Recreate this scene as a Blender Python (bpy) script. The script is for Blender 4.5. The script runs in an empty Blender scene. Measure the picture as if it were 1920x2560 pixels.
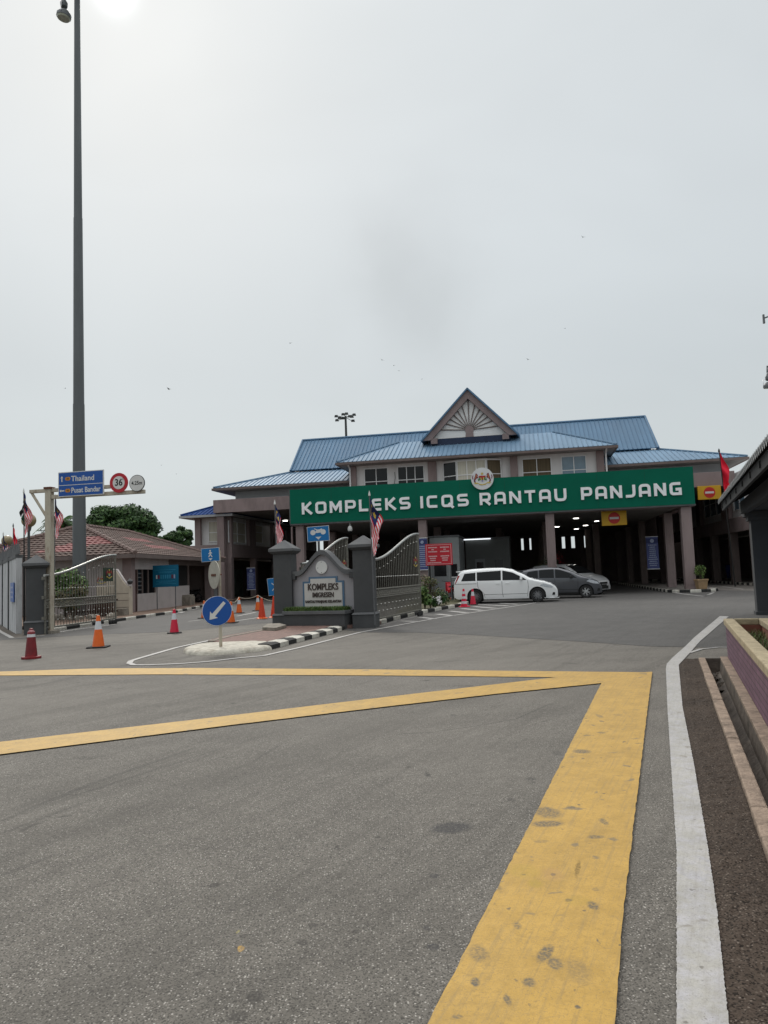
import bpy, bmesh, math, random
from mathutils import Vector, Matrix, noise
random.seed(7)
S = bpy.context.scene
COL = S.collection

# ------------------------------------------------------------------ camera
FPX = 1900.0; PIT = math.radians(4.65); ROLL = math.radians(2.1); EYE = 1.5
_F = Vector((0, math.cos(PIT), math.sin(PIT))); _U0 = Vector((0, -math.sin(PIT), math.cos(PIT))); _R0 = Vector((1, 0, 0))
_R = _R0*math.cos(ROLL) - _U0*math.sin(ROLL); _U = _U0*math.cos(ROLL) + _R0*math.sin(ROLL)
cam = bpy.data.cameras.new("camera"); camo = bpy.data.objects.new("camera", cam); COL.objects.link(camo)
cam.sensor_fit = 'VERTICAL'; cam.sensor_height = 24.0; cam.lens = FPX/2560.0*24.0
cam.clip_start = 0.05; cam.clip_end = 3000
camo.matrix_world = Matrix(((_R.x, _U.x, -_F.x, 0), (_R.y, _U.y, -_F.y, 0), (_R.z, _U.z, -_F.z, EYE), (0, 0, 0, 1)))
S.camera = camo
CAM = Vector((0, 0, EYE))
def ray(x, y): return _F + _R*((x-960)/FPX) - _U*((y-1280)/FPX)
def G(x, y, z=0.0):                      # point of the photograph's pixel on a level plane
    d = ray(x, y); return CAM + d*((z-EYE)/d.z)
def D(x, y, Y):                          # same at a given distance
    d = ray(x, y); return CAM + d*(Y/d.y)
FA = math.radians(-10.36)
FO = Vector((-5.31, 43.2, 0)); FU_ = Vector((math.cos(FA), math.sin(FA), 0)); FW_ = Vector((-FU_.y, FU_.x, 0))
def FW(x, y, w):                         # facade plane at depth w -> (u, z)
    d = ray(x, y); t = (w-(CAM-FO).dot(FW_))/d.dot(FW_); p = CAM+d*t
    return (p-FO).dot(FU_), p.z
def FSU(x, y, u):                        # plane u = const -> (w, z)
    d = ray(x, y); t = (u-(CAM-FO).dot(FU_))/d.dot(FU_); p = CAM+d*t
    return (p-FO).dot(FW_), p.z
def F2W(u, w, z=0): return FO + FU_*u + FW_*w + Vector((0, 0, z))

# ------------------------------------------------------------------ world, sun, exposure
SUN = ray(285, -25).normalized()
sun_el = math.asin(SUN.z); sun_az = math.atan2(SUN.x, SUN.y)
world = bpy.data.worlds.new("World"); S.world = world; world.use_nodes = True
nt = world.node_tree; nt.nodes.clear(); N = nt.nodes.new; K = nt.links.new
out = N('ShaderNodeOutputWorld'); bg = N('ShaderNodeBackground'); bg.inputs['Strength'].default_value = 0.10
K(bg.outputs[0], out.inputs[0])
sky = N('ShaderNodeTexSky'); sky.sky_type = 'NISHITA'; sky.sun_disc = False
sky.sun_elevation = sun_el; sky.sun_rotation = sun_az; sky.dust_density = 5.0; sky.air_density = 1.0
tc = N('ShaderNodeTexCoord'); nrm = N('ShaderNodeVectorMath'); nrm.operation = 'NORMALIZE'; K(tc.outputs['Generated'], nrm.inputs[0])
sep = N('ShaderNodeSeparateXYZ'); K(nrm.outputs[0], sep.inputs[0])
ramp = N('ShaderNodeValToRGB'); K(sep.outputs['Z'], ramp.inputs[0])
def setramp(r, pts, interp='LINEAR'):
    r.color_ramp.interpolation = interp
    e = r.color_ramp.elements
    while len(e) > 1: e.remove(e[-1])
    e[0].position = pts[0][0]; e[0].color = (*pts[0][1], 1)
    for p, c in pts[1:]:
        q = e.new(p); q.color = (*c, 1)
setramp(ramp, [(0.0, (.61, .665, .672)), (.25, (.60, .65, .675)), (.45, (.645, .69, .715)), (.62, (.66, .70, .72)), (.80, (.86, .87, .88)), (1.0, (1., 1., 1.))])
def math_(op, a, b=None, clamp=False):
    n = N('ShaderNodeMath'); n.operation = op; n.use_clamp = clamp
    for i, v in enumerate((a, b)):
        if v is None: continue
        if isinstance(v, (int, float)): n.inputs[i].default_value = v
        else: K(v, n.inputs[i])
    return n.outputs[0]
zen = math_('MULTIPLY', math_('SUBTRACT', sep.outputs['Z'], .70, True), 5.0)      # an overcast sky is brightest overhead
dt = N('ShaderNodeVectorMath'); dt.operation = 'DOT_PRODUCT'; K(nrm.outputs[0], dt.inputs[0]); dt.inputs[1].default_value = SUN
dmx = math_('MAXIMUM', dt.outputs['Value'], 0.0)
gl = math_('ADD', math_('MULTIPLY', math_('POWER', dmx, 5.0), .07), math_('MULTIPLY', math_('POWER', dmx, 6500.0), .8))
gl = math_('ADD', gl, math_('MULTIPLY', math_('POWER', dmx, 400.0), .03))
mp = N('ShaderNodeMapping'); mp.inputs['Scale'].default_value = (1.3, 1.3, 2.6); mp.inputs['Location'].default_value = (.3, .1, .62); K(nrm.outputs[0], mp.inputs[0])
nz = N('ShaderNodeTexNoise'); nz.inputs['Scale'].default_value = 1.7; nz.inputs['Detail'].default_value = 3.0; nz.inputs['Distortion'].default_value = .5; K(mp.outputs[0], nz.inputs['Vector'])
cl = math_('ADD', math_('MULTIPLY', nz.outputs['Fac'], .20), .905)
# one darker wisp of cloud above the gable
wd = ray(1070, 640).normalized(); wd2 = ray(1010, 745).normalized()
nw = N('ShaderNodeTexNoise'); nw.inputs['Scale'].default_value = 5.0; nw.inputs['Detail'].default_value = 5.0; K(nrm.outputs[0], nw.inputs['Vector'])
wv_ = N('ShaderNodeVectorMath'); wv_.operation = 'MULTIPLY_ADD'; K(nw.outputs['Color'], wv_.inputs[0]); wv_.inputs[1].default_value = (.22, .22, .22); K(nrm.outputs[0], wv_.inputs[2])
wo_ = N('ShaderNodeVectorMath'); wo_.operation = 'SUBTRACT'; K(wv_.outputs[0], wo_.inputs[0]); wo_.inputs[1].default_value = (.11, .11, .11)
wn_ = N('ShaderNodeVectorMath'); wn_.operation = 'NORMALIZE'; K(wo_.outputs[0], wn_.inputs[0])
for q_, ex, am in ((wd, 330.0, .085), (wd2, 420.0, .06)):
    dw = N('ShaderNodeVectorMath'); dw.operation = 'DOT_PRODUCT'; K(wn_.outputs[0], dw.inputs[0]); dw.inputs[1].default_value = q_
    cl = math_('SUBTRACT', cl, math_('MULTIPLY', math_('POWER', math_('MAXIMUM', dw.outputs['Value'], 0.), ex), am))
gain = math_('MULTIPLY', math_('ADD', math_('ADD', gl, 1.0), zen), cl)
gain10 = math_('MULTIPLY', gain, 10.0)
vm = N('ShaderNodeVectorMath'); vm.operation = 'SCALE'; K(ramp.outputs[0], vm.inputs[0]); K(gain10, vm.inputs['Scale'])
mx = N('ShaderNodeMix'); mx.data_type = 'RGBA'; mx.inputs['Factor'].default_value = .97
K(sky.outputs[0], mx.inputs[6]); K(vm.outputs[0], mx.inputs[7]); K(mx.outputs[2], bg.inputs['Color'])
sl = bpy.data.lights.new("sun", 'SUN'); sl.energy = 1.3; sl.angle = math.radians(14); sl.color = (1.0, .95, .87)
so = bpy.data.objects.new("sun", sl); COL.objects.link(so)
so.rotation_euler = (-SUN).to_track_quat('-Z', 'Y').to_euler()
S.view_settings.view_transform = 'Standard'; S.view_settings.look = 'None'; S.view_settings.exposure = 0.0; S.view_settings.gamma = 1.0
S.view_settings.use_curve_mapping = False
S.cycles.max_bounces = 6; S.cycles.diffuse_bounces = 3; S.cycles.glossy_bounces = 2; S.cycles.transmission_bounces = 2; S.cycles.caustics_reflective = False; S.cycles.caustics_refractive = False

# ------------------------------------------------------------------ materials
_m = {}
def M(name, col=(.5, .5, .5), rough=.7, var=.12, scale=4.0, bump=0.0, metal=0.0, spec=.4, stretch=(1, 1, 1), dirt=None, dscale=1.3, damt=.5, emit=0.0, bscale=None, coat=0.0):
    if name in _m: return _m[name]
    m = bpy.data.materials.new(name); m.use_nodes = True; t = m.node_tree; b = t.nodes['Principled BSDF']
    b.inputs['Roughness'].default_value = rough; b.inputs['Metallic'].default_value = metal; b.inputs['Specular IOR Level'].default_value = spec
    b.inputs['Coat Weight'].default_value = coat
    c4 = (*col, 1)
    tcn = t.nodes.new('ShaderNodeTexCoord'); mpn = t.nodes.new('ShaderNodeMapping'); mpn.inputs['Scale'].default_value = stretch
    t.links.new(tcn.outputs['Object'], mpn.inputs[0])
    last = None
    if var > 0:
        n = t.nodes.new('ShaderNodeTexNoise'); n.inputs['Scale'].default_value = scale; n.inputs['Detail'].default_value = 6; n.inputs['Roughness'].default_value = .6
        t.links.new(mpn.outputs[0], n.inputs['Vector'])
        r = t.nodes.new('ShaderNodeValToRGB'); r.color_ramp.elements[0].position = .3; r.color_ramp.elements[1].position = .7
        r.color_ramp.elements[0].color = (*[max(0, x*(1-var)) for x in col], 1); r.color_ramp.elements[1].color = (*[min(1, x*(1+var)) for x in col], 1)
        t.links.new(n.outputs['Fac'], r.inputs[0]); last = r.outputs[0]
    if dirt:
        n2 = t.nodes.new('ShaderNodeTexNoise'); n2.inputs['Scale'].default_value = dscale; n2.inputs['Detail'].default_value = 8; n2.inputs['Roughness'].default_value = .7
        t.links.new(mpn.outputs[0], n2.inputs['Vector'])
        r2 = t.nodes.new('ShaderNodeValToRGB'); r2.color_ramp.elements[0].position = .5; r2.color_ramp.elements[1].position = .72
        r2.color_ramp.elements[0].color = (0, 0, 0, 1); r2.color_ramp.elements[1].color = (damt, damt, damt, 1)
        t.links.new(n2.outputs['Fac'], r2.inputs[0])
        mxn = t.nodes.new('ShaderNodeMix'); mxn.data_type = 'RGBA'; t.links.new(r2.outputs[0], mxn.inputs['Factor'])
        if last: t.links.new(last, mxn.inputs[6])
        else: mxn.inputs[6].default_value = c4
        mxn.inputs[7].default_value = (*dirt, 1); last = mxn.outputs[2]
    if last: t.links.new(last, b.inputs['Base Color'])
    else: b.inputs['Base Color'].default_value = c4
    if bump > 0:
        nb = t.nodes.new('ShaderNodeTexNoise'); nb.inputs['Scale'].default_value = bscale or scale*4; nb.inputs['Detail'].default_value = 5
        t.links.new(tcn.outputs['Object'], nb.inputs['Vector'])
        bp = t.nodes.new('ShaderNodeBump'); bp.inputs['Strength'].default_value = bump; bp.inputs['Distance'].default_value = .02
        t.links.new(nb.outputs['Fac'], bp.inputs['Height']); t.links.new(bp.outputs[0], b.inputs['Normal'])
    if emit > 0:
        b.inputs['Emission Color'].default_value = c4; b.inputs['Emission Strength'].default_value = emit
    _m[name] = m; return m

def asphalt(name, dark, light, stone, k=1.0, spec=.35, rough=.8, stains=True, tracks=0.0, crack=False, spots=()):
    m = bpy.data.materials.new(name); m.use_nodes = True; t = m.node_tree; b = t.nodes['Principled BSDF']
    n_ = t.nodes.new; l = t.links.new
    b.inputs['Roughness'].default_value = rough; b.inputs['Specular IOR Level'].default_value = spec
    tcn = n_('ShaderNodeTexCoord'); O = tcn.outputs['Object']
    def noi(sc, det=5, ro=.6, vec=None, dist=0):
        n = n_('ShaderNodeTexNoise'); n.inputs['Scale'].default_value = sc; n.inputs['Detail'].default_value = det; n.inputs['Roughness'].default_value = ro; n.inputs['Distortion'].default_value = dist
        l(vec or O, n.inputs['Vector']); return n.outputs['Fac']
    def rmp(src, p0, p1, c0=(0, 0, 0), c1=(1, 1, 1)):
        r = n_('ShaderNodeValToRGB'); r.color_ramp.elements[0].position = p0; r.color_ramp.elements[1].position = p1
        r.color_ramp.elements[0].color = (*c0, 1); r.color_ramp.elements[1].color = (*c1, 1); l(src, r.inputs[0]); return r.outputs[0]
    def mixc(f, a, c, bt='MIX'):
        x = n_('ShaderNodeMix'); x.data_type = 'RGBA'; x.blend_type = bt
        if isinstance(f, float): x.inputs['Factor'].default_value = f
        else: l(f, x.inputs['Factor'])
        for i, v in ((6, a), (7, c)):
            if isinstance(v, tuple): x.inputs[i].default_value = (*v, 1)
            else: l(v, x.inputs[i])
        return x.outputs[2]
    base = rmp(noi(.35, 6, .6), .3, .7, dark, light)
    fine = rmp(noi(70, 4, .75), .3, .72, tuple(x*.50 for x in dark), tuple(x*1.45 for x in light))
    c = mixc(.55, base, fine)
    c = mixc(.35, c, rmp(noi(1.6, 6, .7), .35, .68, tuple(x*.70 for x in dark), tuple(x*1.15 for x in light)))
    v = n_('ShaderNodeTexVoronoi'); v.inputs['Scale'].default_value = 85*k; l(O, v.inputs['Vector'])
    sel = n_('ShaderNodeSeparateColor'); l(v.outputs['Color'], sel.inputs[0])
    st = rmp(v.outputs['Distance'], .22, .40, (1, 1, 1), (0, 0, 0))
    pick = rmp(sel.outputs[0], .45, .85)
    stn = n_('ShaderNodeMath'); stn.operation = 'MULTIPLY'; l(st, stn.inputs[0]); l(pick, stn.inputs[1])
    stm = n_('ShaderNodeMath'); stm.operation = 'MULTIPLY'; l(stn.outputs[0], stm.inputs[0]); stm.inputs[1].default_value = 1.0
    c = mixc(stm.outputs[0], c, stone)
    # smaller chips between
    v2 = n_('ShaderNodeTexVoronoi'); v2.inputs['Scale'].default_value = 170*k; l(O, v2.inputs['Vector'])
    s2 = n_('ShaderNodeSeparateColor'); l(v2.outputs['Color'], s2.inputs[0])
    dk = rmp(s2.outputs[1], .68, .8)
    dkm = n_('ShaderNodeMath'); dkm.operation = 'MULTIPLY'; l(dk, dkm.inputs[0]); dkm.inputs[1].default_value = .8
    c = mixc(dkm.outputs[0], c, tuple(x*.35 for x in dark))
    if tracks > 0:      # long soft tyre streaks
        for ang, sc, amt in ((56, (16, .55, 1), tracks), (64, (7, .10, 1), tracks*.8), (12, (22, .8, 1), tracks*.7), (50, (5, .06, 1), tracks*.6)):
            mpn = n_('ShaderNodeMapping'); mpn.vector_type = 'TEXTURE'; mpn.inputs['Rotation'].default_value = (0, 0, math.radians(ang)); mpn.inputs['Scale'].default_value = sc; l(O, mpn.inputs[0])
            f = rmp(noi(1.0, 3, .5, mpn.outputs[0], .2), .52, .68)
            fm = n_('ShaderNodeMath'); fm.operation = 'MULTIPLY'; l(f, fm.inputs[0]); fm.inputs[1].default_value = amt
            c = mixc(fm.outputs[0], c, tuple(x*.45 for x in dark))
        f = rmp(noi(.12, 3), .45, .65)
        fm = n_('ShaderNodeMath'); fm.operation = 'MULTIPLY'; l(f, fm.inputs[0]); fm.inputs[1].default_value = .25
        c = mixc(fm.outputs[0], c, tuple(x*1.35 for x in light))
    if stains:          # oil spots and gum
        s = rmp(noi(2.6, 3, .5, None, .8), .69, .735)
        sm = n_('ShaderNodeMath'); sm.operation = 'MULTIPLY'; l(s, sm.inputs[0]); sm.inputs[1].default_value = .6
        c = mixc(sm.outputs[0], c, tuple(x*.35 for x in dark))
        s = rmp(noi(7.0, 2, .5), .74, .77)
        sm = n_('ShaderNodeMath'); sm.operation = 'MULTIPLY'; l(s, sm.inputs[0]); sm.inputs[1].default_value = .7
        c = mixc(sm.outputs[0], c, tuple(x*.3 for x in dark))
    if spots: c = add_spots(t, O, c, spots, .6)
    l(c, b.inputs['Base Color'])
    hb = n_('ShaderNodeMath'); hb.operation = 'ADD'; l(v.outputs['Distance'], hb.inputs[0]); l(noi(60, 4), hb.inputs[1])
    bp = n_('ShaderNodeBump'); bp.inputs['Strength'].default_value = .45; bp.inputs['Distance'].default_value = .006
    l(hb.outputs[0], bp.inputs['Height']); l(bp.outputs[0], b.inputs['Normal'])
    _m[name] = m; return m

A_NEW = asphalt('newer dark asphalt', (.066, .063, .060), (.106, .101, .095), (.2, .2, .2), tracks=.22, stains=False)
A_EDGE = asphalt('broken roadside asphalt', (.024, .018, .0145), (.085, .064, .049), (.17, .14, .115), k=.8, spec=.12)

def add_spots(t, O, c, spots, wob=.35):
    """irregular soft edged marks: (x, y, rx, ry, rotation, amount, colour) in metres on the ground"""
    n_ = t.nodes.new; l = t.links.new
    nz = n_('ShaderNodeTexNoise'); nz.inputs['Scale'].default_value = 22; nz.inputs['Detail'].default_value = 4; l(O, nz.inputs['Vector'])
    ds = n_('ShaderNodeVectorMath'); ds.operation = 'MULTIPLY_ADD'; l(nz.outputs['Color'], ds.inputs[0]); ds.inputs[1].default_value = (.05*wob, .05*wob, 0); l(O, ds.inputs[2])
    mt = n_('ShaderNodeTexNoise'); mt.inputs['Scale'].default_value = 75; mt.inputs['Detail'].default_value = 3; l(O, mt.inputs['Vector'])
    mr = n_('ShaderNodeMapRange'); mr.inputs[1].default_value = .36; mr.inputs[2].default_value = .60; mr.inputs[3].default_value = .35; mr.inputs[4].default_value = 1.0; l(mt.outputs['Fac'], mr.inputs[0])
    for (x, y, rx, ry, rot, amt, col) in spots:
        mp = n_('ShaderNodeMapping'); mp.vector_type = 'TEXTURE'; mp.inputs['Location'].default_value = (x+.025*wob, y+.025*wob, 0); mp.inputs['Rotation'].default_value = (0, 0, rot); mp.inputs['Scale'].default_value = (rx, ry, 1e3); l(ds.outputs[0], mp.inputs[0])
        ln = n_('ShaderNodeVectorMath'); ln.operation = 'LENGTH'; l(mp.outputs[0], ln.inputs[0])
        r = n_('ShaderNodeMapRange'); r.inputs[1].default_value = 1.2; r.inputs[2].default_value = .72; r.inputs[3].default_value = 0; r.inputs[4].default_value = min(.95, amt*1.3); l(ln.outputs['Value'], r.inputs[0])
        m = n_('ShaderNodeMath'); m.operation = 'MULTIPLY'; l(r.outputs[0], m.inputs[0]); l(mr.outputs[0], m.inputs[1])
        q = n_('ShaderNodeMix'); q.data_type = 'RGBA'; l(m.outputs[0], q.inputs['Factor']); l(c, q.inputs[6]); q.inputs[7].default_value = (*col, 1); c = q.outputs[2]
    return c
def px_spot(x, y, rx, ry, amt, col, rot=0.0):
    c = G(x, y); a = G(x-rx, y); b = G(x+rx, y); u = G(x, y-ry); d = G(x, y+ry)
    return (c.x, c.y, (b-a).length/2, (u-d).length/2, rot, amt, col)
def paint(name, col, dirtc, wear=.35, grain=1.0, spots=()):
    m = bpy.data.materials.new(name); m.use_nodes = True; t = m.node_tree; b = t.nodes['Principled BSDF']
    n_ = t.nodes.new; l = t.links.new; b.inputs['Roughness'].default_value = .62
    tcn = n_('ShaderNodeTexCoord'); O = tcn.outputs['Object']
    def noi(sc, det=5, ro=.6, vec=None, dist=0):
        n = n_('ShaderNodeTexNoise'); n.inputs['Scale'].default_value = sc; n.inputs['Detail'].default_value = det; n.inputs['Roughness'].default_value = ro; n.inputs['Distortion'].default_value = dist
        l(vec or O, n.inputs['Vector']); return n.outputs['Fac']
    def lay(c, src, p0, p1, amt, col2):
        r = n_('ShaderNodeValToRGB'); r.color_ramp.elements[0].position = p0; r.color_ramp.elements[1].position = p1
        r.color_ramp.elements[0].color = (0, 0, 0, 1); r.color_ramp.elements[1].color = (amt, amt, amt, 1); l(src, r.inputs[0])
        x = n_('ShaderNodeMix'); x.data_type = 'RGBA'; l(r.outputs[0], x.inputs['Factor']); l(c, x.inputs[6]); x.inputs[7].default_value = (*col2, 1); return x.outputs[2]
    rgb = n_('ShaderNodeRGB'); rgb.outputs[0].default_value = (*col, 1); c = rgb.outputs[0]
    c = lay(c, noi(3.0, 6, .65), .38, .66, .75, tuple(x*.70 for x in col)); c = lay(c, noi(11.0, 6, .75), .42, .70, .55, (col[0]*1.15, col[1]*1.18, col[2]*1.5)); c = lay(c, noi(26, 5, .8, None, 1.0), .5, .66, .45, tuple(x*.62 for x in col))
    c = lay(c, noi(130, 3, .8), .57, .68, .65, (.11, .10, .085)); c = lay(c, noi(2.1, 5, .75, None, .6), .60, .70, .38, (col[0]*.55, col[1]*.58, col[2]*.8))
    c = lay(c, noi(60, 3, .7), .52, .75, wear, tuple(x*.45 for x in col))
    mpn = n_('ShaderNodeMapping'); mpn.vector_type = 'TEXTURE'; mpn.inputs['Rotation'].default_value = (0, 0, math.radians(66)); mpn.inputs['Scale'].default_value = (.8, .035, 1); l(O, mpn.inputs[0])
    c = lay(c, noi(1.5, 6, .7, mpn.outputs[0]), .50, .74, .45, dirtc)
    mp2 = n_('ShaderNodeMapping'); mp2.vector_type = 'TEXTURE'; mp2.inputs['Rotation'].default_value = (0, 0, math.radians(10)); mp2.inputs['Scale'].default_value = (.5, .025, 1); l(O, mp2.inputs[0])
    c = lay(c, noi(1.5, 6, .7, mp2.outputs[0]), .58, .75, .30, dirtc)
    c = lay(c, noi(6.5, 3, .5, None, .4), .655, .70, .72, dirtc)
    c = lay(c, noi(14, 2, .5, None, .2), .70, .74, .75, tuple(x*.6 for x in dirtc))
    vc = n_('ShaderNodeTexVoronoi'); vc.feature = 'DISTANCE_TO_EDGE'; vc.inputs['Scale'].default_value = 1.1; 
    dv = n_('ShaderNodeVectorMath'); dv.operation = 'ADD'; l(O, dv.inputs[0]); nn = n_('ShaderNodeTexNoise'); nn.inputs['Scale'].default_value = 5; l(O, nn.inputs['Vector']); l(nn.outputs['Color'], dv.inputs[1]); l(dv.outputs[0], vc.inputs['Vector'])
    inv = n_('ShaderNodeMath'); inv.operation = 'SUBTRACT'; inv.inputs[0].default_value = 1.0; l(vc.outputs['Distance'], inv.inputs[1])
    c = lay(c, inv.outputs[0], .994, .998, .18, tuple(x*.7 for x in dirtc))
    if spots: c = add_spots(t, O, c, spots)
    l(c, b.inputs['Base Color'])
    bp = n_('ShaderNodeBump'); bp.inputs['Strength'].default_value = .35; bp.inputs['Distance'].default_value = .004
    l(noi(90, 4), bp.inputs['Height']); l(bp.outputs[0], b.inputs['Normal'])
    _m[name] = m; return m
_c3 = lambda X, Y: (1000+X/1.8033, 2000+Y/1.8033)
_DK = (.085, .075, .055)
YS = []
for X, Y, a, b_, am, ro in ((665, 68, 60, 26, .62, .2), (665, 120, 75, 14, .72, 0), (920, 110, 17, 15, .6, 0), (885, 180, 40, 8, .66, 0), (885, 420, 18, 8, .35, 0), (870, 492, 24, 20, .72, 0), (530, 585, 19, 18, .5, 0), (355, 710, 44, 40, .45, 0), (655, 712, 30, 44, .72, -.5), (700, 757, 34, 30, .6, 0), (805, 790, 52, 62, .28, 0), (340, 842, 20, 22, .8, 0), (585, 842, 30, 22, .66, 0), (487, 925, 15, 28, .66, 0), (585, 945, 8, 7, .8, 0), (800, 955, 14, 10, .7, 0), (895, 655, 5, 14, .7, 0), (260, 1000, 26, 10, .5, 0), (640, 200, 34, 7, .35, 0), (440, 410, 22, 14, .35, 0), (770, 45, 18, 8, .5, 0)):
    x, y = _c3(X, Y); YS.append(px_spot(x, y, a/1.8033, b_/1.8033, am, _DK, ro))
for X, Y, a, b_, am in ((855, 490, 38, 9, .85), (940, 408, 20, 4, .6), (878, 420, 18, 3, .6), (930, 335, 12, 8, .5), (940, 358, 10, 4, .6), (1060, 555, 10, 3, .6), (1010, 330, 20, 5, .3), (1100, 455, 18, 2, .5)):
    YS.append(px_spot(960+X/1.728, 1600+Y/1.728, a/1.728, b_/1.728, am, _DK))
for X, Y, a, b_, am in ((560, 335, 70, 34, .45), (610, 392, 34, 20, .7), (690, 350, 50, 30, .25), (800, 470, 60, 22, .35)):
    x, y = _c3(X, Y); YS.append(px_spot(x, y, a/1.8033, b_/1.8033, am, (.36, .235, .025) if Y != 350 else (.36, .20, .09)))
YS.append(px_spot(*_c3(802, 325), 7, 22, .8, (.17, .10, .01), -.3))
AS = []
for X, Y, a, b_, am, ro in ((230, 125, 95, 24, .72, .3), (155, 342, 22, 11, .55, 0), (150, 662, 30, 15, .6, 0), (120, 575, 20, 9, .5, 0)):
    x, y = _c3(X, Y); AS.append(px_spot(x, y, a/1.8033, b_/1.8033, am, (.035, .034, .036), ro))
for X, Y, a, b_, am, ro in ((320, 742, 34, 13, .7, 0), (420, 890, 18, 7, .55, 0), (910, 980, 28, 14, .6, 0), (840, 1078, 40, 22, .6, .8), (1160, 1016, 32, 12, .6, 0), (565, 1405, 52, 36, .65, .6), (460, 1525, 58, 34, .6, .6), (130, 1187, 22, 11, .55, 0), (225, 1267, 24, 11, .5, 0), (500, 1042, 22, 10, .6, 0), (50, 507, 16, 7, .6, 0), (1322, 527, 20, 14, .55, .6), (1590, 90, 16, 8, .6, 0), (728, 523, 14, 5, .55, 0), (872, 832, 15, 6, .5, 0), (990, 103, 22, 4, .4, 0)):
    AS.append(px_spot(400+X/2.37, 1900+Y/2.37, a/2.37, b_/2.37, am, (.038, .034, .030), ro))
for (xa, ya, xb, yb, w_, am) in ((1210, 1812, 1290, 1797, .012, .6), (1290, 1797, 1375, 1760, .012, .6), (960, 1838, 1085, 1830, .012, .5), (1085, 1830, 1210, 1812, .012, .55), (0, 2054, 240, 1955, .035, .40), (240, 1955, 480, 1872, .030, .40), (0, 2085, 200, 2010, .02, .35), (0, 2190, 130, 2140, .03, .35), (150, 2000, 500, 1890, .02, .30), (350, 1935, 620, 1850, .018, .3), (40, 2020, 160, 1975, .05, .3), (1060, 1655, 1200, 1650, .05, .3), (100, 1712, 420, 1640, .12, .28), (420, 1655, 640, 1600, .10, .3), (640, 1900, 700, 1862, .02, .4)):
    p, q = G(xa, ya), G(xb, yb); m_ = (p+q)/2; d_ = q-p; AS.append((m_.x, m_.y, d_.length*.56, w_, math.atan2(d_.y, d_.x), am, (.040, .037, .033)))
AS.append(px_spot(400+480/2.37, 1900+1115/2.37, 8, 8, .95, (.42, .26, .07))); AS.append(px_spot(400+460/2.37, 1900+1020/2.37, 4, 4, .8, (.32, .28, .10)))
for X, Y, a, b_, am in ((185, 580, 12, 9, .6), (635, 600, 24, 8, .5), (550, 690, 18, 9, .5), (300, 325, 14, 4, .5), (570, 463, 10, 3, .5), (750, 490, 26, 12, .35)):
    AS.append(px_spot(960+X/1.728, 1600+Y/1.728, a/1.728, b_/1.728, am, (.040, .037, .034)))
A_OLD = asphalt('worn grey asphalt', (.106, .096, .081), (.166, .152, .131), (.42, .395, .355), tracks=.28, spots=AS)
P_YEL = paint('yellow road paint', (.475, .285, .050), (.15, .12, .075), spots=YS)
P_WHT = paint('white road paint', (.41, .395, .36), (.22, .20, .17), wear=.45)

def bricks(name, c1, c2, mortar, bw=.2, bh=.065, axis='XZ', rot=0):
    m = bpy.data.materials.new(name); m.use_nodes = True; t = m.node_tree; b = t.nodes['Principled BSDF']; b.inputs['Roughness'].default_value = .8
    tcn = t.nodes.new('ShaderNodeTexCoord'); sp = t.nodes.new('ShaderNodeSeparateXYZ'); cb = t.nodes.new('ShaderNodeCombineXYZ')
    t.links.new(tcn.outputs['Object'], sp.inputs[0])
    t.links.new(sp.outputs[axis[0]], cb.inputs['X']); t.links.new(sp.outputs[axis[1]], cb.inputs['Y'])
    br = t.nodes.new('ShaderNodeTexBrick'); t.links.new(cb.outputs[0], br.inputs['Vector'])
    br.inputs['Color1'].default_value = (*c1, 1); br.inputs['Color2'].default_value = (*c2, 1); br.inputs['Mortar'].default_value = (*mortar, 1)
    br.inputs['Scale'].default_value = 1.0; br.inputs['Brick Width'].default_value = bw; br.inputs['Row Height'].default_value = bh; br.inputs['Mortar Size'].default_value = .006
    n = t.nodes.new('ShaderNodeTexNoise'); n.inputs['Scale'].default_value = 9; n.inputs['Detail'].default_value = 6; t.links.new(tcn.outputs['Object'], n.inputs['Vector'])
    x = t.nodes.new('ShaderNodeMix'); x.data_type = 'RGBA'; x.blend_type = 'OVERLAY'; x.inputs['Factor'].default_value = .5
    t.links.new(br.outputs['Color'], x.inputs[6]); t.links.new(n.outputs['Fac'], x.inputs[7]); t.links.new(x.outputs[2], b.inputs['Base Color'])
    bp = t.nodes.new('ShaderNodeBump'); bp.inputs['Strength'].default_value = .5; bp.inputs['Distance'].default_value = .006; bp.invert = True
    t.links.new(br.outputs['Fac'], bp.inputs['Height']); t.links.new(bp.outputs[0], b.inputs['Normal'])
    _m[name] = m; return m

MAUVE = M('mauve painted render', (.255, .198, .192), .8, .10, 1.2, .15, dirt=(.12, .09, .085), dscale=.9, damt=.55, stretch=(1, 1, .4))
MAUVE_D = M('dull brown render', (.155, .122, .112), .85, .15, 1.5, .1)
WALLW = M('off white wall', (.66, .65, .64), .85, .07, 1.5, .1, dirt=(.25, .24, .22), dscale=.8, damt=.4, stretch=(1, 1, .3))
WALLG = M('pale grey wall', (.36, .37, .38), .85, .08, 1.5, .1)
SOFFIT = M('grey soffit board', (.27, .26, .25), .9, .1, 1)
BLUEROOF = M('faded blue metal roofing', (.088, .180, .285), .62, .16, .7, 0, metal=.0, dirt=(.09, .14, .21), dscale=.5, damt=.55, stretch=(1, .3, .3))
BLUESHEEN = M('blue roofing with painted sky sheen', (.135, .232, .335), .60, .14, .7, metal=.0, dirt=(.11, .17, .25), dscale=.5, damt=.4, stretch=(1, .3, .3))  # sky reflection on the low slopes is put into this paler base colour
BLUERIBSHEEN = M('blue roofing rib with painted sheen', (.118, .205, .300), .6, .1, 2)  # rib to match, with the same sky sheen in its colour
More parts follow.
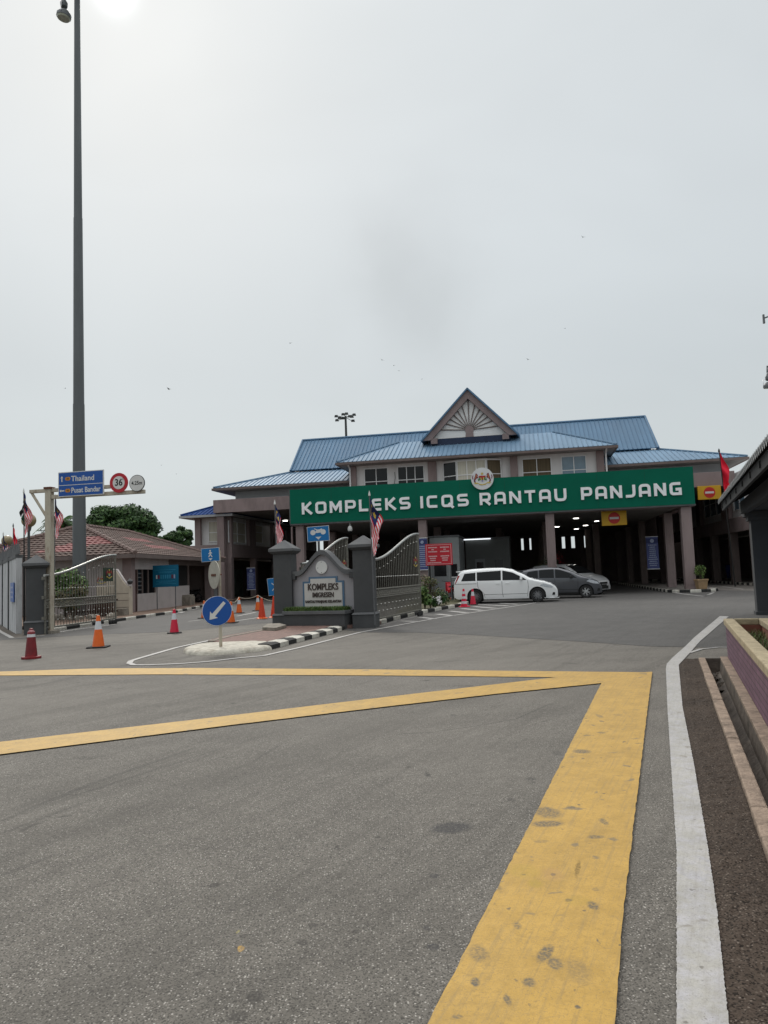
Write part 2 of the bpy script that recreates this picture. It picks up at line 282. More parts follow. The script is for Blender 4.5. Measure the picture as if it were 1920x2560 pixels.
BLUERIB = M('blue roofing rib', (.076, .155, .250), .6, .1, 2, metal=.2)
NAVY = M('deep blue tile', (.018, .055, .19), .85, .2, 5, spec=.1)
GREEN = M('green sign sheet', (.001, .118, .072), .6, .07, .6, spec=.12)
LETW = M('white plastic lettering', (.88, .88, .89), .45, .03, 3)
WHITE = M('white paint', (.62, .62, .60), .5, .06, 5)
DKGREY = M('dark grey masonry paint', (.062, .064, .066), .8, .10, 2.0, .15, dirt=(.10, .10, .10), dscale=1.2, damt=.35)
MIDGREY = M('mid grey masonry paint', (.105, .108, .112), .8, .12, 2.0, .15, dirt=(.16, .16, .15), dscale=2, damt=.4)
BLACK = M('matt black', (.012, .012, .012), .6, .1, 5)
RUBBER = M('black rubber', (.018, .018, .018), .75, .2, 9)
GLASSD = M('dark window glass', (.008, .009, .010), .10, .0, 1, spec=.28)
GLASSB = M('pale blue window glass', (.15, .23, .29), .2, .15, 2, spec=.6)
CURT = M('drawn vertical blinds', (.50, .48, .40), .8, .28, 9, stretch=(3.0, 3.0, .05))
CURTB = M('brown curtain', (.11, .085, .05), .85, .4, 5, stretch=(3.0, 3.0, .05))
FRAMEW = M('white window frame', (.75, .76, .76), .5, .04, 4)
STEEL = M('stainless steel tube', (.42, .42, .40), .32, .12, 6, metal=.85)
GATEM = M('tarnished gate bars', (.165, .158, .135), .5, .25, 12, metal=.5)
POLE = M('grey painted mast steel', (.115, .125, .130), .5, .12, 2.5, metal=.2, stretch=(1, 1, .15), dirt=(.08, .085, .09), dscale=1.5, damt=.5)
CREAM = M('cream painted steel', (.43, .39, .31), .6, .12, 4, dirt=(.16, .07, .035), dscale=6, damt=.75, stretch=(1, 1, .4))
RUST = M('rusty steel', (.12, .05, .03), .85, .3, 12)
SIGNB = M('blue sign sheet', (.006, .075, .32), .4, .05, 3)
SIGNB2 = M('light blue sign sheet', (.0, .14, .38), .4, .05, 3)
RED = M('red sign paint', (.42, .010, .022), .4, .08, 6)
REDF = M('red cloth', (.75, .012, .04), .85, .15, 12)
WHITEF = M('white cloth', (.85, .82, .83), .85, .08, 12)
NAVYF = M('navy cloth', (.014, .022, .10), .85, .2, 12)
YELF = M('yellow cloth', (.55, .38, .06), .85, .1, 12)
YELSIGN = M('amber sign box', (.60, .34, .012), .45, .06, 4)
GRASS = M('planter grass blades', (.055, .095, .022), .7, .35, 20)
LEAF1 = M('dark green leaves', (.028, .066, .018), .6, .45, 1.3, spec=.3)
LEAF2 = M('mid green leaves', (.062, .125, .030), .6, .40, 1.6, spec=.3)
LEAF3 = M('young green leaves', (.13, .19, .05), .6, .35, 3, spec=.3)
BARK = M('grey brown bark', (.09, .07, .055), .9, .3, 8, .4)
ORANGE = M('orange cone plastic', (.72, .125, .012), .42, .1, 8, dirt=(.25, .07, .02), dscale=6, damt=.4)
REDCONE = M('pinkish red cone plastic', (.56, .012, .045), .42, .1, 8)
DKRED = M('faded dark red plastic', (.155, .010, .014), .45, .25, 9, dirt=(.33, .02, .02), dscale=4, damt=.6)
REFLW = M('white reflective band', (.55, .56, .58), .35, .08, 12)
GOLDG = M('tinted brown lamp globe', (.26, .20, .105), .3, .15, 3, spec=.6)
CONC = M('weathered concrete', (.24, .215, .18), .9, .22, 5, .5, dirt=(.07, .065, .05), dscale=3, damt=.7)
CONCD = M('wet dark concrete', (.115, .095, .078), .75, .35, 4, .8, dirt=(.028, .026, .018), dscale=2.5, damt=1.0)
LIPC = M('pale worn kerb concrete', (.27, .205, .155), .9, .30, 9, .9, dirt=(.10, .075, .055), dscale=5, damt=1.0)
RIMC = M('sandy plaster rim', (.36, .30, .195), .9, .20, 8, .5, dirt=(.17, .14, .09), dscale=7, damt=.8)
WASHW = M('rough whitewash', (.50, .47, .40), .9, .25, 8, .8, dirt=(.24, .20, .15), dscale=5, damt=.8, bscale=22)
KW = M('white kerb paint', (.54, .52, .46), .85, .12, 8, .3, dirt=(.22, .19, .15), dscale=5, damt=.7)
KB = M('black kerb paint', (.018, .018, .018), .8, .3, 8, .3, dirt=(.07, .065, .055), dscale=6, damt=.5)
SOIL = M('dry soil', (.10, .070, .045), .95, .4, 9, .8)
PAVB = M('red brown paving', (.20, .135, .10), .9, .2, 3, .3, dirt=(.10, .075, .06), dscale=2, damt=.6)
BEIGE = M('beige stone cladding', (.46, .40, .32), .8, .12, 3, .2)
PINKW = M('pinkish white wall', (.46, .42, .41), .85, .07, 2, .1, dirt=(.30, .27, .25), dscale=1.2, damt=.4)
DOORM = M('dark red brown door', (.045, .018, .014), .5, .2, 6)
TERRA = M('tan terracotta pot', (.30, .20, .11), .8, .15, 6, .2)
LAMPON = M('lit ceiling lamp', (1.0, .97, .9), .5, 0, 1, emit=9.0)
LAMPTUBE = M('lit tube lamp', (.9, .95, 1.0), .5, 0, 1, emit=1.3)
BLUEBIN = M('blue bin plastic', (.02, .04, .22), .5, .1, 5)
BANB = M('blue poster print', (.060, .075, .20), .6, .15, 3)
BANT = M('pale poster print', (.28, .32, .45), .6, .2, 9)
GOLD = M('gold emblem paint', (.50, .36, .06), .5, .1, 8)
CARW = M('white car paint', (.82, .83, .83), .22, .02, 2, coat=.6, spec=.5)
CARG = M('grey metallic car paint', (.085, .088, .098), .28, .03, 2, metal=.5, coat=.6)
CARS = M('silver metallic car paint', (.60, .61, .62), .28, .03, 2, metal=.5, coat=.6)
CHROME = M('bright alloy', (.55, .55, .56), .25, .05, 8, metal=.9)
DKALLOY = M('dark alloy', (.24, .24, .25), .35, .1, 8, metal=.7)
LENS = M('headlamp lens', (.50, .53, .56), .12, .25, 14, spec=.6)
REDLENS = M('red lamp lens', (.30, .01, .015), .15, .1, 6)
ORN = M('bird plumage', (.03, .03, .03), .9, 0)
CABLE = M('pale rope', (.4, .36, .28), .8, .1, 9)
SHGREY = M('shelter dark grey paint', (.060, .062, .066), .75, .10, 2, .15)
SHBEAM = M('shelter beam steel', (.018, .019, .020), .6, .2, 3)
SHROOF = M('dark weathered roofing sheet', (.035, .038, .040), .55, .3, 6, metal=.3, dirt=(.03, .03, .03), dscale=5, damt=.8)
PLBRICK = bricks('mauve brick tile', (.165, .085, .125), (.125, .062, .092), (.045, .028, .035), .19, .075, 'YZ')
ISBRICK = bricks('brown paver brick', (.20, .115, .09), (.15, .085, .07), (.09, .065, .055), .22, .11, 'XY')
TILE = M('brown roof tile', (.092, .060, .050), .85, .40, 3.5, .3, dirt=(.17, .105, .09), dscale=2.2, damt=.6)
TILER = M('pink replacement roof tile', (.235, .092, .088), .8, .15, 4, .2)
TILECAP = M('pale ridge tile', (.19, .135, .12), .85, .2, 5, .2)

# ------------------------------------------------------------------ helpers
class MB:
    def __init__(s, X=None): s.v = []; s.f = []; s.fm = []; s.mats = []; s.X = X
    def mi(s, m):
        if m not in s.mats: s.mats.append(m)
        return s.mats.index(m)
    def add(s, vs, fs, m, X=None):
        o = len(s.v); X = X or s.X
        s.v += [tuple(X @ Vector(v)) if X else tuple(v) for v in vs]
        k = s.mi(m)
        for f in fs: s.f.append(tuple(o+i for i in f)); s.fm.append(k)
    def box(s, x0, x1, y0, y1, z0, z1, m, X=None):
        s.add([(x0, y0, z0), (x1, y0, z0), (x1, y1, z0), (x0, y1, z0), (x0, y0, z1), (x1, y0, z1), (x1, y1, z1), (x0, y1, z1)],
              [(0, 3, 2, 1), (4, 5, 6, 7), (0, 1, 5, 4), (1, 2, 6, 5), (2, 3, 7, 6), (3, 0, 4, 7)], m, X)
    def frust(s, cx, cy, z0, z1, a0, b0, a1, b1, m, X=None):
        q = lambda a, b, z: [(cx-a, cy-b, z), (cx+a, cy-b, z), (cx+a, cy+b, z), (cx-a, cy+b, z)]
        s.add(q(a0, b0, z0)+q(a1, b1, z1), [(0, 3, 2, 1), (4, 5, 6, 7), (0, 1, 5, 4), (1, 2, 6, 5), (2, 3, 7, 6), (3, 0, 4, 7)], m, X)
    def poly(s, pts, m, X=None): s.add(pts, [tuple(range(len(pts)))], m, X)
    def prism(s, pts, z0, z1, m, X=None, side=None):   # polygon in xy
        n = len(pts)
        s.add([(p[0], p[1], z0) for p in pts]+[(p[0], p[1], z1) for p in pts], [tuple(range(n))[::-1], tuple(range(n, 2*n))], m, X)
        o = side or m
        s.add([(p[0], p[1], z0) for p in pts]+[(p[0], p[1], z1) for p in pts], [(i, (i+1) % n, n+(i+1) % n, n+i) for i in range(n)], o, X)
    def plate(s, pts, y0, y1, m, X=None, side=None):   # polygon in xz, thickness along y
        n = len(pts); vs = [(p[0], y0, p[1]) for p in pts]+[(p[0], y1, p[1]) for p in pts]
        s.add(vs, [tuple(range(n)), tuple(range(n, 2*n))[::-1]], m, X)
        s.add(vs, [(i, n+i, n+(i+1) % n, (i+1) % n) for i in range(n)], side or m, X)
    def tube(s, pts, r, m, n=8, cap=True, X=None):
        P = [Vector(p) for p in pts]; k = len(P); vs = []; up = None
        for i, p in enumerate(P):
            d = (P[min(i+1, k-1)]-P[max(i-1, 0)]).normalized()
            if up is None: up = Vector((0, 0, 1)) if abs(d.z) < .9 else Vector((1, 0, 0))
            a = d.cross(up).normalized(); b = a.cross(d).normalized(); up = b
            rr = r[i] if isinstance(r, (list, tuple)) else r
            for j in range(n):
                t = 2*math.pi*j/n; vs.append(p+a*(rr*math.cos(t))+b*(rr*math.sin(t)))
        fs = [(i*n+j, i*n+(j+1) % n, (i+1)*n+(j+1) % n, (i+1)*n+j) for i in range(k-1) for j in range(n)]
        if cap: fs += [tuple(range(n))[::-1], tuple(range((k-1)*n, k*n))]
        s.add(vs, fs, m, X)
    def lathe(s, prof, m, n=16, c=(0, 0), axis='Z', X=None, mats=None, cap=True):
        vs = []
        for r, z in prof:
            for j in range(n):
                t = 2*math.pi*j/n
                q = (c[0]+r*math.cos(t), c[1]+r*math.sin(t), z)
                if axis == 'Y': q = (c[0]+r*math.cos(t), z, c[1]+r*math.sin(t))
                vs.append(q)
        k = len(prof)
        for i in range(k-1):
            s.add(vs[i*n:(i+2)*n], [(j, (j+1) % n, n+(j+1) % n, n+j) for j in range(n)], mats[i] if mats else m, X)
        if not cap: return
        s.add(vs[:n], [tuple(range(n))[::-1]], mats[0] if mats else m, X); s.add(vs[-n:], [tuple(range(n))], mats[-1] if mats else m, X)
    def disc(s, cx, cz, r, y0, y1, m, n=32, X=None, rz=None):
        s.plate([(cx+r*math.cos(2*math.pi*i/n), cz+(rz or r)*math.sin(2*math.pi*i/n)) for i in range(n)], y0, y1, m, X)
    def build(s, name, parent=None, smooth=0, bevel=0, loc=None, rz=0, tagargs=None):
        me = bpy.data.meshes.new(name); me.from_pydata(s.v, [], s.f)
        for m in s.mats: me.materials.append(m)
        me.polygons.foreach_set('material_index', s.fm)
        bm = bmesh.new(); bm.from_mesh(me)
        bmesh.ops.remove_doubles(bm, verts=bm.verts, dist=1e-5)
        bmesh.ops.recalc_face_normals(bm, faces=bm.faces); bm.to_mesh(me); bm.free()
        if smooth:
            for p in me.polygons: p.use_smooth = True
            me.set_sharp_from_angle(angle=math.radians(smooth))
        o = bpy.data.objects.new(name, me); COL.objects.link(o)
        if loc is not None: o.location = loc
        o.rotation_euler = (0, 0, rz)
        if parent: o.parent = parent
        if bevel:
            b = o.modifiers.new('bevel', 'BEVEL'); b.width = bevel; b.segments = 2; b.limit_method = 'ANGLE'; b.angle_limit = math.radians(40)
        return o
def tag(o, label=None, cat=None, group=None, kind=None):
    if label: o['label'] = label
    if cat: o['category'] = cat
    if group: o['group'] = group
    if kind: o['kind'] = kind
    return o
def empty(name, loc=(0, 0, 0), rz=0.0, label=None, cat=None, group=None):
    o = bpy.data.objects.new(name, None); COL.objects.link(o); o.location = loc; o.rotation_euler = (0, 0, rz); o.empty_display_size = .3
    return tag(o, label, cat, group)
def copy_tree(o, parent=None):
    c = o.copy(); COL.objects.link(c)
    if parent: c.parent = parent
    for ch in list(o.children): copy_tree(ch, c)
    return c
def text_mesh(body, size=1.0, ext=.004, bold=0.0, align='CENTER', space=1.0, xs=1.0):   # verts as (x, z) front, flat in XZ plane facing -Y
    cu = bpy.data.curves.new('txt', 'FONT'); cu.body = body; cu.size = size; cu.align_x = align; cu.align_y = 'CENTER'; cu.extrude = ext; cu.offset = bold; cu.space_character = space; cu.resolution_u = 3
    o = bpy.data.objects.new('txt', cu); COL.objects.link(o)
    bpy.context.view_layer.update()
    me = bpy.data.meshes.new_from_object(o.evaluated_get(bpy.context.evaluated_depsgraph_get()))
    vs = [(v.co.x*xs, -v.co.z, v.co.y) for v in me.vertices]; fs = [tuple(p.vertices) for p in me.polygons]
    bpy.data.objects.remove(o); bpy.data.curves.remove(cu); bpy.data.meshes.remove(me)
    return vs, fs
def put_text(mb, body, x, y, z, size, m, ext=.004, bold=0.0, align='CENTER', space=1.0, xs=1.0, X=None):
    vs, fs = text_mesh(body, size, ext, bold, align, space, xs)
    mb.add([(x+v[0], y+v[1], z+v[2]) for v in vs], fs, m, X)
def XF(loc, rz): return Matrix.Translation(Vector(loc)) @ Matrix.Rotation(rz, 4, 'Z')
def struct(o): o['kind'] = 'structure'; return o
BX = XF(FO, FA)

# ------------------------------------------------------------------ ground, drain, asphalt sheets, road paint
Q = Vector((5.31, 12.09, 0)); QB = Vector((-.353, -.935, 0)).normalized(); QL = Vector((QB.y, -QB.x, 0))
def shear(t, s): return .0097*(t-.6)*min(1, max(0, (s-.11)/.235))     # the drain closes on the planter towards the camera
def QP(t, s, z=0): return Q + QB*t + QL*(s-shear(t, s)) + Vector((0, 0, z))
TR = (.11, .345); LIP = (.345, .435); T0, T1 = .15, 16.0
mb = MB()
a, b_, c_, d_ = QP(T0, TR[1]), QP(T0, TR[0]), QP(T1, TR[0]), QP(T1, TR[1])
o1, o2, o3, o4 = Vector((-600, 1200, 0)), Vector((600, 1200, 0)), Vector((600, -80, 0)), Vector((-600, -80, 0))
mb.add([a, b_, c_, d_, o1, o2, o3, o4], [(4, 5, 1, 0), (5, 6, 2, 1), (6, 7, 3, 2), (7, 4, 0, 3)], A_OLD)
struct(mb.build('ground'))

def densify(pts, step, jit=0.0, closed=True):
    o = []; n = len(pts)
    for i in range(n if closed else n-1):
        a, b = Vector(pts[i]), Vector(pts[(i+1) % n]); L = (b-a).length; k = max(1, int(L/step))
        dn = Vector((-(b-a).y, (b-a).x, 0)).normalized() if L > 0 else Vector()
        for j in range(k):
            p = a+(b-a)*(j/k)
            if j > 0 and jit: p = p + dn*random.uniform(-jit, jit)
            o.append(p)
    if not closed: o.append(Vector(pts[-1]))
    return o
def sheet(name, pts, z, m, step=0, jit=0, label=None):
    P = [Vector((p[0], p[1], z)) for p in pts]
    if step: P = densify(P, step, jit)
    mb = MB(); mb.add(P, [tuple(range(len(P)))], m)
    o = struct(mb.build(name)); 
    o.data.validate()
    bm = bmesh.new(); bm.from_mesh(o.data); bmesh.ops.triangulate(bm, faces=bm.faces)
    for f in bm.faces:
        if f.normal.z < 0: f.normal_flip()
    bm.to_mesh(o.data); bm.free()
    return o
def gp(*xy): return [G(x, y) for x, y in xy]
# newer asphalt beyond the joint, one sheet
sheet('inner_road', gp((-40, 1604), (60, 1597), (230, 1587), (400, 1581), (530, 1570), (690, 1556), (800, 1569), (925, 1581), (1040, 1581.5), (1194, 1588.5), (1340, 1597.5), (1480, 1606), (1620, 1616), (1713, 1617.5), (1823, 1620))+[Vector((8, 14, 0)), Vector((45, 16, 0)), Vector((48, 120, 0)), Vector((-60, 120, 0)), Vector((-40, 40, 0))], .004, A_NEW)
# lighter yard at the far right, beyond the kerbed island
YARD = M('pale concrete yard', (.155, .142, .128), .9, .12, .8, .2, dirt=(.07, .065, .06), dscale=.5, damt=.5)
sheet('yard', [F2W(22.4, 2.5), F2W(24.0, -1.4), F2W(34, -4.2), F2W(40, 30), F2W(22.4, 30)], .008, YARD)
# broken strip between the white edge line and the drain lip
def to_ts(p): d = Vector(p)-Q; t = d.dot(QB); return t, d.dot(QL)+.0097*(t-.6)
_edge = sorted(to_ts(G(*p)) for p in ((1724, 1634), (1697, 1664), (1706.5, 1768), (1735, 1912), (1770, 2121), (1793, 2283), (1822, 2560)))
def s_edge(t):
    if t <= _edge[0][0]: return _edge[0][1]
    for (a, sa), (b, sb) in zip(_edge, _edge[1:]):
        if t <= b: return sa+(sb-sa)*(t-a)/(b-a)
    (a, sa), (b, sb) = _edge[-2:]; return sb+(sb-sa)/(b-a)*(t-b)
mb = MB(); vs = []; nT, nS = 420, 22
for i in range(nT+1):
    t = .30+(T1+.2-.30)*(i/nT)**1.0; s1 = s_edge(t)+.06
    for j in range(nS+1):
        f = j/nS; sv = (LIP[1]-.03)+(s1-LIP[1]+.03)*f; q = QP(t, sv)
        nn = noise.noise(Vector((q.x*9, q.y*9, 0)))*.5+noise.noise(Vector((q.x*24, q.y*24, 3)))*.35+noise.noise(Vector((q.x*3, q.y*3, 7)))*.5
        h = (.009+.022*nn)*math.sin(math.pi*min(1, max(0, (1-f)*1.0)))**.5 if 0 < j < nS else .002
        h = max(.0025, h+.002); vs.append((q.x, q.y, h if f < .72 else min(h, .0035+.016*max(0, .86-f))))
mb.add(vs, [(i*(nS+1)+j, i*(nS+1)+j+1, (i+1)*(nS+1)+j+1, (i+1)*(nS+1)+j) for i in range(nT) for j in range(nS)], A_EDGE)
struct(mb.build('road_shoulder'))

def far(p, q, k): p = Vector(p); q = Vector(q); return q+(q-p)*k
ya, yb = gp((0, 1680), (241, 1672)), gp((500, 1671), (960, 1675), (1631, 1682))
ybot = gp((1400, 1694.5), (960, 1690), (400, 1687), (0, 1690))
sheet('road_marking', [far(ya[1], ya[0], 1.5)]+ya+yb+[G(1628, 1697)]+ybot+[far(ybot[-2], ybot[-1], .9)], .008, P_YEL, .12, .003)
d1 = gp((0, 1857.5), (480, 1802.5), (960, 1745.4), (1411, 1692.6)); d2 = gp((1520, 1694), (1504, 1710), (1249, 1736), (960, 1769.6), (579, 1815), (0, 1889))
sheet('road_marking', [far(d1[1], d1[0], 3)]+d1+d2+[far(d2[-2], d2[-1], 3)], .012, P_YEL, .10, .003)
l1 = gp((1507, 1690), (1504, 1710), (1336, 2045.6), (1075.7, 2560)); r1 = gp((1539, 2560), (1556, 2317.6), (1585, 2063), (1620, 1768), (1631, 1682))
sheet('road_marking', l1+[far(l1[2], l1[3], 3), far(r1[1], r1[0], 8)]+r1, .016, P_YEL, .06, .003)
# white edge line beside the drain
L_ = gp((1800, 1541), (1736.6, 1594), (1713.6, 1617), (1682, 1645), (1667, 1661.5), (1665, 1675), (1669, 1779), (1680, 1947), (1692, 2138), (1692, 2560))
R_ = gp((1822, 2560), (1793, 2283), (1770, 2121), (1735, 1912), (1706.5, 1768), (1697, 1664), (1724.4, 1634), (1750, 1604.6), (1822, 1542))
sheet('road_marking', L_+[far(L_[-2], L_[-1], 2), far(R_[1], R_[0], 3)]+R_, .012, P_WHT, .013, .0022)
def line(pts, wd, z=.010, m=P_WHT, name='road_marking', px=True):
    P = [G(*p) if px else Vector(p) for p in pts]; L = []; R = []
    for i, p in enumerate(P):
        d = (P[min(i+1, len(P)-1)]-P[max(i-1, 0)]); d.z = 0; d.normalize(); n = Vector((-d.y, d.x, 0))*wd/2
        L.append(p+n); R.append(p-n)
    return sheet(name, L+R[::-1], z, m)
line([(1724, 1633), (1753, 1623.6), (1793.6, 1619.5), (1818, 1619.5)], .07)
line([(-40, 1545), (0, 1579), (30, 1595), (70, 1593), (112, 1589)], .13)
line([(126, 1584), (180, 1576), (290, 1561)], .10)
# outline of the traffic island
line([(690, 1572.5), (620, 1583), (545, 1597), (440, 1620), (350, 1646), (328, 1653), (323, 1659), (334, 1663), (360, 1663.5), (446, 1660.5), (520, 1655), (591, 1646.5), (660, 1640), (750, 1619.5), (899, 1581.8), (1040, 1555.5), (1100, 1544.4), (1200, 1529), (1340, 1507.5)], .11)
for a, b in (((1002, 1553.5), (1040, 1554.5)), ((1051, 1544.5), (1086, 1548)), ((1092, 1536), (1131, 1540)), ((1124, 1528.5), (1168, 1533)), ((1155, 1522), (1205, 1527)), ((1184, 1517), (1237, 1521.5)), ((1186, 1511.5), (1270, 1515.5)), ((1249, 1508.6), (1296, 1511.5))):
    line([a, b], .24, z=.014)
for pts in ([(470.6, 1554), (500, 1551)], [(589, 1553), (642, 1545)], [(592, 1541), (640, 1531)], [(451, 1533), (478, 1524), (507, 1518.5)], [(440, 1534), (500, 1520)]): line(pts, .12)
line([(1687, 1482.5), (1722, 1487), (1760, 1491.2), (1772, 1487), (1784, 1481.5)], .14)
line([(1754, 1463), (1806, 1467), (1859, 1474)], .14, z=.014)
# drain trough, lip and ledge
mb = MB()
zb = -.27
A1, A2, B1, B2 = QP(T0, TR[1], 0), QP(T1, TR[1], 0), QP(T0, TR[0], 0), QP(T1, TR[0], 0)
dn = Vector((0, 0, zb)); n = 60
for k in range(n):
    t0, t1 = T0+(T1-T0)*k/n, T0+(T1-T0)*(k+1)/n
    jf = lambda t, s: .02*noise.noise(Vector((t*2.1, s*5, 0)))
    for (s0, s1, z0, z1) in ((TR[1], TR[1]-.02, 0, zb+.05), (TR[1]-.02, (TR[0]+TR[1])/2, zb+.05, zb), ((TR[0]+TR[1])/2, TR[0]+.03, zb, zb+.07), (TR[0]+.03, TR[0], zb+.07, 0)):
        mb.add([QP(t0, s0, z0+(jf(t0, s0) if z0 else 0)), QP(t1, s0, z0+(jf(t1, s0) if z0 else 0)), QP(t1, s1, z1+(jf(t1, s1) if z1 else 0)), QP(t0, s1, z1+(jf(t0, s1) if z1 else 0))], [(0, 1, 2, 3)], CONCD)
mb.add([A1, B1, B1+dn, A1+dn], [(0, 1, 2, 3)], CONCD); mb.add([A2, B2, B2+dn, A2+dn], [(0, 1, 2, 3)], CONCD)
drain = struct(mb.build('drain'))
mb = MB(); t = T0+.35
while t < T1:
    L = 1.9; e = min(t+L, T1); q = [QP(t, LIP[1]+random.uniform(0, .008)), QP(e-.015, LIP[1]), QP(e-.015, LIP[0]-.006), QP(t, LIP[0]-.006+random.uniform(-.006, .004))]
    h = .045+random.uniform(-.006, .008)
    mb.prism([(p.x, p.y) for p in q], -.05, h, LIPC); t += L
struct(mb.build('drain_kerb', bevel=.012))
mb = MB(); q = [QP(T0-.15, TR[0]+.004), QP(T1, TR[0]+.004), QP(T1, .002), QP(T0-.15, .002)]
mb.prism([(p.x, p.y) for p in q], -.05, .012, LIPC); struct(mb.build('drain_ledge', bevel=.006))
# silt and litter at the head of the drain
mb = MB(); random.seed(3)
for k in range(16):
    t = T0+random.uniform(0, 1.7); s = random.uniform(TR[0]+.04, TR[1]-.03); r = random.uniform(.02, .06)
    X = Matrix.Translation(QP(t, s, zb+.04)) @ Matrix.Rotation(random.random()*6, 4, 'Z') @ Matrix.Rotation(random.random(), 4, 'X')
    mb.frust(0, 0, -r*.5, r*.5, r, r*.8, r*.6, r*.5, CONCD, X)
tag(mb.build('rubble'), 'broken concrete and silt lying in the open drain', 'rubble', kind='stuff')

def kerb(pts, wd=.15, h=.12, seg=1.0, side=1, mats=None, name='kerb', z=0.0, start=0, ramp_=.02):
    """blocks along a path; the path is the road side of the kerb, side=+1 puts the body to its left"""
    P = [Vector(p) for p in pts]; cum = [0]
    for i in range(1, len(P)): cum.append(cum[-1]+(P[i]-P[i-1]).length)
    def at(s):
        for i in range(1, len(P)):
            if s <= cum[i] or i == len(P)-1:
                f = (s-cum[i-1])/max(1e-6, cum[i]-cum[i-1]); p = P[i-1].lerp(P[i], f); d = (P[i]-P[i-1]).normalized(); return p, Vector((-d.y, d.x, 0))*side
    mb = MB(); s = 0; k = start; mats = mats or (KW, KB)
    while s < cum[-1]-.02:
        e = min(s+seg, cum[-1]); m = mats[k % len(mats)]; q = max(1, int((e-s)/.25)); rows = []
        for j in range(q+1):
            p, n = at(s+(e-s)*j/q)
            rows.append([p+Vector((0, 0, z-.03)), p+Vector((0, 0, z+h*.75)), p+n*ramp_+Vector((0, 0, z+h)), p+n*wd+Vector((0, 0, z+h)), p+n*wd+Vector((0, 0, z-.03))])
        vs = [v for r in rows for v in r]; fs = [(5*j+i, 5*j+i+1, 5*(j+1)+i+1, 5*(j+1)+i) for j in range(q) for i in range(4)]+[(0, 1, 2, 3, 4), tuple(5*q+i for i in (4, 3, 2, 1, 0))]
        mb.add(vs, fs, m); s = e; k += 1
    return struct(mb.build(name))
# left pavement in front of the guardhouse
KL = gp((131, 1580), (200, 1569), (240, 1562.5), (282, 1556), (355, 1545), (429, 1534.5), (470, 1526), (507, 1518.5), (560, 1508))
kerb(KL, .15, .12, 1.0, side=1, start=0)
pv = [p+Vector((-.1, 0, 0)) for p in KL]+[F2W(-7.0, 10), F2W(-7.0, 30), F2W(-40, 30), Vector((-34, 60, 0)), Vector((-12.2, 26.0, 0))]
mb = MB(); mb.prism([(p.x, p.y) for p in pv], .0, .112, PAVB); struct(mb.build('pavement'))
# strip of pavement outside the left boundary wall
pv = [Vector((-34, 58, 0))]+gp((-40, 1545), (0, 1578), (29, 1596), (70, 1594), (112, 1589), (120, 1584))+[Vector((-11.6, 26.4, 0)), Vector((-33, 60, 0))]
sheet('pavement', pv, .006, M('dusty brown verge', (.10, .085, .07), .95, .25, 2, .4))
# kerb on the right of the sign wall, running in to the planted bed
KR = gp((930, 1567), (990, 1550), (1056, 1534.5), (1105, 1525), (1152, 1516.5), (1178, 1508))
kerb(KR, .16, .13, .85, side=1, start=1)
# right-hand kerbed island carrying the canopy columns
isl = [F2W(20.15, 26), F2W(20.15, .2), F2W(20.4, -.7), F2W(21.1, -1.15), F2W(22.0, -1.0), F2W(22.6, -.2), F2W(22.7, 1.0), F2W(22.7, 26)]
kerb(isl, .16, .15, .55, side=1, start=0)
mb = MB(); ic = [F2W(20.3, 26), F2W(20.3, .3), F2W(20.55, -.55), F2W(21.15, -.97), F2W(21.95, -.85), F2W(22.45, -.1), F2W(22.55, 1.0), F2W(22.55, 26)]
mb.prism([(p.x, p.y) for p in ic], 0, .142, YARD); struct(mb.build('island'))
kerb([F2W(16.4, 30), F2W(16.4, 14), F2W(16.8, 13.2), F2W(17.6, 13.4), F2W(17.9, 15), F2W(17.9, 30)], .16, .15, .5, side=1)
mb = MB(); mb.prism([tuple(F2W(*p)[:2]) for p in ((16.55, 30), (16.55, 14.2), (17.0, 13.4), (17.5, 13.6), (17.75, 15), (17.75, 30))], 0, .142, YARD); struct(mb.build('island'))
kerb([F2W(26.3, 34), F2W(26.3, 20), F2W(26.3, 9.0), F2W(26.4, 3.0)], .16, .16, .55, side=-1)
kerb([F2W(23.0, 29), F2W(31, 21.5)], .16, .16, .55, side=1)

# traffic island at the gate: brown pavers, rough whitewashed nose, black and white edging
ip = gp((520, 1612), (560, 1600), (640, 1585), (700, 1575))+[Vector((-3.0, 24.2, 0)), Vector((-.2, 23.0, 0))]+gp((930, 1568), (865, 1572), (835, 1580), (752, 1600), (680, 1617), (600, 1622))
mb = MB(); mb.prism([(p.x, p.y) for p in ip], 0, .10, ISBRICK); struct(mb.build('traffic_island'))
kerb(gp((678, 1624), (752, 1604), (835, 1583), (862, 1573.5)), .30, .125, .50, side=1, start=1, ramp_=.10)
kerb([G(700, 1577), G(640, 1587), G(560, 1603), G(520, 1614)], .14, .11, 9, side=1, mats=(CONC,))
# the nose: a lumpy whitewashed hump
npx = [(458.5, 1632), (462, 1627), (485, 1620.5), (520, 1616.5), (575, 1614), (620, 1612.5), (663, 1611.5), (681, 1616), (680, 1624), (650, 1629), (600, 1634), (540, 1638.5), (494, 1639), (468, 1636.5)]
ring = densify(gp(*npx), .12, .012); cn = sum(ring, Vector())/len(ring); vs = []; fs = []; n = len(ring)
for k, (f, h) in enumerate(((1.0, -.02), (.99, .04), (.965, .075), (.90, .10), (.5, .112), (.0, .112))):
    for p in ring:
        q = cn.lerp(p, f); hh = h+.012*noise.noise(Vector((q.x*6, q.y*6, k))) ; vs.append((q.x, q.y, hh))
for k in range(5): fs += [(k*n+i, k*n+(i+1) % n, (k+1)*n+(i+1) % n, (k+1)*n+i) for i in range(n)]
mb = MB(); mb.add(vs, fs, WASHW); struct(mb.build('island_nose', smooth=50))
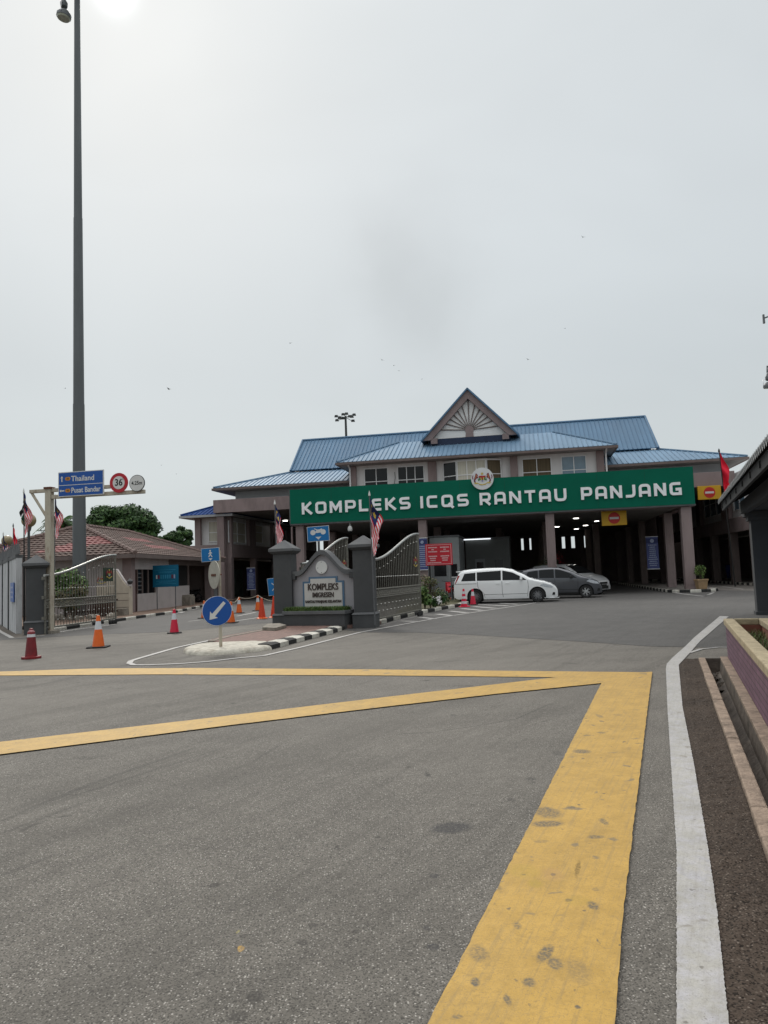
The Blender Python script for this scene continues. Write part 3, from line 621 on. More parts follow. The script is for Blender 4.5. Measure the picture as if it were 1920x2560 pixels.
mb = MB(); q = gp((656, 1585.5), (690, 1587), (716, 1579), (700, 1574), (668, 1576)); mb.prism([(p.x, p.y) for p in q], .09, .19, CONC)
tag(mb.build('concrete_slab', bevel=.012), 'flat mossy concrete slab lying beside the left sign pillar', 'slab')
# planted bed behind the right gate
bp_ = [G(1056, 1533)+Vector((0, .2, 0)), G(1150, 1517)+Vector((0, .2, 0)), G(1176, 1508.5), F2W(9.6, .4), F2W(7.0, .4), G(985, 1548)+Vector((0, .5, 0))]
mb = MB(); mb.prism([(p.x, p.y) for p in bp_], 0, .12, M('mossy soil', (.075, .07, .035), .95, .45, 5, .8)); struct(mb.build('planting_bed'))

# ------------------------------------------------------------------ the main building
B = empty('border_building', FO, FA, 'large blue roofed two storey checkpoint building with drive through canopy and central gable', 'building')
RL = Matrix.Translation((0, 0, 0))
def roof_face(mb, pts, rib, m=BLUEROOF, rm=BLUERIB, sp=.32, rw=.03, rh=.045, th=.05):
    """planar metal roof face; rib = direction the ribs run"""
    P = [Vector(p) for p in pts]; nrm = Vector()
    for i in range(len(P)): nrm += (P[i]-P[0]).cross(P[(i+1) % len(P)]-P[0])
    nrm.normalize()
    if nrm.z < 0: nrm = -nrm
    d = Vector(rib); d = (d-nrm*d.dot(nrm)).normalized(); a = d.cross(nrm).normalized(); o = P[0]
    q = [((p-o).dot(a), (p-o).dot(d)) for p in P]; n = len(P)
    mb.add([p for p in P]+[p-nrm*th for p in P], [tuple(range(n)), tuple(range(n, 2*n))[::-1]]+[(i, n+i, n+(i+1) % n, (i+1) % n) for i in range(n)], m)
    x = min(p[0] for p in q)+sp*.5; X1 = max(p[0] for p in q)
    while x < X1:
        ys = []
        for i in range(n):
            (xa, ya), (xb, yb) = q[i], q[(i+1) % n]
            if (xa-x)*(xb-x) < 0: ys.append(ya+(yb-ya)*(x-xa)/(xb-xa))
        if len(ys) >= 2:
            y0, y1 = min(ys), max(ys)
            if y1-y0 > .1:
                c = [o+a*(x+sx)+d*yy+nrm*hz for yy in (y0, y1) for sx, hz in ((-rw, .002), (-rw*.5, rh), (rw*.5, rh), (rw, .002))]
                mb.add(c, [(0, 1, 2, 3)[::-1], (4, 5, 6, 7), (0, 4, 5, 1), (1, 5, 6, 2), (2, 6, 7, 3)], rm)
        x += sp
def hip(name, u0, u1, w0, w1, z0, ui0, ui1, wi0, wi1, z1, parent, fascia=MAUVE_D, sp=.32, m=BLUEROOF, rm=BLUERIB, soffit=True, gut=.16):
    mb = MB(); A = [(u0, w0, z0), (u1, w0, z0), (u1, w1, z0), (u0, w1, z0)]; I = [(ui0, wi0, z1), (ui1, wi0, z1), (ui1, wi1, z1), (ui0, wi1, z1)]
    roof_face(mb, [A[0], A[1], I[1], I[0]], (0, 1, 0), m, rm, sp); roof_face(mb, [A[2], A[3], I[3], I[2]], (0, 1, 0), m, rm, sp)
    roof_face(mb, [A[1], A[2], I[2], I[1]], (1, 0, 0), m, rm, sp); roof_face(mb, [A[3], A[0], I[0], I[3]], (1, 0, 0), m, rm, sp)
    for a, b in zip(A, I): mb.tube([Vector(a)+Vector((0, 0, .04)), Vector(b)+Vector((0, 0, .04))], .07, rm, 6)
    r = mb.build(name, parent)
    g = MB()
    for (x0, x1, y0, y1) in ((u0-.09, u1+.09, w0-.09, w0+.03), (u0-.09, u1+.09, w1-.03, w1+.09), (u0-.09, u0+.03, w0+.035, w1-.035), (u1-.03, u1+.09, w0+.035, w1-.035)):
        g.box(x0, x1, y0, y1, z0-gut-.03, z0-.035, fascia)
    if soffit: g.box(u0+.04, u1-.04, w0+.04, w1-.04, z0-gut-.02, z0-gut+.02, SOFFIT)
    g.build('gutter', r)
    return r
# canopy slab, fascias and the portal that carries the sign
CW0 = 8.0
mb = MB()
mb.box(-8.1, -.05, CW0, CW0+.25, 6.13, 7.03, MAUVE); mb.box(-8.1, -7.85, CW0+.25, 34, 6.13, 7.03, MAUVE); mb.build('fascia', B, bevel=.01)
mb = MB(); mb.box(21.85, 25.9, CW0, CW0+.25, 6.13, 7.03, MAUVE)
mb.box(25.65, 25.9, CW0+.25, 34, 6.13, 7.03, MAUVE)
mb.build('fascia', B, bevel=.01)
mb = MB(); mb.box(-7.84, 25.64, CW0+.26, 34, 6.16, 6.9, SOFFIT); mb.build('canopy_ceiling', B)
mb = MB()
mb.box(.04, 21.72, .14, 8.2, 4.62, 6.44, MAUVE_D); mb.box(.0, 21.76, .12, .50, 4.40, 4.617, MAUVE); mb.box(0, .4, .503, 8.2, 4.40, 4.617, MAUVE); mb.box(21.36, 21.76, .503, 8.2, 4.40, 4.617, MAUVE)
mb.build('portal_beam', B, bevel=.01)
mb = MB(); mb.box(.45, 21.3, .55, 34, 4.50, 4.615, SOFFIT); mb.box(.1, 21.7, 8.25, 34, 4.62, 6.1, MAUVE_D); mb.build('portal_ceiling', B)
def column(u, w, s=.42, z1=4.40, m=MAUVE, s2=None):
    mb = MB(); s2 = s2 or s
    mb.box(u-s/2, u+s/2, w-s2/2, w+s2/2, 0, z1, m); mb.box(u-s/2+.09, u+s/2-.09, w-s2/2-.012, w-s2/2+.02, .35, z1-.35, m)
    mb.build('column', B, bevel=.012)
for u in (.45, 7.5, 14.4, 21.35): column(u, .34, .46 if u < 21 else .52, 4.398)
for u in (-.15,): column(u, .6, .10, 4.398)
for u in (.45, 7.5, 14.4): column(u, 7.6, .46, 4.398)
column(21.2, 4.6, .46, 4.398)
for w in (14, 21, 28):
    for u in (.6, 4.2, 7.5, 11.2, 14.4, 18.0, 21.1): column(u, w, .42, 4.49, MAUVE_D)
column(-7.75, CW0+.6, .5, 6.12); column(24.6, 16, .5, 6.15, MAUVE_D); column(23.9, 23, .5, 6.15, MAUVE_D)
# ceiling lamps that are lit in the photograph
for x, y, h, r in ((1440, 1296, 4.49, .15), (1392.7, 1317, 4.49, .15), (1464, 1313.6, 4.49, .16), (1441, 1322.7, 4.49, .15), (1491.7, 1303, 4.49, .13)):
    d = ray(x, y); p = CAM + d*((h-EYE)/d.z); l = BX.inverted() @ p
    mb = MB(); mb.lathe([(r*.6, h-.015), (r, h-.012), (r+.03, h+.002)], LAMPON, 14, c=(l.x, l.y)); mb.build('ceiling_lamp', B)
d = ray(713, 1301); p = CAM + d*((6.15-EYE)/d.z); l = BX.inverted() @ p
mb = MB(); mb.box(l.x-.17, l.x+.17, l.y-.05, l.y+.05, 6.08, 6.155, LAMPON); mb.build('ceiling_lamp', B)
# far end wall of the drive-through: panels with daylight between them
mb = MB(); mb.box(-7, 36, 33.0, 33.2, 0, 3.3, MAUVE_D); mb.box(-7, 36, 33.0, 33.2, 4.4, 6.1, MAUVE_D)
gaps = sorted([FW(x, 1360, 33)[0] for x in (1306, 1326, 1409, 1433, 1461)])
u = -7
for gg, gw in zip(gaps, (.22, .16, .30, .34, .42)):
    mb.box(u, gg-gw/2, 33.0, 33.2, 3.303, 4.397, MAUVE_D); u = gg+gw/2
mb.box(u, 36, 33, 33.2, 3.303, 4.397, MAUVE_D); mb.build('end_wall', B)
# walls
mb = MB()
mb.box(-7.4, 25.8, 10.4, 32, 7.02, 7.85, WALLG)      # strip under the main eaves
mb.build('wall', B)
mb = MB(); mb.box(1.75, 18.3, 8.6, 14, 6.9, 8.86, WALLW); mb.build('wall', B)
hip('roof', -8.5, 27.0, 9.0, 33.0, 8.0, -3.7, 22.3, 13.0, 29.0, 9.38, B, m=BLUESHEEN, rm=BLUERIBSHEEN)
# steep gabled upper roof
mb = MB(); ue0, ue1 = -4.05, 22.35
roof_face(mb, [(ue0+.15, 12.7, 9.45), (ue1, 12.7, 9.45), (ue1-.12, 16.6, 12.35), (ue0, 16.6, 12.35)], (0, 1, 0), sp=.30)
roof_face(mb, [(ue0+.15, 20.5, 9.45), (ue1, 20.5, 9.45), (ue1-.12, 16.65, 12.35), (ue0, 16.65, 12.35)], (0, 1, 0), sp=.30)
mb.tube([(ue0-.02, 16.62, 12.40), (ue1-.1, 16.62, 12.40)], .10, BLUERIB, 6)
for uu, ub in ((ue0, ue0+.15), (ue1-.12, ue1)):
    mb.tube([(ub, 12.62, 9.43), (uu, 16.62, 12.42)], .09, BLUERIB, 6)
rf = mb.build('upper_roof', B)
mb = MB(); mb.box(ue0+.4, ue1-.4, 13.1, 20.2, 9.3, 9.42, NAVY)
for uu in (ue0+.35, ue1-.5): mb.add([(uu, 13.0, 9.35), (uu, 20.2, 9.35), (uu, 16.6, 12.2), (uu+.1, 13.0, 9.35), (uu+.1, 20.2, 9.35), (uu+.1, 16.6, 12.2)], [(0, 1, 2), (5, 4, 3), (0, 3, 4, 1), (1, 4, 5, 2), (2, 5, 3, 0)], WALLW)
mb.build('gable_wall', rf)
# central projecting block: hipped roof and decorated gable
hip('roof', .92, 19.0, 7.6, 14.0, 9.05, 4.6, 15.3, 11.3, 13.9, 10.75, B, sp=.30, m=BLUESHEEN, rm=BLUERIBSHEEN)
gu = [FW(x, y, 9.7) for x, y in ((1167.7, 974), (1056, 1102), (1294, 1086))]
ga = (gu[0][0], gu[0][1]); gz = (gu[1][1]+gu[2][1])/2; gh = (gu[2][0]-gu[1][0])/2; gc = (gu[1][0]+gu[2][0])/2
def tri(c, h, zb, za): return [(c-h, zb), (c+h, zb), (c, za)]
mb = MB(); za = ga[1]; sl0 = (za-gz)/gh; tv = .62; ti = tv/sl0
mb.plate([(gc-gh, gz), (gc-gh+ti, gz), (gc, za-tv)][::1]+[(gc, za)], 9.7, 9.95, MAUVE); mb.plate([(gc, za), (gc, za-tv), (gc+gh-ti, gz), (gc+gh, gz)], 9.7, 9.95, MAUVE)
for sg_ in (-1, 1):
    a_, b_2 = sorted((gc+sg_*(gh-ti+.02), gc+sg_*(gh-ti-.42))); mb.plate([(a_, gz-.26), (b_2, gz-.26), (b_2, gz+.12), (a_, gz+.12)], 9.72, 9.93, MAUVE)
gb = mb.build('gable_frame', B, bevel=.01)
mb = MB(); zb0 = gz+.10; hb = gh-ti*.9; zap = za-tv+.04
mb.plate([(gc-hb, zb0), (gc+hb, zb0), (gc, zap+.1)], 10.02, 10.1, M('bright gable board', (.74, .74, .73), .7, .05, 3)); mb.build('gable_panel', B)
mb = MB(); fc = (gc, zb0+.48)
for k in range(13):      # fan of slats radiating from the boss
    t = math.radians(4+172*k/12); dx, dz = math.cos(t), math.sin(t)
    L = (zap-fc[1])/(dz+sl0*abs(dx))-.02
    p0 = (fc[0]+dx*.28, fc[1]+dz*.28); p1 = (fc[0]+dx*L, fc[1]+dz*L); nx, nz_ = -dz*.026, dx*.026
    mb.plate([(p0[0]+nx, p0[1]+nz_), (p1[0]+nx*1.4, p1[1]+nz_*1.4), (p1[0]-nx*1.4, p1[1]-nz_*1.4), (p0[0]-nx, p0[1]-nz_)], 9.955, 10.018, MAUVE_D)
mb.disc(fc[0], fc[1], .29, 9.95, 10.016, MAUVE, 20); mb.plate([(fc[0]-.22, fc[1]), (fc[0]+.22, fc[1]), (fc[0]+.28, zb0), (fc[0]-.28, zb0)], 9.953, 10.014, MAUVE)
mb.build('gable_fan', B)
mb = MB(); mb.box(gc-hb-.05, gc+hb+.05, 9.96, 12, gz-.75, gz+.10, M('dark navy flashing', (.012, .025, .06), .6, .2, 3)); mb.build('gable_base', B)
mb = MB()
zr = za+.02
for sgn in (-1, 1):
    roof_face(mb, [(gc, 9.55, zr+.10), (gc+sgn*(gh+.12), 9.55, gz-.02), (gc+sgn*(gh+.12), 13.2, gz-.02), (gc, 16.4, zr+.10)], (sgn, 0, -1.1), sp=.4, th=.09)
mb.build('gable_roof', B)
def window(u0, u1, z0, z1, w, glass, cols=2, rows=(0,), X=None, sill=True, fr=.05):
    g = MB(X); g.box(u0, u1, w-.012, w+.02, z0, z1, glass); win = g.build('window', B)
    f = MB(X); t = fr
    f.box(u0-t, u0, w-.06, w+.01, z0-t, z1+t, FRAMEW); f.box(u1, u1+t, w-.06, w+.01, z0-t, z1+t, FRAMEW)
    f.box(u0+.001, u1-.001, w-.058, w+.01, z1, z1+t, FRAMEW); f.box(u0+.001, u1-.001, w-.058, w+.01, z0-t, z0, FRAMEW)
    for c in range(1, cols): x = u0+(u1-u0)*c/cols; f.box(x-t/2, x+t/2, w-.05, w-.013, z0+.001, z1-.001, FRAMEW)
    for r in rows:
        if r: z = z0+(z1-z0)*r; f.box(u0+.001, u1-.001, w-.046, w-.0135, z-t/2, z+t/2, FRAMEW)
    f.build('frame', win); return win
for (xa, xb, gls, c) in ((911.6, 967.6, GLASSD, 2), (994.7, 1058, GLASSD, 3), (1307, 1376.5, CURTB, 2), (1405, 1464, GLASSB, 2)):
    window(FW(xa, 1160, 8.6)[0], FW(xb, 1160, 8.6)[0], 7.1, 8.6, 8.6, gls, c, (.42,))
# five sided bay behind the emblem
bu0, bu1 = FW(1106, 1160, 8.6)[0], FW(1254, 1160, 8.6)[0]
mb = MB(); mb.prism([(bu0, 8.58), (bu0+1.0, 8.05), (bu1-1.0, 8.05), (bu1, 8.58)], 6.9, 8.80, WALLW); mb.build('bay', B)
window(bu0+1.05, bu1-1.05, 7.1, 8.66, 8.05, CURT, 3, (.42,))
for (p, q, gls) in (((bu0+.08, 8.535), (bu0+.96, 8.07), GLASSD), ((bu1-.96, 8.07), (bu1-.08, 8.535), CURTB)):
    a = math.atan2(q[1]-p[1], q[0]-p[0]); L = math.hypot(q[0]-p[0], q[1]-p[1]); window(.02, L-.02, 7.1, 8.66, -.0, gls, 1, (.42,), X=XF((p[0], p[1], 0), a))
for (xa, xb) in ((876, 889), (1069, 1090), (1275, 1294), (1492, 1511)):
    a, b = FW(xa, 1160, 8.4)[0], FW(xb, 1160, 8.4)[0]; mb = MB(); mb.box(a, b, 8.4, 8.62, 6.9, 8.85, MAUVE); mb.build('pilaster', B, bevel=.01)
for x in (874, 1516):
    u = FW(x, 1160, 8.3)[0]; mb = MB(); mb.tube([(u, 7.7, 8.88), (u, 8.3, 8.7), (u, 8.33, 8.55), (u, 8.33, 6.9)], .055, FRAMEW, 8); mb.build('downpipe', B, smooth=40)
mb = MB(); u = FW(986, 1170, 8.5)[0]; mb.tube([(u, 8.55, 7.1), (u-.04, 8.5, 7.5), (u+.02, 8.52, 7.9), (u+.01, 8.52, 8.3)], .02, BLACK, 5); mb.build('cable', B)

# left wing
ZB0, ZB1 = 3.05, 3.98
mb = MB()
mb.box(-20, -7.2, 9.0, 9.3, ZB0, ZB1, MAUVE); mb.box(-7.5, -7.2, 9.303, 32, ZB0, ZB1, MAUVE); mb.build('floor_band', B, bevel=.01)
mb = MB(); mb.box(-9.92, -7.42, 9.35, 32, ZB1-.02, 6.05, WALLW); mb.box(-20, -7.52, 9.35, 32, ZB1-.3, ZB1-.05, MAUVE_D); mb.build('wall', B)
for (a, b) in ((FW(487, 1330, 9.1)[0], FW(501, 1330, 9.1)[0]), (-8.05, -7.25)):
    mb = MB(); mb.box(a, b, 9.08, 9.5, ZB1-.02, 6.04, MAUVE); mb.build('pilaster', B, bevel=.01)
window(FW(523, 1330, 9.35)[0], -8.05, 4.25, 5.62, 9.35, CURT, 1, (.45,))
XL = Matrix.Translation((-7.42, 0, 0)) @ Matrix.Rotation(math.pi/2, 4, 'Z'); XRt = Matrix.Translation((26.2, 0, 0)) @ Matrix.Rotation(-math.pi/2, 4, 'Z')
window(9.0, 12.2, 4.15, 5.6, -.0, CURT, 2, (.42,), X=XL); window(14.0, 15.9, 4.3, 5.6, 0, CURT, 1, (.6,), X=XL); window(19.5, 22, 4.2, 5.6, 0, CURT, 2, (.5,), X=XL)
for a_, b_2 in ((12.5, 13.8), (17.9, 18.9)): mb = MB(XL); mb.box(a_, b_2, -.25, .02, ZB1-.02, 6.0, MAUVE); mb.build('pilaster', B)
hip('roof', -10.7, -6.9, 8.35, 33, 6.10, -8.6, -7.9, 10.6, 30, 6.95, B, m=NAVY, rm=NAVY, sp=.3, fascia=WALLG)
# arcade under the left wing
for w in (9.2, 14.0, 19.0, 25.0): column(-7.45, w, .44, ZB0, MAUVE)
mb = MB(); mb.box(-20, -9.8, 12.5, 12.7, 0, 3.0, WALLG); mb.box(-9.8, -9.6, 12.5, 32, 0, 3.0, MAUVE_D); mb.box(-9.6, -7.0, 24, 24.2, 0, 3.0, MAUVE_D)
mb.box(-19.5, -7.3, 9.4, 32, ZB0+.05, ZB0+.1, SOFFIT); mb.build('wall', B)
mb = MB(XF((-9.6, 0, 0), math.pi/2)); mb.box(14.5, 17.2, -.03, 0, .05, 2.3, M('pale green glass door', (.12, .17, .15), .3, .2, 3)); mb.build('door', B)
mb = MB(XF((-9.6, 0, 0), math.pi/2)); mb.box(18.3, 19.5, -.04, 0, .0, 2.4, BLACK); mb.build('door', B)
# right wing
ZR0, ZR1 = 3.3, 4.2
mb = MB(); mb.box(26.0, 26.3, 0.5, 32, ZR0, ZR1, MAUVE); mb.box(26.303, 34, .5, .8, ZR0, ZR1, MAUVE); mb.build('floor_band', B, bevel=.01)
mb = MB(); mb.box(26.2, 34, 1.0, 32, ZR1-.02, 7.0, WALLW); mb.box(29.5, 29.7, 1, 32, 0, 3.3, MAUVE_D); mb.box(26.3, 34, 24, 24.2, 0, 3.3, MAUVE_D); mb.box(26.1, 34, .9, 32, ZR0+.1, ZR0+.16, SOFFIT); mb.build('wall', B)
window(-17.6, -12.6, 4.75, 6.0, 0, GLASSB, 3, (.66,), X=XRt, fr=.07); window(-9.7, -7.2, 4.7, 6.0, 0, GLASSB, 2, (.6,), X=XRt); window(-5.6, -3.0, 4.7, 6.0, 0, GLASSB, 2, (.6,), X=XRt)
for a_, b_2 in ((-12.1, -10.3), (-19.6, -18.4), (-2.4, -1.4)): mb = MB(XRt); mb.box(a_, b_2, -.25, .02, ZR1, 7.0, MAUVE); mb.build('pilaster', B)
for w in (1.0, 6.0, 10.8, 15.8, 21.0): column(26.25, w, .5, ZR0, MAUVE_D)
mb = MB(); mb.box(26.35, 34, 1.1, 32, 0, .15, YARD); mb.build('floor', B)
mb = MB(XF((29.5, 0, 0), -math.pi/2)); mb.box(-14.5, -11.8, -.05, 0, .2, 2.5, M('pale green shutter', (.13, .16, .15), .4, .2, 3)); mb.build('door', B)
# booths between the lanes
def booth(name, u0, u1, w0, w1, h, m, door, win, lab):
    e = empty(name, F2W(u0, w0), FA, lab, 'booth'); W = u1-u0; Dp = w1-w0
    mb = MB(); mb.box(0, W, 0, Dp, 0, h, m); mb.box(-.05, W+.05, -.05, Dp+.05, h, h+.10, MIDGREY); mb.build('wall', e, bevel=.01)
    mb = MB(); mb.box(door[0], door[1], -.03, 0.01, .15, 2.2, M('booth door panel', (.20, .21, .215), .7, .1, 3)); d_ = mb.build('door', e)
    mb = MB(); mb.box(door[0]+.1, door[1]-.1, -.04, -.031, 1.25, 2.0, GLASSD); mb.build('pane', d_)
    for a, b, c, dd in win:
        mb = MB(); mb.box(a, b, -.025, .01, c, dd, GLASSD); wi = mb.build('window', e)
        mb = MB(); mb.box(a-.04, b+.04, -.04, .01, c-.05, c, FRAMEW); mb.build('sill', wi)
    return e
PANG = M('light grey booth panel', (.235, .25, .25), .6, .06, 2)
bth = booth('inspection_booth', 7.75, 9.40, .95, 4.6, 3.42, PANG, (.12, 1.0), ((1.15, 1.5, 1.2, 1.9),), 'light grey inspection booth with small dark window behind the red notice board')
booth('office_booth', 9.45, 12.1, 5.0, 10, 3.38, M('dark grey office panel', (.12, .125, .12), .7, .06, 2), (.55, 1.15), ((1.75, 2.2, 1.1, 2.1),), 'dull grey office booth set back behind the white car, dark door')  # office panel is dark grey by its own colour
mb = MB(); mb.box(9.3, 11.0, 4.85, 4.95, 3.36, 3.42, LAMPTUBE); tag(mb.build('tube_lamp', loc=FO, rz=FA), 'thin lit tube lamp along the roof of the set back grey office booth', 'lamp')

# ------------------------------------------------------------------ big green sign with its lettering and crest
SG = empty('name_sign', FO, FA, 'long green fascia sign with white capital letters KOMPLEKS ICQS RANTAU PANJANG', 'sign')
mb = MB(); mb.box(-.0, 21.78, -.12, .10, 4.52, 6.47, GREEN)
for i in range(1, 9): mb.box(21.78*i/9-.006, 21.78*i/9+.006, -.1225, -.119, 4.53, 6.46, M('sheet joint', (.0, .05, .03), .6, 0))
mb.build('sign_board', SG)
ms = MB(); ms.box(-.04, 21.82, -.10, .11, 4.44, 4.517, MIDGREY); ms.box(-.05, -.004, -.12, .10, 4.52, 6.47, MIDGREY); ms.build('trim', SG)
R_ = 'r'
GLY = {
 'K': (.86, [[(.1, 0), (.1, 1)], [(.78, 1), (.26, .52), (.84, 0)]]), 'O': (.92, [[(.1, .1, 1), (.1, .9, 1), (.82, .9, 1), (.82, .1, 1), 'c']]),
 'M': (1.0, [[(.1, 0), (.1, 1)], [(.12, .93), (.5, .32), (.88, .93)], [(.9, 0), (.9, 1)]]), 'P': (.86, [[(.1, 0), (.1, .9), (.78, .9, 1), (.78, .40, 1), (.2, .40)]]),
 'L': (.78, [[(.1, 1), (.1, .1), (.76, .1)]]), 'E': (.80, [[(.76, .9), (.1, .9, .6), (.1, .1, .6), (.76, .1)], [(.2, .5), (.72, .5)]]),
 'S': (.88, [[(.82, .9), (.1, .9, 1), (.1, .5, 1), (.80, .5, 1), (.80, .1, 1), (.06, .1)]]), 'I': (.2, [[(.1, 0), (.1, 1)]]),
 'C': (.86, [[(.82, .9), (.1, .9, 1), (.1, .1, 1), (.82, .1)]]), 'Q': (.92, [[(.1, .1, 1), (.1, .9, 1), (.80, .9, 1), (.80, .1, 1), 'c'], [(.55, .30), (.92, -.08)]]),
 'R': (.88, [[(.1, 0), (.1, .9), (.78, .9, 1), (.78, .40, 1), (.2, .40)], [(.46, .36), (.82, 0)]]), 'A': (.90, [[(.1, 0), (.1, .9, 1.2), (.80, .9, 1.2), (.80, 0)], [(.2, .34), (.7, .34)]]),
 'N': (.92, [[(.1, 0), (.1, 1)], [(.12, .95), (.80, .05)], [(.82, 0), (.82, 1)]]), 'T': (.84, [[(0, .9), (.84, .9)], [(.42, 0), (.42, .8)]]),
 'U': (.92, [[(.1, 1), (.1, .1, 1.3), (.82, .1, 1.3), (.82, 1)]]), 'J': (.76, [[(.66, 1), (.66, .1, 1.3), (.0, .1)]]),
 'G': (.90, [[(.84, .9), (.1, .9, 1), (.1, .1, 1), (.80, .1), (.80, .46), (.46, .46)]])}
def stroke(mb, pl, x0, z0, sx, sz, t, y0, y1, m):
    closed = pl[-1] == 'c'
    if closed: pl = pl[:-1]
    raw = [(p[0]*sx, p[1]*sz) for p in pl]; rad = [(p[2] if len(p) > 2 else 0)*t*.9 for p in pl]; n = len(raw); P = []
    for i in range(n):
        r = rad[i]
        if r and (closed or 0 < i < n-1):
            a = Vector(raw[(i-1) % n]); b = Vector(raw[i]); c = Vector(raw[(i+1) % n]); d1 = (a-b); d2 = (c-b); r = min(r, d1.length*.48, d2.length*.48)
            p1 = b+d1.normalized()*r; p2 = b+d2.normalized()*r
            for k in range(5): f = k/4; P.append(p1*(1-f)**2+b*2*f*(1-f)+p2*f*f)
        else: P.append(Vector(raw[i]))
    n = len(P); L = []; Rr = []
    for i in range(n):
        if closed or 0 < i < n-1: d1 = (P[i]-P[(i-1) % n]).normalized(); d2 = (P[(i+1) % n]-P[i]).normalized()
        elif i == 0: d1 = d2 = (P[1]-P[0]).normalized()
        else: d1 = d2 = (P[i]-P[i-1]).normalized()
        mt = (d1+d2); mt = mt.normalized() if mt.length > 1e-6 else d1; nn = Vector((-mt.y, mt.x)); k = 1/max(.45, nn.dot(Vector((-d1.y, d1.x)))); L.append(P[i]+nn*t/2*k); Rr.append(P[i]-nn*t/2*k)
    for i in range(n if closed else n-1):
        j = (i+1) % n; mb.plate([(x0+q.x, z0+q.y) for q in (Rr[i], Rr[j], L[j], L[i])], y0, y1, m)
def word(txt, xa, xb, ya):
    u0, u1 = FW(xa, ya, -.16)[0], FW(xb, ya, -.16)[0]; H = .66; gap = .30
    wd = sum(GLY[c][0] for c in txt)+gap*(len(txt)-1); k = (u1-u0)/wd; mb = MB(); x = u0
    for c in txt:
        for i, pl in enumerate(GLY[c][1]): stroke(mb, pl, x, 5.02, k, H, .145, -.20-i*.003, -.121, LETW)
        x += (GLY[c][0]+gap)*k
    mb.build('lettering', SG)
word('KOMPLEKS', 755, 1026, 1270); word('ICQS', 1051, 1171, 1250); word('RANTAU', 1199, 1416, 1240); word('PANJANG', 1452, 1703, 1220)
# crest: shield between two supporters on a white disc
def crest(name, parent, cx, cz, r, y, disc=True, X=None):
    if disc:
        mb = MB(X); mb.disc(cx, cz, r, y, y+.05, M('white crest disc', (.66, .67, .67), .5, .03, 3), 40); mb.disc(cx, cz, r*.985, y-.004, y-.001, M('white crest disc', (.66, .67, .67)), 40); par = mb.build(name, parent)
    y -= .012
    mb = MB(X); T = lambda pts: [(cx+p[0]*r, cz+p[1]*r) for p in pts]; th = .008
    RD = M('crest red', (.36, .02, .02), .6, .1, 9); MR = M('crest maroon', (.16, .02, .05), .6, .2, 9); GY = M('crest yellow', (.55, .42, .10), .6, .1, 9); BK = M('crest black', (.03, .025, .03), .6, 0); BLC = M('crest blue', (.10, .12, .40), .6, 0); GRC = M('crest green', (.05, .16, .06), .6, 0)
    mb.plate(T([(-.30, .26), (.30, .26), (.30, .10), (-.30, .10)]), y-th, y, RD)                                  # chief of the shield
    for a, b, m in ((-.30, -.16, GRC), (-.16, -.05, GY), (-.05, .06, BK), (.06, .17, GY), (.17, .30, GRC)): mb.plate(T([(a, .10), (b, .10), (b*.86, -.14), (a*.86, -.14)]), y-th*.9, y, m)
    mb.plate(T([(-.12, .24), (.10, .24), (.02, -.05), (-.06, -.05)]), y-th*1.3, y-th, RD)
    mb.plate(T([(-.24, -.14), (.24, -.14), (.0, -.34)]), y-th*.9, y, WHITE); mb.plate(T([(-.12, -.17), (.12, -.17), (.0, -.29)]), y-th*1.3, y-th*.9, BLC)
    mb.plate(T([(.13*math.cos(t*math.pi/7)*(1 if t % 2 else .7)+.0, .44+.13*math.sin(t*math.pi/7)*(1 if t % 2 else .7)) for t in range(14)]), y-th, y, GY)
    for s in (-1, 1):     # the two rearing supporters
        body = [(.38, .30), (.46, .46), (.58, .50), (.60, .40), (.66, .22), (.72, .0), (.76, -.2), (.66, -.36), (.60, -.30), (.64, -.12), (.54, .02), (.40, .08), (.34, .16), (.44, .20)]
        mb.plate(T([(s*a, b) for a, b in (body if s > 0 else body[::-1])]), y-th, y, MR)
        mb.plate(T([(s*a, b) for a, b in ([(.44, .30), (.52, .42), (.58, .30), (.64, .05), (.58, -.02)][::s])]), y-th*1.4, y-th, M('crest orange', (.42, .15, .06), .6, .1, 9))
        tail = [(.78, .30), (.84, .16), (.80, .0), (.86, -.06), (.91, .14), (.84, .34)]
        mb.plate(T([(s*a, b) for a, b in (tail if s > 0 else tail[::-1])]), y-th, y, MR)
        mb.plate(T([(s*a, b) for a, b in ([(.24, -.12), (.36, .04), (.40, -.08), (.34, -.22)][::s])]), y-th, y, GRC)
    rb = [(-.78, -.36), (-.62, -.46), (-.40, -.44), (-.26, -.56), (0, -.60), (.26, -.56), (.40, -.44), (.62, -.46), (.78, -.36), (.66, -.32), (.44, -.34), (.26, -.46), (0, -.50), (-.26, -.46), (-.44, -.34), (-.66, -.32)]
    mb.plate(T(rb), y-th, y, GY)
    return mb.build('emblem_figures' if disc else name, par if disc else parent)
cu, cz = FW(1205.8, 1196.6, -.25); crest('emblem', SG, cu, cz, .605, -.26)
# dome camera under the sign
e = empty('dome_camera', F2W(*[FW(875, 1325, -.0)[0], 0], 0), FA, 'white dome security camera hanging below the green sign, left part', 'camera')
cz = FW(875, 1325, 0)[1]
mb = MB(); mb.tube([(0, .02, 4.46), (0, .02, cz+.12)], .025, WHITE, 8); mb.build('bracket', e)
mb = MB(); mb.lathe([(.02, cz+.24), (.10, cz+.20), (.13, cz+.10), (.13, cz-.02), (.11, cz-.06)], WHITE, 16, c=(0, .02)); h = mb.build('housing', e, smooth=40)
mb = MB(); mb.lathe([(.105, cz-.062), (.10, cz-.12), (.06, cz-.18), (.005, cz-.20)], GLASSD, 14, c=(0, .02)); mb.build('lens_dome', e, smooth=60)
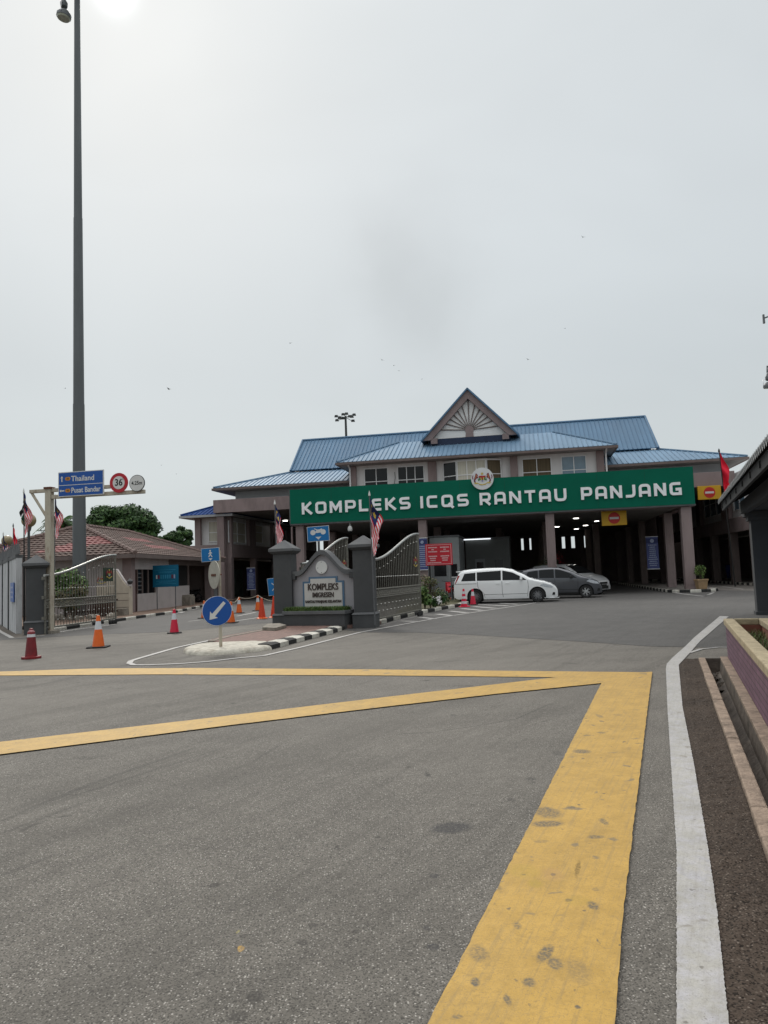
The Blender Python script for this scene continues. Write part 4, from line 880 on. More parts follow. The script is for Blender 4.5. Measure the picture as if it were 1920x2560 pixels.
# no-entry light boxes hung on the canopy
def noentry(x, y, w, pw, ph, z_hang, lab):
    u, z = FW(x, y, w); W = pw; H = ph
    e = empty('no_entry_sign', F2W(u, w, 0), FA, lab, 'sign')
    mb = MB(); mb.box(-W/2, W/2, -.09, .09, z-H/2, z+H/2, YELSIGN); mb.build('sign_box', e, bevel=.01)
    mb = MB(); mb.disc(0, z, H*.40, -.098, -.091, M('signal red', (.50, .02, .015), .45, .05, 3), 32); d_ = mb.build('red_disc', e)
    mb = MB(); mb.box(-H*.30, H*.30, -.104, -.099, z-H*.075, z+H*.075, WHITE); mb.build('white_bar', d_)
    mb = MB()
    for s in (-1, 1): mb.tube([(s*W*.35, 0, z+H/2), (s*W*.35, 0, z_hang)], .02, BLACK, 6)
    mb.build('hanger', e)
noentry(1535, 1295.5, 1.0, 1.30, .78, 4.5, 'amber no entry sign box hanging under the right part of the green sign')
noentry(1773, 1231.5, 7.8, 1.34, .84, 6.14, 'amber no entry sign box hung from the mauve canopy edge right of the green sign')

# ------------------------------------------------------------------ banners and boards on the building
def lines(mb, x0, x1, z0, z1, n, y, m, rnd, h=.5, centre=True, fill=(.55, 1.0)):
    for i in range(n):
        z = z1-(z1-z0)*(i+.5)/n; hh = (z1-z0)/n*h/2; W = (x1-x0)*rnd.uniform(*fill); c = (x0+x1)/2 if centre else x0+W/2; x = c-W/2
        while x < c+W/2:        # word-sized dashes, unreadable in the photograph too
            l = min(rnd.uniform(.07, .22)*(x1-x0), c+W/2-x); mb.box(x, x+l*.88, y-.0035, y, z-hh, z+hh, m); x += l
def banner(loc, rz, w, h, zc, lab, name='banner', m=None, seed=1, group=None):
    e = empty(name, loc, rz, lab, 'banner', group); rnd = random.Random(seed)
    mb = MB(); mb.box(-w/2, w/2, -.012, .0, zc-h/2, zc+h/2, m or BANB); p = mb.build('sheet', e)
    mb = MB(); mb.box(-w/2, w/2, -.016, -.013, zc+h*.30, zc+h*.44, M('banner navy', (.02, .03, .11), .6, .1)) ; mb.disc(0, zc+h*.37, w*.17, -.021, -.0165, BANT, 14)
    lines(mb, -w*.42, w*.42, zc-h*.42, zc+h*.27, 11, -.0128, BANT, rnd, .45); mb.build('print', p)
    mb = MB(); mb.tube([(-w/2-.03, -.01, zc+h/2), (w/2+.03, -.01, zc+h/2)], .018, FRAMEW, 6); mb.tube([(-w/2-.03, -.01, zc-h/2), (w/2+.03, -.01, zc-h/2)], .018, FRAMEW, 6); mb.build('batten', e)
    return e
def atcol(x, y, w): u, z = FW(x, y, w); return F2W(u, w), z
l, z = atcol(1056.5, 1385, -.05); banner(l, FA, .54, 1.75, z, 'narrow dark blue banner on mauve column left of the red notice board', seed=2)
l, z = atcol(1631.5, 1382, 4.2); banner(l, FA+.05, .66, 1.85, z, 'narrow dark blue banner on the mauve canopy column near the potted shrub', seed=5)
l, z = atcol(628, 1447, 10.4); banner(l, FA, .62, 1.55, z, 'tall navy poster in the shaded left arcade behind the cones', name='poster', seed=8)
# red notice board on two posts
nb = G(1102, 1513); nb = D(1102, 1500, 36.6); nb.z = 0
e = empty('notice_board', nb, FA, 'red notice board with pale lettering lines standing beside the grey booth', 'notice board')
zc = D(1101, 1386, 36.6).z; W, H = 1.30, 1.04
mb = MB(); mb.box(-W/2, W/2, -.02, .01, zc-H/2, zc+H/2, RED); p = mb.build('board', e)
mb = MB(); PK = M('pale pink lettering', (.55, .35, .36), .6, .05, 5)
for (a, b, c, d_) in ((-W/2+.05, W/2-.05, zc+H/2-.07, zc+H/2-.05), (-W/2+.05, W/2-.05, zc-H/2+.05, zc-H/2+.07), (-W/2+.05, -W/2+.07, zc-H/2+.072, zc+H/2-.072), (W/2-.07, W/2-.05, zc-H/2+.072, zc+H/2-.072)): mb.box(a, b, -.025, -.0203, c, d_, PK)
rnd = random.Random(4)
for cx in (-.29, .29):
    for zz, ww in ((.34, .44), (.24, .12), (.14, .44), (-.08, .42), (-.18, .30), (-.28, .26)): lines(mb, cx-ww/2, cx+ww/2, zc+zz-.035, zc+zz+.035, 1, -.0205, PK, rnd, .75, fill=(.98, 1))
lines(mb, -.55, .12, zc-.42, zc-.36, 1, -.0205, PK, rnd, .7, fill=(.95, 1)); mb.build('print', p)
mb = MB(); mb.tube([(W/2-.12, .03, 0), (W/2-.12, .03, zc+.2)], .03, MIDGREY, 8); mb.build('post', e)
mb = MB(); mb.tube([(-W/2+.12, .03, 0), (-W/2+.12, .03, zc+.2)], .03, MIDGREY, 8); mb.build('post', e)

# ------------------------------------------------------------------ cars
def car(name, loc, rz, lab, cat, P):
    e = empty(name, loc, rz, lab, cat); L, W, H = P['L'], P['W'], P['H']; pa = P['paint']
    def interp(t, x):
        for i in range(1, len(t)):
            if x <= t[i][0]: f = (x-t[i-1][0])/max(1e-6, t[i][0]-t[i-1][0]); f = f*f*(3-2*f)*.35+f*.65; return t[i-1][1]+(t[i][1]-t[i-1][1])*f
        return t[-1][1]
    zt = lambda x: interp(P['top'], x); zb = lambda x: interp(P['bot'], x); bl = P['belt']
    def hw(x, z):
        e0 = max(0, 1-x/.55); e1 = max(0, 1-(L-x)/.85); k = 1-.22*e0**2.2-.30*e1**2.2; w = W/2*k
        w -= .05*max(0, (.42-z)/.42)**2
        if z > bl: w -= (z-bl)*.30
        else: w -= .025*((z-bl*.80)/bl)**2*2
        d = zt(x)-z; r = .13 if zt(x) > bl+.12 else .09
        if d < r: w -= r-math.sqrt(max(0, r*r-(r-d)**2))
        return w
    nx, nz = 132, 26; wl = P['wheels']; wr = P['wr']; ar = wr+.045
    mb = MB(); vs = []; inside = {}
    xs = [L*i/nx for i in range(nx+1)]
    for s in (1, -1):
        base = len(vs)
        for i, x in enumerate(xs):
            for j in range(nz+1):
                f = j/nz; z = zb(x)+(zt(x)-zb(x))*(f if f < .9 else f); xx, zz = x, z
                ins = False
                for wx in wl:
                    dx, dz = x-wx, z-wr; q = math.hypot(dx, dz)
                    if q < ar: ins = True; 
                    if q < ar and q > 1e-3: xx, zz = wx+dx/q*ar, wr+dz/q*ar
                    if z < wr and abs(dx) < ar: ins = True; xx = wx+(ar if dx > 0 else -ar); zz = z
                vs.append((xx, s*hw(xx, max(zz, .15)), zz)); inside[len(vs)-1] = ins
    n1 = nz+1; per = (nx+1)*n1; fs = []
    for s in range(2):
        for i in range(nx):
            for j in range(nz):
                q = [s*per+i*n1+j, s*per+(i+1)*n1+j, s*per+(i+1)*n1+j+1, s*per+i*n1+j+1]
                if all(inside[k] for k in q): continue
                fs.append(tuple(q))
    for i in range(nx): a, b = i*n1+nz, (i+1)*n1+nz; fs.append((a, b, per+b, per+a))
    for j in range(nz): fs.append((j, j+1, per+j+1, per+j)); k = nx*n1; fs.append((k+j, k+j+1, per+k+j+1, per+k+j))
    mb.add(vs, fs, pa); body = mb.build('body', e, smooth=38)
    for wx in wl:                                                       # dark wheel housings and underbody
        pass
    mb = MB()
    for wx in wl:
        for s in (1, -1):
            m_ = 16; v = []; 
            for yy in (s*(W/2-.06), s*(W/2-.42)):
                for k in range(m_+1): t = math.pi*k/m_; v.append((wx+(ar+.004)*math.cos(t), yy, wr+(ar+.004)*math.sin(t)))
            mb.add(v, [(k, k+1, m_+2+k, m_+1+k) for k in range(m_)]+[tuple(range(m_+1, 2*m_+2))], BLACK)
    mb.box(.25, L-.3, -W/2+.16, W/2-.16, .16, .30, BLACK); mb.build('underbody', e)
    # windows
    def side_panel(poly, name, m, off=.006, par=None, both=True, nxs=16):
        for s in ((1, -1) if both else (-1,)):
            mb = MB(); x0 = min(p[0] for p in poly); x1 = max(p[0] for p in poly); rows = []
            for i in range(nxs+1):
                x = x0+(x1-x0)*i/nxs; x = min(max(x, x0+1e-4), x1-1e-4); ys = []
                for k in range(len(poly)):
                    (xa, za), (xb, zb_) = poly[k], poly[(k+1) % len(poly)]
                    if (xa-x)*(xb-x) <= 0 and xa != xb: ys.append(za+(zb_-za)*(x-xa)/(xb-xa))
                rows.append((x, min(ys), max(ys)))
            v = []; f = []; nr = 6
            for (x, z0, z1) in rows:
                for j in range(nr+1): z = z0+(z1-z0)*j/nr; v.append((x, s*(hw(x, z)+off), z))
            for i in range(nxs):
                for j in range(nr): a = i*(nr+1)+j; f.append((a, a+nr+1, a+nr+2, a+1))
            mb.add(v, f, m); o = mb.build(name, par or e, smooth=40)
        return o
    for poly in P['side_win']: side_panel(poly, 'side_window', GLASSD)
    def top_panel(x0, x1, name, m, inset=.05, off=.006, zlim=None):
        mb = MB(); v = []; f = []; q = 14
        for i in range(q+1):
            x = x0+(x1-x0)*i/q; h = hw(x, zt(x)-.02)-inset
            for j in range(9): y = h*(-1+2*j/8); v.append((x, y, zt(x)+off))
        for i in range(q):
            for j in range(8): a = i*9+j; f.append((a, a+9, a+10, a+1))
        mb.add(v, f, m); return mb.build(name, e, smooth=40)
    top_panel(*P['screen'], 'windscreen', GLASSD); top_panel(*P['rear'], 'rear_window', GLASSD)
    # shut lines, sill trim
    def seam(pts, wd=.007, m=BLACK, name='door_seam'):
        for s in (1, -1):
            mb = MB()
            for (xa, za), (xb, zb_) in zip(pts, pts[1:]):
                k = max(1, int(math.hypot(xb-xa, zb_-za)/.06)); 
                for q in range(k):
                    p = [(xa+(xb-xa)*(q+t)/k, za+(zb_-za)*(q+t)/k) for t in (0, 1)]; dx, dz = p[1][0]-p[0][0], p[1][1]-p[0][1]; l = math.hypot(dx, dz) or 1; nx_, nz_ = -dz/l*wd, dx/l*wd
                    mb.add([(a+sx*nx_, s*(hw(a, b)+.003), b+sx*nz_) for a, b in p for sx in (-1, 1)], [(0, 1, 3, 2)], m)
            mb.build(name, body)
    for sm in P['seams']: seam(sm)
    for (x, z) in P['handles']:
        for s in (1, -1): mb = MB(); y = s*hw(x, z); mb.box(x-.09, x+.09, min(y, y+s*.03), max(y, y+s*.03), z-.012, z+.014, pa); mb.build('door_handle', body, bevel=.005)
    for s in (1, -1):
        x, z = P['mirror']; y = s*(hw(x, z)+.09); mb = MB(); mb.frust(x, y, z-.02, z+.12, .06, .09, .045, .075, pa if name != 'grey_hatchback' else BLACK); mb.box(x-.02, x+.02, min(y, y-s*.1), max(y, y-s*.1), z-.01, z+.02, BLACK); mb.build('side_mirror', e, bevel=.02)
    # lamps
    side_panel(P['headlight'], 'headlight', LENS, .008, nxs=8); side_panel(P['tail'], 'tail_light', REDLENS, .008, nxs=6)
    if 'fog' in P: side_panel(P['fog'], 'fog_lamp', BLACK, .007, nxs=4)
    if 'cladding' in P: side_panel(P['cladding'], 'side_skirt', P.get('clad_m', pa), .022, nxs=24)
    # front face grille and plate
    yb = .5*W
    mb = MB(); x = L+.004; h = hw(L, .55)*.8; mb.box(x-.01, x+.006, -h, h, .30, .46, BLACK); mb.box(x-.01, x+.006, -h*.8, h*.8, .56, .66, BLACK); mb.build('grille', e)
    mb = MB(); mb.box(x+.007, x+.014, -.24, .24, .42, .53, BLACK); mb.build('number_plate', e)
    mb = MB(); mb.box(-.014, -.004, -.26, .26, .66, .78, BLACK); mb.build('number_plate', e)
    # spoiler
    if P.get('spoiler'):
        mb = MB(); sx, sz = P['spoiler']; h = hw(sx+.2, sz-.02)-.02; mb.add([(sx-.10, -h*.94, sz), (sx-.10, h*.94, sz), (sx+.30, h, sz+.035), (sx+.30, -h, sz+.035), (sx-.10, -h*.94, sz-.03), (sx-.10, h*.94, sz-.03), (sx+.30, h, sz-.05), (sx+.30, -h, sz-.05)], [(0, 1, 2, 3), (7, 6, 5, 4), (0, 4, 5, 1), (1, 5, 6, 2), (2, 6, 7, 3), (3, 7, 4, 0)], pa); mb.build('spoiler', body, bevel=.01)
    if P.get('lip'):
        mb = MB(); pts = []
        mb.add([(L-.75, W/2-.03, .17), (L-.2, W/2-.14, .16), (L+.05, W/2-.42, .15), (L+.05, -W/2+.42, .15), (L-.2, -W/2+.14, .16), (L-.75, -W/2+.03, .17)]+[(L-.75, W/2-.03, .20), (L-.2, W/2-.14, .19), (L+.05, W/2-.42, .18), (L+.05, -W/2+.42, .18), (L-.2, -W/2+.14, .19), (L-.75, -W/2+.03, .20)], [(0, 1, 2, 3, 4, 5), (11, 10, 9, 8, 7, 6)]+[(i, i+6, (i+1) % 6+6, (i+1) % 6) for i in range(6)], pa); mb.build('front_lip', body)
    # wheels
    for wx in wl:
        for s in (1, -1):
            wn = empty('wheel', (wx, s*(W/2-.12), wr)); wn.parent = e; wn.rotation_euler = (0, random.random()*2, 0)
            mb = MB(); rr = wr*.66
            mb.lathe([(rr, -.10), (wr*.93, -.105), (wr, -.07), (wr, .07), (wr*.93, .105), (rr, .10)], RUBBER, 32, axis='Y', cap=False); mb.build('tyre', wn, smooth=50)
            al = P['alloy']; mb = MB(); yo = s*.085
            mb.lathe([(rr*1.0, yo+s*.012), (rr*1.0, yo-s*.02), (rr*.9, yo-s*.03), (rr*.9, yo+s*.012)], al, 32, axis='Y', cap=False)
            mb.lathe([(.001, yo-s*.05), (rr*1.0, yo-s*.06)], BLACK, 24, axis='Y', cap=False)
            ns = P['spokes']
            for k in range(ns):
                for dd in (-.13, .13):
                    t = 2*math.pi*k/ns; a = Vector((math.cos(t), 0, math.sin(t))); b = Vector((math.cos(t+dd*1.3), 0, math.sin(t+dd*1.3))); nn = Vector((-math.sin(t), 0, math.cos(t)))
                    p0 = a*rr*.16+nn*dd*.05; p1 = b*rr*.92; w_ = .014; Y0 = Vector((0, yo, 0)); Y1 = Vector((0, yo-s*.035, 0))
                    mb.add([p0-nn*w_+Y0, p0+nn*w_+Y0, p1+nn*w_*.9+Y0, p1-nn*w_*.9+Y0, p0-nn*w_+Y1, p0+nn*w_+Y1, p1+nn*w_+Y1, p1-nn*w_+Y1], [(0, 1, 2, 3), (0, 4, 5, 1), (2, 6, 7, 3), (1, 5, 6, 2), (3, 7, 4, 0)], al)
            mb.lathe([(rr*.2, yo), (rr*.18, yo+s*.014), (.001, yo+s*.016)], al, 14, axis='Y'); mb.build('rim', wn, smooth=30)
    return e
MPV = dict(L=4.62, W=1.74, H=1.59, paint=CARW, belt=.98, wr=.325, wheels=(.98, 3.74), spokes=8, alloy=DKALLOY,
    top=[(0, .86), (.03, 1.02), (.12, 1.20), (.28, 1.44), (.45, 1.525), (.9, 1.565), (1.6, 1.59), (2.2, 1.58), (2.65, 1.50), (3.05, 1.32), (3.5, 1.07), (3.62, 1.01), (4.0, .93), (4.3, .83), (4.5, .70), (4.60, .58), (4.62, .50)],
    bot=[(0, .30), (.15, .22), (4.3, .17), (4.55, .19), (4.62, .24)],
    side_win=[[(.36, 1.03), (1.02, 1.03), (1.02, 1.40), (.52, 1.37)], [(1.08, 1.03), (2.16, 1.02), (2.16, 1.455), (1.08, 1.41)], [(2.23, 1.02), (3.30, 1.00), (3.16, 1.10), (2.66, 1.36), (2.23, 1.455)]],
    screen=(2.72, 3.48), rear=(.10, .40), seams=[[(1.10, 1.0), (1.12, .72), (1.38, .45), (1.42, .25)], [(2.20, 1.0), (2.20, .5), (2.24, .24)], [(3.34, .98), (3.36, .7), (3.30, .25)], [(1.38, .40), (3.3, .40)], [(.04, .90), (1.06, .90)]],
    handles=[(2.02, .88), (2.44, .88)], mirror=(3.06, 1.04), headlight=[(3.86, .74), (4.02, .82), (4.46, .69), (4.40, .62), (4.1, .66)], tail=[(.05, .93), (.10, .93), (.30, 1.28), (.22, 1.30)],
    fog=[(4.38, .30), (4.50, .30), (4.50, .42), (4.40, .42)], cladding=[(1.36, .19), (3.36, .19), (3.36, .27), (1.36, .27)], spoiler=(.22, 1.475), lip=True)
HATCH = dict(L=4.0, W=1.69, H=1.53, paint=CARG, belt=.95, wr=.31, wheels=(.70, 3.24), spokes=6, alloy=CHROME,
    top=[(0, .80), (.04, 1.0), (.18, 1.30), (.34, 1.43), (.8, 1.50), (1.5, 1.53), (2.0, 1.50), (2.5, 1.36), (2.95, 1.14), (3.2, 1.02), (3.5, .95), (3.78, .82), (3.93, .66), (4.0, .52)],
    bot=[(0, .30), (.15, .22), (3.7, .18), (4.0, .24)],
    side_win=[[(.36, 1.05), (1.02, 1.02), (1.02, 1.39), (.55, 1.33)], [(1.08, 1.02), (1.78, 1.0), (1.78, 1.43), (1.08, 1.40)], [(1.84, 1.0), (2.86, .97), (2.52, 1.22), (2.1, 1.38), (1.84, 1.43)]],
    screen=(2.12, 2.98), rear=(.06, .34), seams=[[(1.05, 1.0), (1.07, .7), (1.2, .28)], [(1.81, 1.0), (1.82, .25)], [(2.9, .97), (2.86, .28)], [(1.0, .46), (3.0, .42)]],
    handles=[(1.68, .88), (2.6, .86)], mirror=(2.58, .99), headlight=[(3.28, .80), (3.42, .89), (3.84, .74), (3.86, .66), (3.6, .68)], tail=[(.02, .8), (.16, .9), (.20, 1.15), (.10, 1.15)],
    fog=[(3.76, .32), (3.90, .32), (3.90, .46), (3.78, .46)], spoiler=(.20, 1.40), cladding=[(1.04, .19), (2.9, .19), (2.9, .29), (1.04, .29)], clad_m=BLACK)
MPV2 = dict(MPV); MPV2.update(L=4.4, W=1.70, paint=CARS, wheels=(.85, 3.55), alloy=CHROME, spokes=5, spoiler=None, lip=False,
    top=[(0, .86), (.03, 1.1), (.10, 1.45), (.25, 1.60), (.9, 1.66), (1.8, 1.67), (2.3, 1.64), (2.7, 1.50), (3.1, 1.28), (3.4, 1.08), (3.8, 1.0), (4.1, .88), (4.3, .74), (4.4, .52)],
    bot=[(0, .30), (.15, .24), (4.1, .20), (4.4, .26)], screen=(2.42, 3.30), rear=(.05, .20),
    headlight=[(3.72, .80), (3.86, .92), (4.22, .76), (4.20, .68)], fog=[(4.1, .34), (4.26, .34), (4.26, .46), (4.12, .46)],
    side_win=[[(.36, 1.08), (1.02, 1.06), (1.02, 1.50), (.42, 1.50)], [(1.08, 1.06), (2.0, 1.04), (2.0, 1.54), (1.08, 1.52)], [(2.07, 1.04), (3.16, 1.02), (2.9, 1.2), (2.45, 1.48), (2.07, 1.54)]],
    mirror=(2.9, 1.08), seams=[[(1.10, 1.0), (1.14, .3)], [(2.05, 1.0), (2.08, .24)], [(3.2, .98), (3.14, .3)]])
CA = math.radians(-13)
fwd = Vector((math.cos(CA), math.sin(CA), 0)); lft = Vector((-fwd.y, fwd.x, 0))
def place_car(wx_px, base_y, P, Y=None):
    """near-side front wheel under the given pixel"""
    p = D(wx_px, base_y, Y) if Y else G(wx_px, base_y); p.z = 0
    return p - fwd*P['wheels'][1] + lft*(P['W']/2-.10)
car('white_mpv', place_car(1345, 1505, MPV, 34.0), CA, 'glossy white people carrier with dark alloy wheels parked nearest the gate', 'car', MPV)
car('grey_hatchback', place_car(1466, 1494.5, HATCH, 36.6), CA, 'dark grey hatchback with silver wheels parked behind the white car', 'car', HATCH)
sc_ = D(1424, 1480, 41.8); sc_.z = 0; SA = math.radians(-50)
car('silver_mpv', sc_-Vector((math.cos(SA), math.sin(SA), 0))*2.2, SA, 'silver people carrier mostly hidden behind the dark grey hatchback', 'car', MPV2)
# motorcycles: one behind the white car, two under the guardhouse eaves
def motorcycle(loc, rz, lab, colr):
    e = empty('motorcycle', loc, rz, lab, 'motorcycle')
    for x in (0, 1.22):
        w_ = MB(); pts = [(x+.27*math.cos(t*math.pi/10), 0, .30+.27*math.sin(t*math.pi/10)) for t in range(21)]; w_.tube(pts, .035, RUBBER, 6, cap=False); w_.disc(x, .30, .09, -.03, .03, CHROME, 10)
        for k in range(6): t = k*math.pi/3; w_.tube([(x, 0, .3), (x+.25*math.cos(t), 0, .3+.25*math.sin(t))], .008, CHROME, 4)
        w_.build('wheel', e)
    mb = MB(); mb.plate([(.15, .52), (.40, .46), (.75, .42), (.92, .50), (1.02, .86), (.95, .90), (.80, .60), (.45, .62), (.10, .72), (-.15, .66)], -.11, .11, colr); mb.plate([(.98, .50), (1.10, .55), (1.08, .98), (.98, .96)], -.15, .15, colr); mb.build('fairing', e, bevel=.03)
    mb = MB(); mb.plate([(-.10, .72), (.62, .70), (.66, .76), (.30, .80), (-.12, .84)], -.12, .12, BLACK); mb.build('saddle', e, bevel=.03)
    mb = MB(); mb.tube([(1.22, .0, .30), (1.04, .0, .92), (1.0, 0, 1.0)], .03, CHROME, 6); mb.tube([(.98, -.34, 1.04), (1.02, -.12, 1.0), (1.02, .12, 1.0), (.98, .34, 1.04)], .014, BLACK, 6); mb.build('handlebar', e)
    mb = MB(); mb.box(.35, .70, -.1, .1, .24, .44, MIDGREY); mb.tube([(.5, -.12, .28), (.0, -.15, .30), (-.25, -.15, .36)], .035, CHROME, 8); mb.build('engine', e)
    return e
mp_ = D(1136, 1500, 37.6); mp_.z = 0
motorcycle(mp_, math.radians(100), 'red and black motorcycle parked end on behind the white car', RED)
for x, Y, r, lb, c_ in ((478, 47.5, 160, 'black motorcycle parked nearest the concrete trough under the left eaves', BLACK), (496, 49.5, 150, 'dark grey motorcycle parked deeper under the left eaves beside the mauve column', DKGREY)):
    p = D(x, 1500, Y); p.z = .11; motorcycle(p, math.radians(r), lb, c_)

# ------------------------------------------------------------------ traffic cones
def cone(x, y, ytop, kind, lab, grp='traffic cones on the road', tilt=0):
    p = G(x, y); sc = (G(x, y)-CAM); h = D(x, ytop, p.y).z
    body, base, names = {'dark': (DKRED, DKRED, 1), 'orange': (ORANGE, RUBBER, 2), 'red': (REDCONE, RUBBER, 2), 'tall': (ORANGE, ORANGE, 3), 'striped': (REDCONE, REDCONE, 4), 'drum': (ORANGE, ORANGE, 5)}[kind]
    e = empty('traffic_cone' if kind != 'drum' else 'traffic_drum', p, random.uniform(-.3, .3), lab, 'traffic cone' if kind != 'drum' else 'traffic drum', grp); z0 = .035
    mb = MB()
    bw = h*.30
    if kind == 'dark':
        mb.prism([(bw*1.02*math.cos(t*math.pi/4+math.pi/8)*1.08, bw*1.02*math.sin(t*math.pi/4+math.pi/8)*1.08) for t in range(8)], 0, .05, base)
    elif kind == 'tall': mb.lathe([(h*.28, 0), (h*.28, .03), (h*.22, .05)], base, 16)
    elif kind == 'drum': mb.lathe([(.16, 0), (.16, .04)], base, 16)
    else: mb.box(-bw, bw, -bw, bw, 0, .035, base)
    mb.build('base', e, bevel=.008)
    r0 = h*(.185 if kind != 'drum' else .16); r1 = h*.05 if kind != 'drum' else h*.13
    R = lambda f: r0+(r1-r0)*f
    mb = MB()
    if kind == 'dark': bands = [(0, .55, DKRED), (.55, .70, DKRED), (.70, .80, REFLW), (.80, .88, DKRED), (.88, .95, M('worn pink band', (.35, .16, .17), .6, .4, 20)), (.95, 1, DKRED)]
    elif kind in ('orange', 'red'): bands = [(0, .55, body), (.55, .82, REFLW), (.82, 1, ORANGE if kind == 'orange' else REDCONE)]
    elif kind == 'tall': bands = [(0, 1, M('bright red orange cone', (.60, .05, .015), .45, .1, 6))]
    elif kind == 'drum': bands = [(0, .18, REFLW), (.18, .3, body), (.3, .38, REFLW), (.38, .62, M('bright red orange cone', (.60, .05, .015))), (.62, .68, REFLW), (.68, 1, M('bright red orange cone', (.60, .05, .015)))]
    else: bands = [(i/7, (i+1)/7, (REDCONE, REFLW)[i % 2]) for i in range(7)]
    if kind == 'dark': R = lambda f: (h*.20+(h*.105-h*.20)*f) if f < .93 else h*.06
    prof = [(R(0)*1.08, .03)]; mats = []
    for a, b, m in bands:
        prof += [(R(a), z0+(h-z0)*a), (R(b), z0+(h-z0)*b)]; mats += [bands[0][2], m]
    prof.append((R(1)*.6, h+.004)); mats.append(bands[-1][2])
    # drop duplicate rings
    P2 = [prof[0]]; M2 = []
    for i in range(1, len(prof)):
        if abs(prof[i][0]-P2[-1][0]) < 1e-7 and abs(prof[i][1]-P2[-1][1]) < 1e-7: continue
        P2.append(prof[i]); M2.append(mats[i-1])
    mb.lathe(P2, None, 20, mats=M2); mb.build('cone_body', e, smooth=40)
    return e, p, h
cone(78, 1646.5, 1571, 'dark', 'faded dark red cone standing alone at far left, nearest the camera')
cone(246, 1619, 1539, 'orange', 'orange cone with white collar on black base near the open left gate')
cone(436, 1583, 1523, 'red', 'pinkish red cone with white collar in the middle of the left lane')
cone(511, 1546, 1502, 'orange', 'orange cone partly hidden by left side of the round blue sign')
rp = []
for a in ((578, 1557.5, 1504, 'orange', 'orange cone just right of the round blue sign, on the lane line'), (598, 1533, 1493, 'orange', 'roped orange cone with white collar in the middle of the cone cluster'), (645, 1527, 1488, 'orange', 'roped orange cone with white collar directly behind the tall plain red orange cone')):
    rp.append(cone(*a))
cone(655, 1547, 1495, 'tall', 'tall plain red orange cone with round base left of the grey sign pillar')
cone(686, 1544.5, 1491, 'tall', 'tall plain red orange cone half hidden behind the grey sign pillar')
cone(1126, 1503, 1480, 'drum', 'small banded orange drum below the red notice board', grp='traffic cones by the white car')
cone(1160.6, 1517.5, 1472, 'striped', 'slim red and white striped cone beside the rear wheel of the white car', grp='traffic cones by the white car')
cone(1183, 1512.5, 1472, 'red', 'pinkish red cone in front of the rear wheel of the white car', grp='traffic cones by the white car')
mb = MB(); tips = [p+Vector((0, 0, h)) for _, p, h in rp]+[D(700, 1503, rp[2][1].y-2)]
for a, b in zip(tips, tips[1:]): mb.tube([a.lerp(b, t/8)-Vector((0, 0, .10*4*(t/8)*(1-t/8))) for t in range(9)], .012, CABLE, 5)
tag(mb.build('barrier_rope'), 'pale rope strung between the tops of the orange cones', 'rope')

# ------------------------------------------------------------------ gate pillars, sign wall
def pillar(loc, rz, lab, h=2.2, s=.28, m=DKGREY):
    e = empty('gate_pillar', loc, rz, lab, 'gate pillar')
    mb = MB(); mb.box(-s-.05, s+.05, -s-.05, s+.05, 0, .38, m); mb.frust(0, 0, .38, .44, s+.075, s+.075, s+.02, s+.02, MIDGREY); mb.box(-s, s, -s, s, .44, h-.02, m); mb.build('shaft', e, bevel=.008)
    mb = MB(); mb.frust(0, 0, h-.02, h+.06, s+.03, s+.03, s+.11, s+.11, m); mb.box(-s-.11, s+.11, -s-.11, s+.11, h+.06, h+.14, MIDGREY); mb.frust(0, 0, h+.14, h+.40, s+.10, s+.10, .02, .02, MIDGREY); mb.build('cap', e, bevel=.006)
    return e
PL = Vector((-3.04, 22.95, 0)); PR = Vector((-.62, 21.85, 0)); pa_ = math.atan2((PR-PL).y, (PR-PL).x)
pillar(PL, math.radians(-10), 'dark grey pillar left of the sign wall, pyramid cap', 2.22)
pillar(PR, math.radians(-10), 'dark grey pillar right of the sign wall, hinging the open right gate', 2.22)
PG = G(79, 1588)+Vector((-.03, .38, 0)); pillar(PG, math.radians(22), 'dark grey pillar at the end of the panelled boundary wall', 2.10, .285)
e = empty('name_wall', PL.lerp(PR, .5), pa_, 'curved top grey sign wall between two pillars, plaque reading KOMPLEKS IMIGRESEN RANTAU PANJANG KELANTAN', 'sign wall')
hl = (PR-PL).length/2-.27
def bell(x, a=1.0): # outline height of the wall
    t = min(1, abs(x)/(hl*.78)); return 1.62+.60*(1-(t*t*(3-2*t)))
xs = [-hl+2*hl*i/40 for i in range(41)]
WGR = M('pale lilac grey wall', (.30, .29, .305), .85, .07, 2, .1, dirt=(.20, .19, .19), dscale=2, damt=.4)
mb = MB(); mb.plate([(-hl, .3), (hl, .3)]+[(x, bell(x)-.02) for x in reversed(xs)], -.05, .12, WGR); mb.build('wall', e)
mb = MB()
for i in range(40):
    a, b = xs[i], xs[i+1]; mb.plate([(a, bell(a)-.09), (b, bell(b)-.09), (b, bell(b)+.05), (a, bell(a)+.05)], -.15, .20, MIDGREY)
mb.build('coping', e)
mb = MB()
for s in (-1, 1): mb.box(s*hl-.16 if s > 0 else -hl, hl if s > 0 else -hl+.16, -.16, .2, 1.42, 1.60, DKGREY)
mb.build('bracket', e, bevel=.01)
mb = MB(); c0 = -.03; mb.disc(c0, 1.76, .19, -.09, -.052, WHITE, 30); 
for (dx, dz) in ((0, .15), (0, -.16), (-.12, -.02)): mb.disc(c0+dx, 1.76+dz, .012, -.094, -.0905, BLACK, 8)
mb.build('blank_roundel', e)
mb = MB(); T_ = [(-.63, .50), (.63, .50), (.63, 1.30), (.42, 1.30), (.42, 1.43), (-.42, 1.43), (-.42, 1.30), (-.63, 1.30)]
fr = [(a+math.copysign(.06, a), b+(.055 if b > 1 else 0)) for a, b in T_]
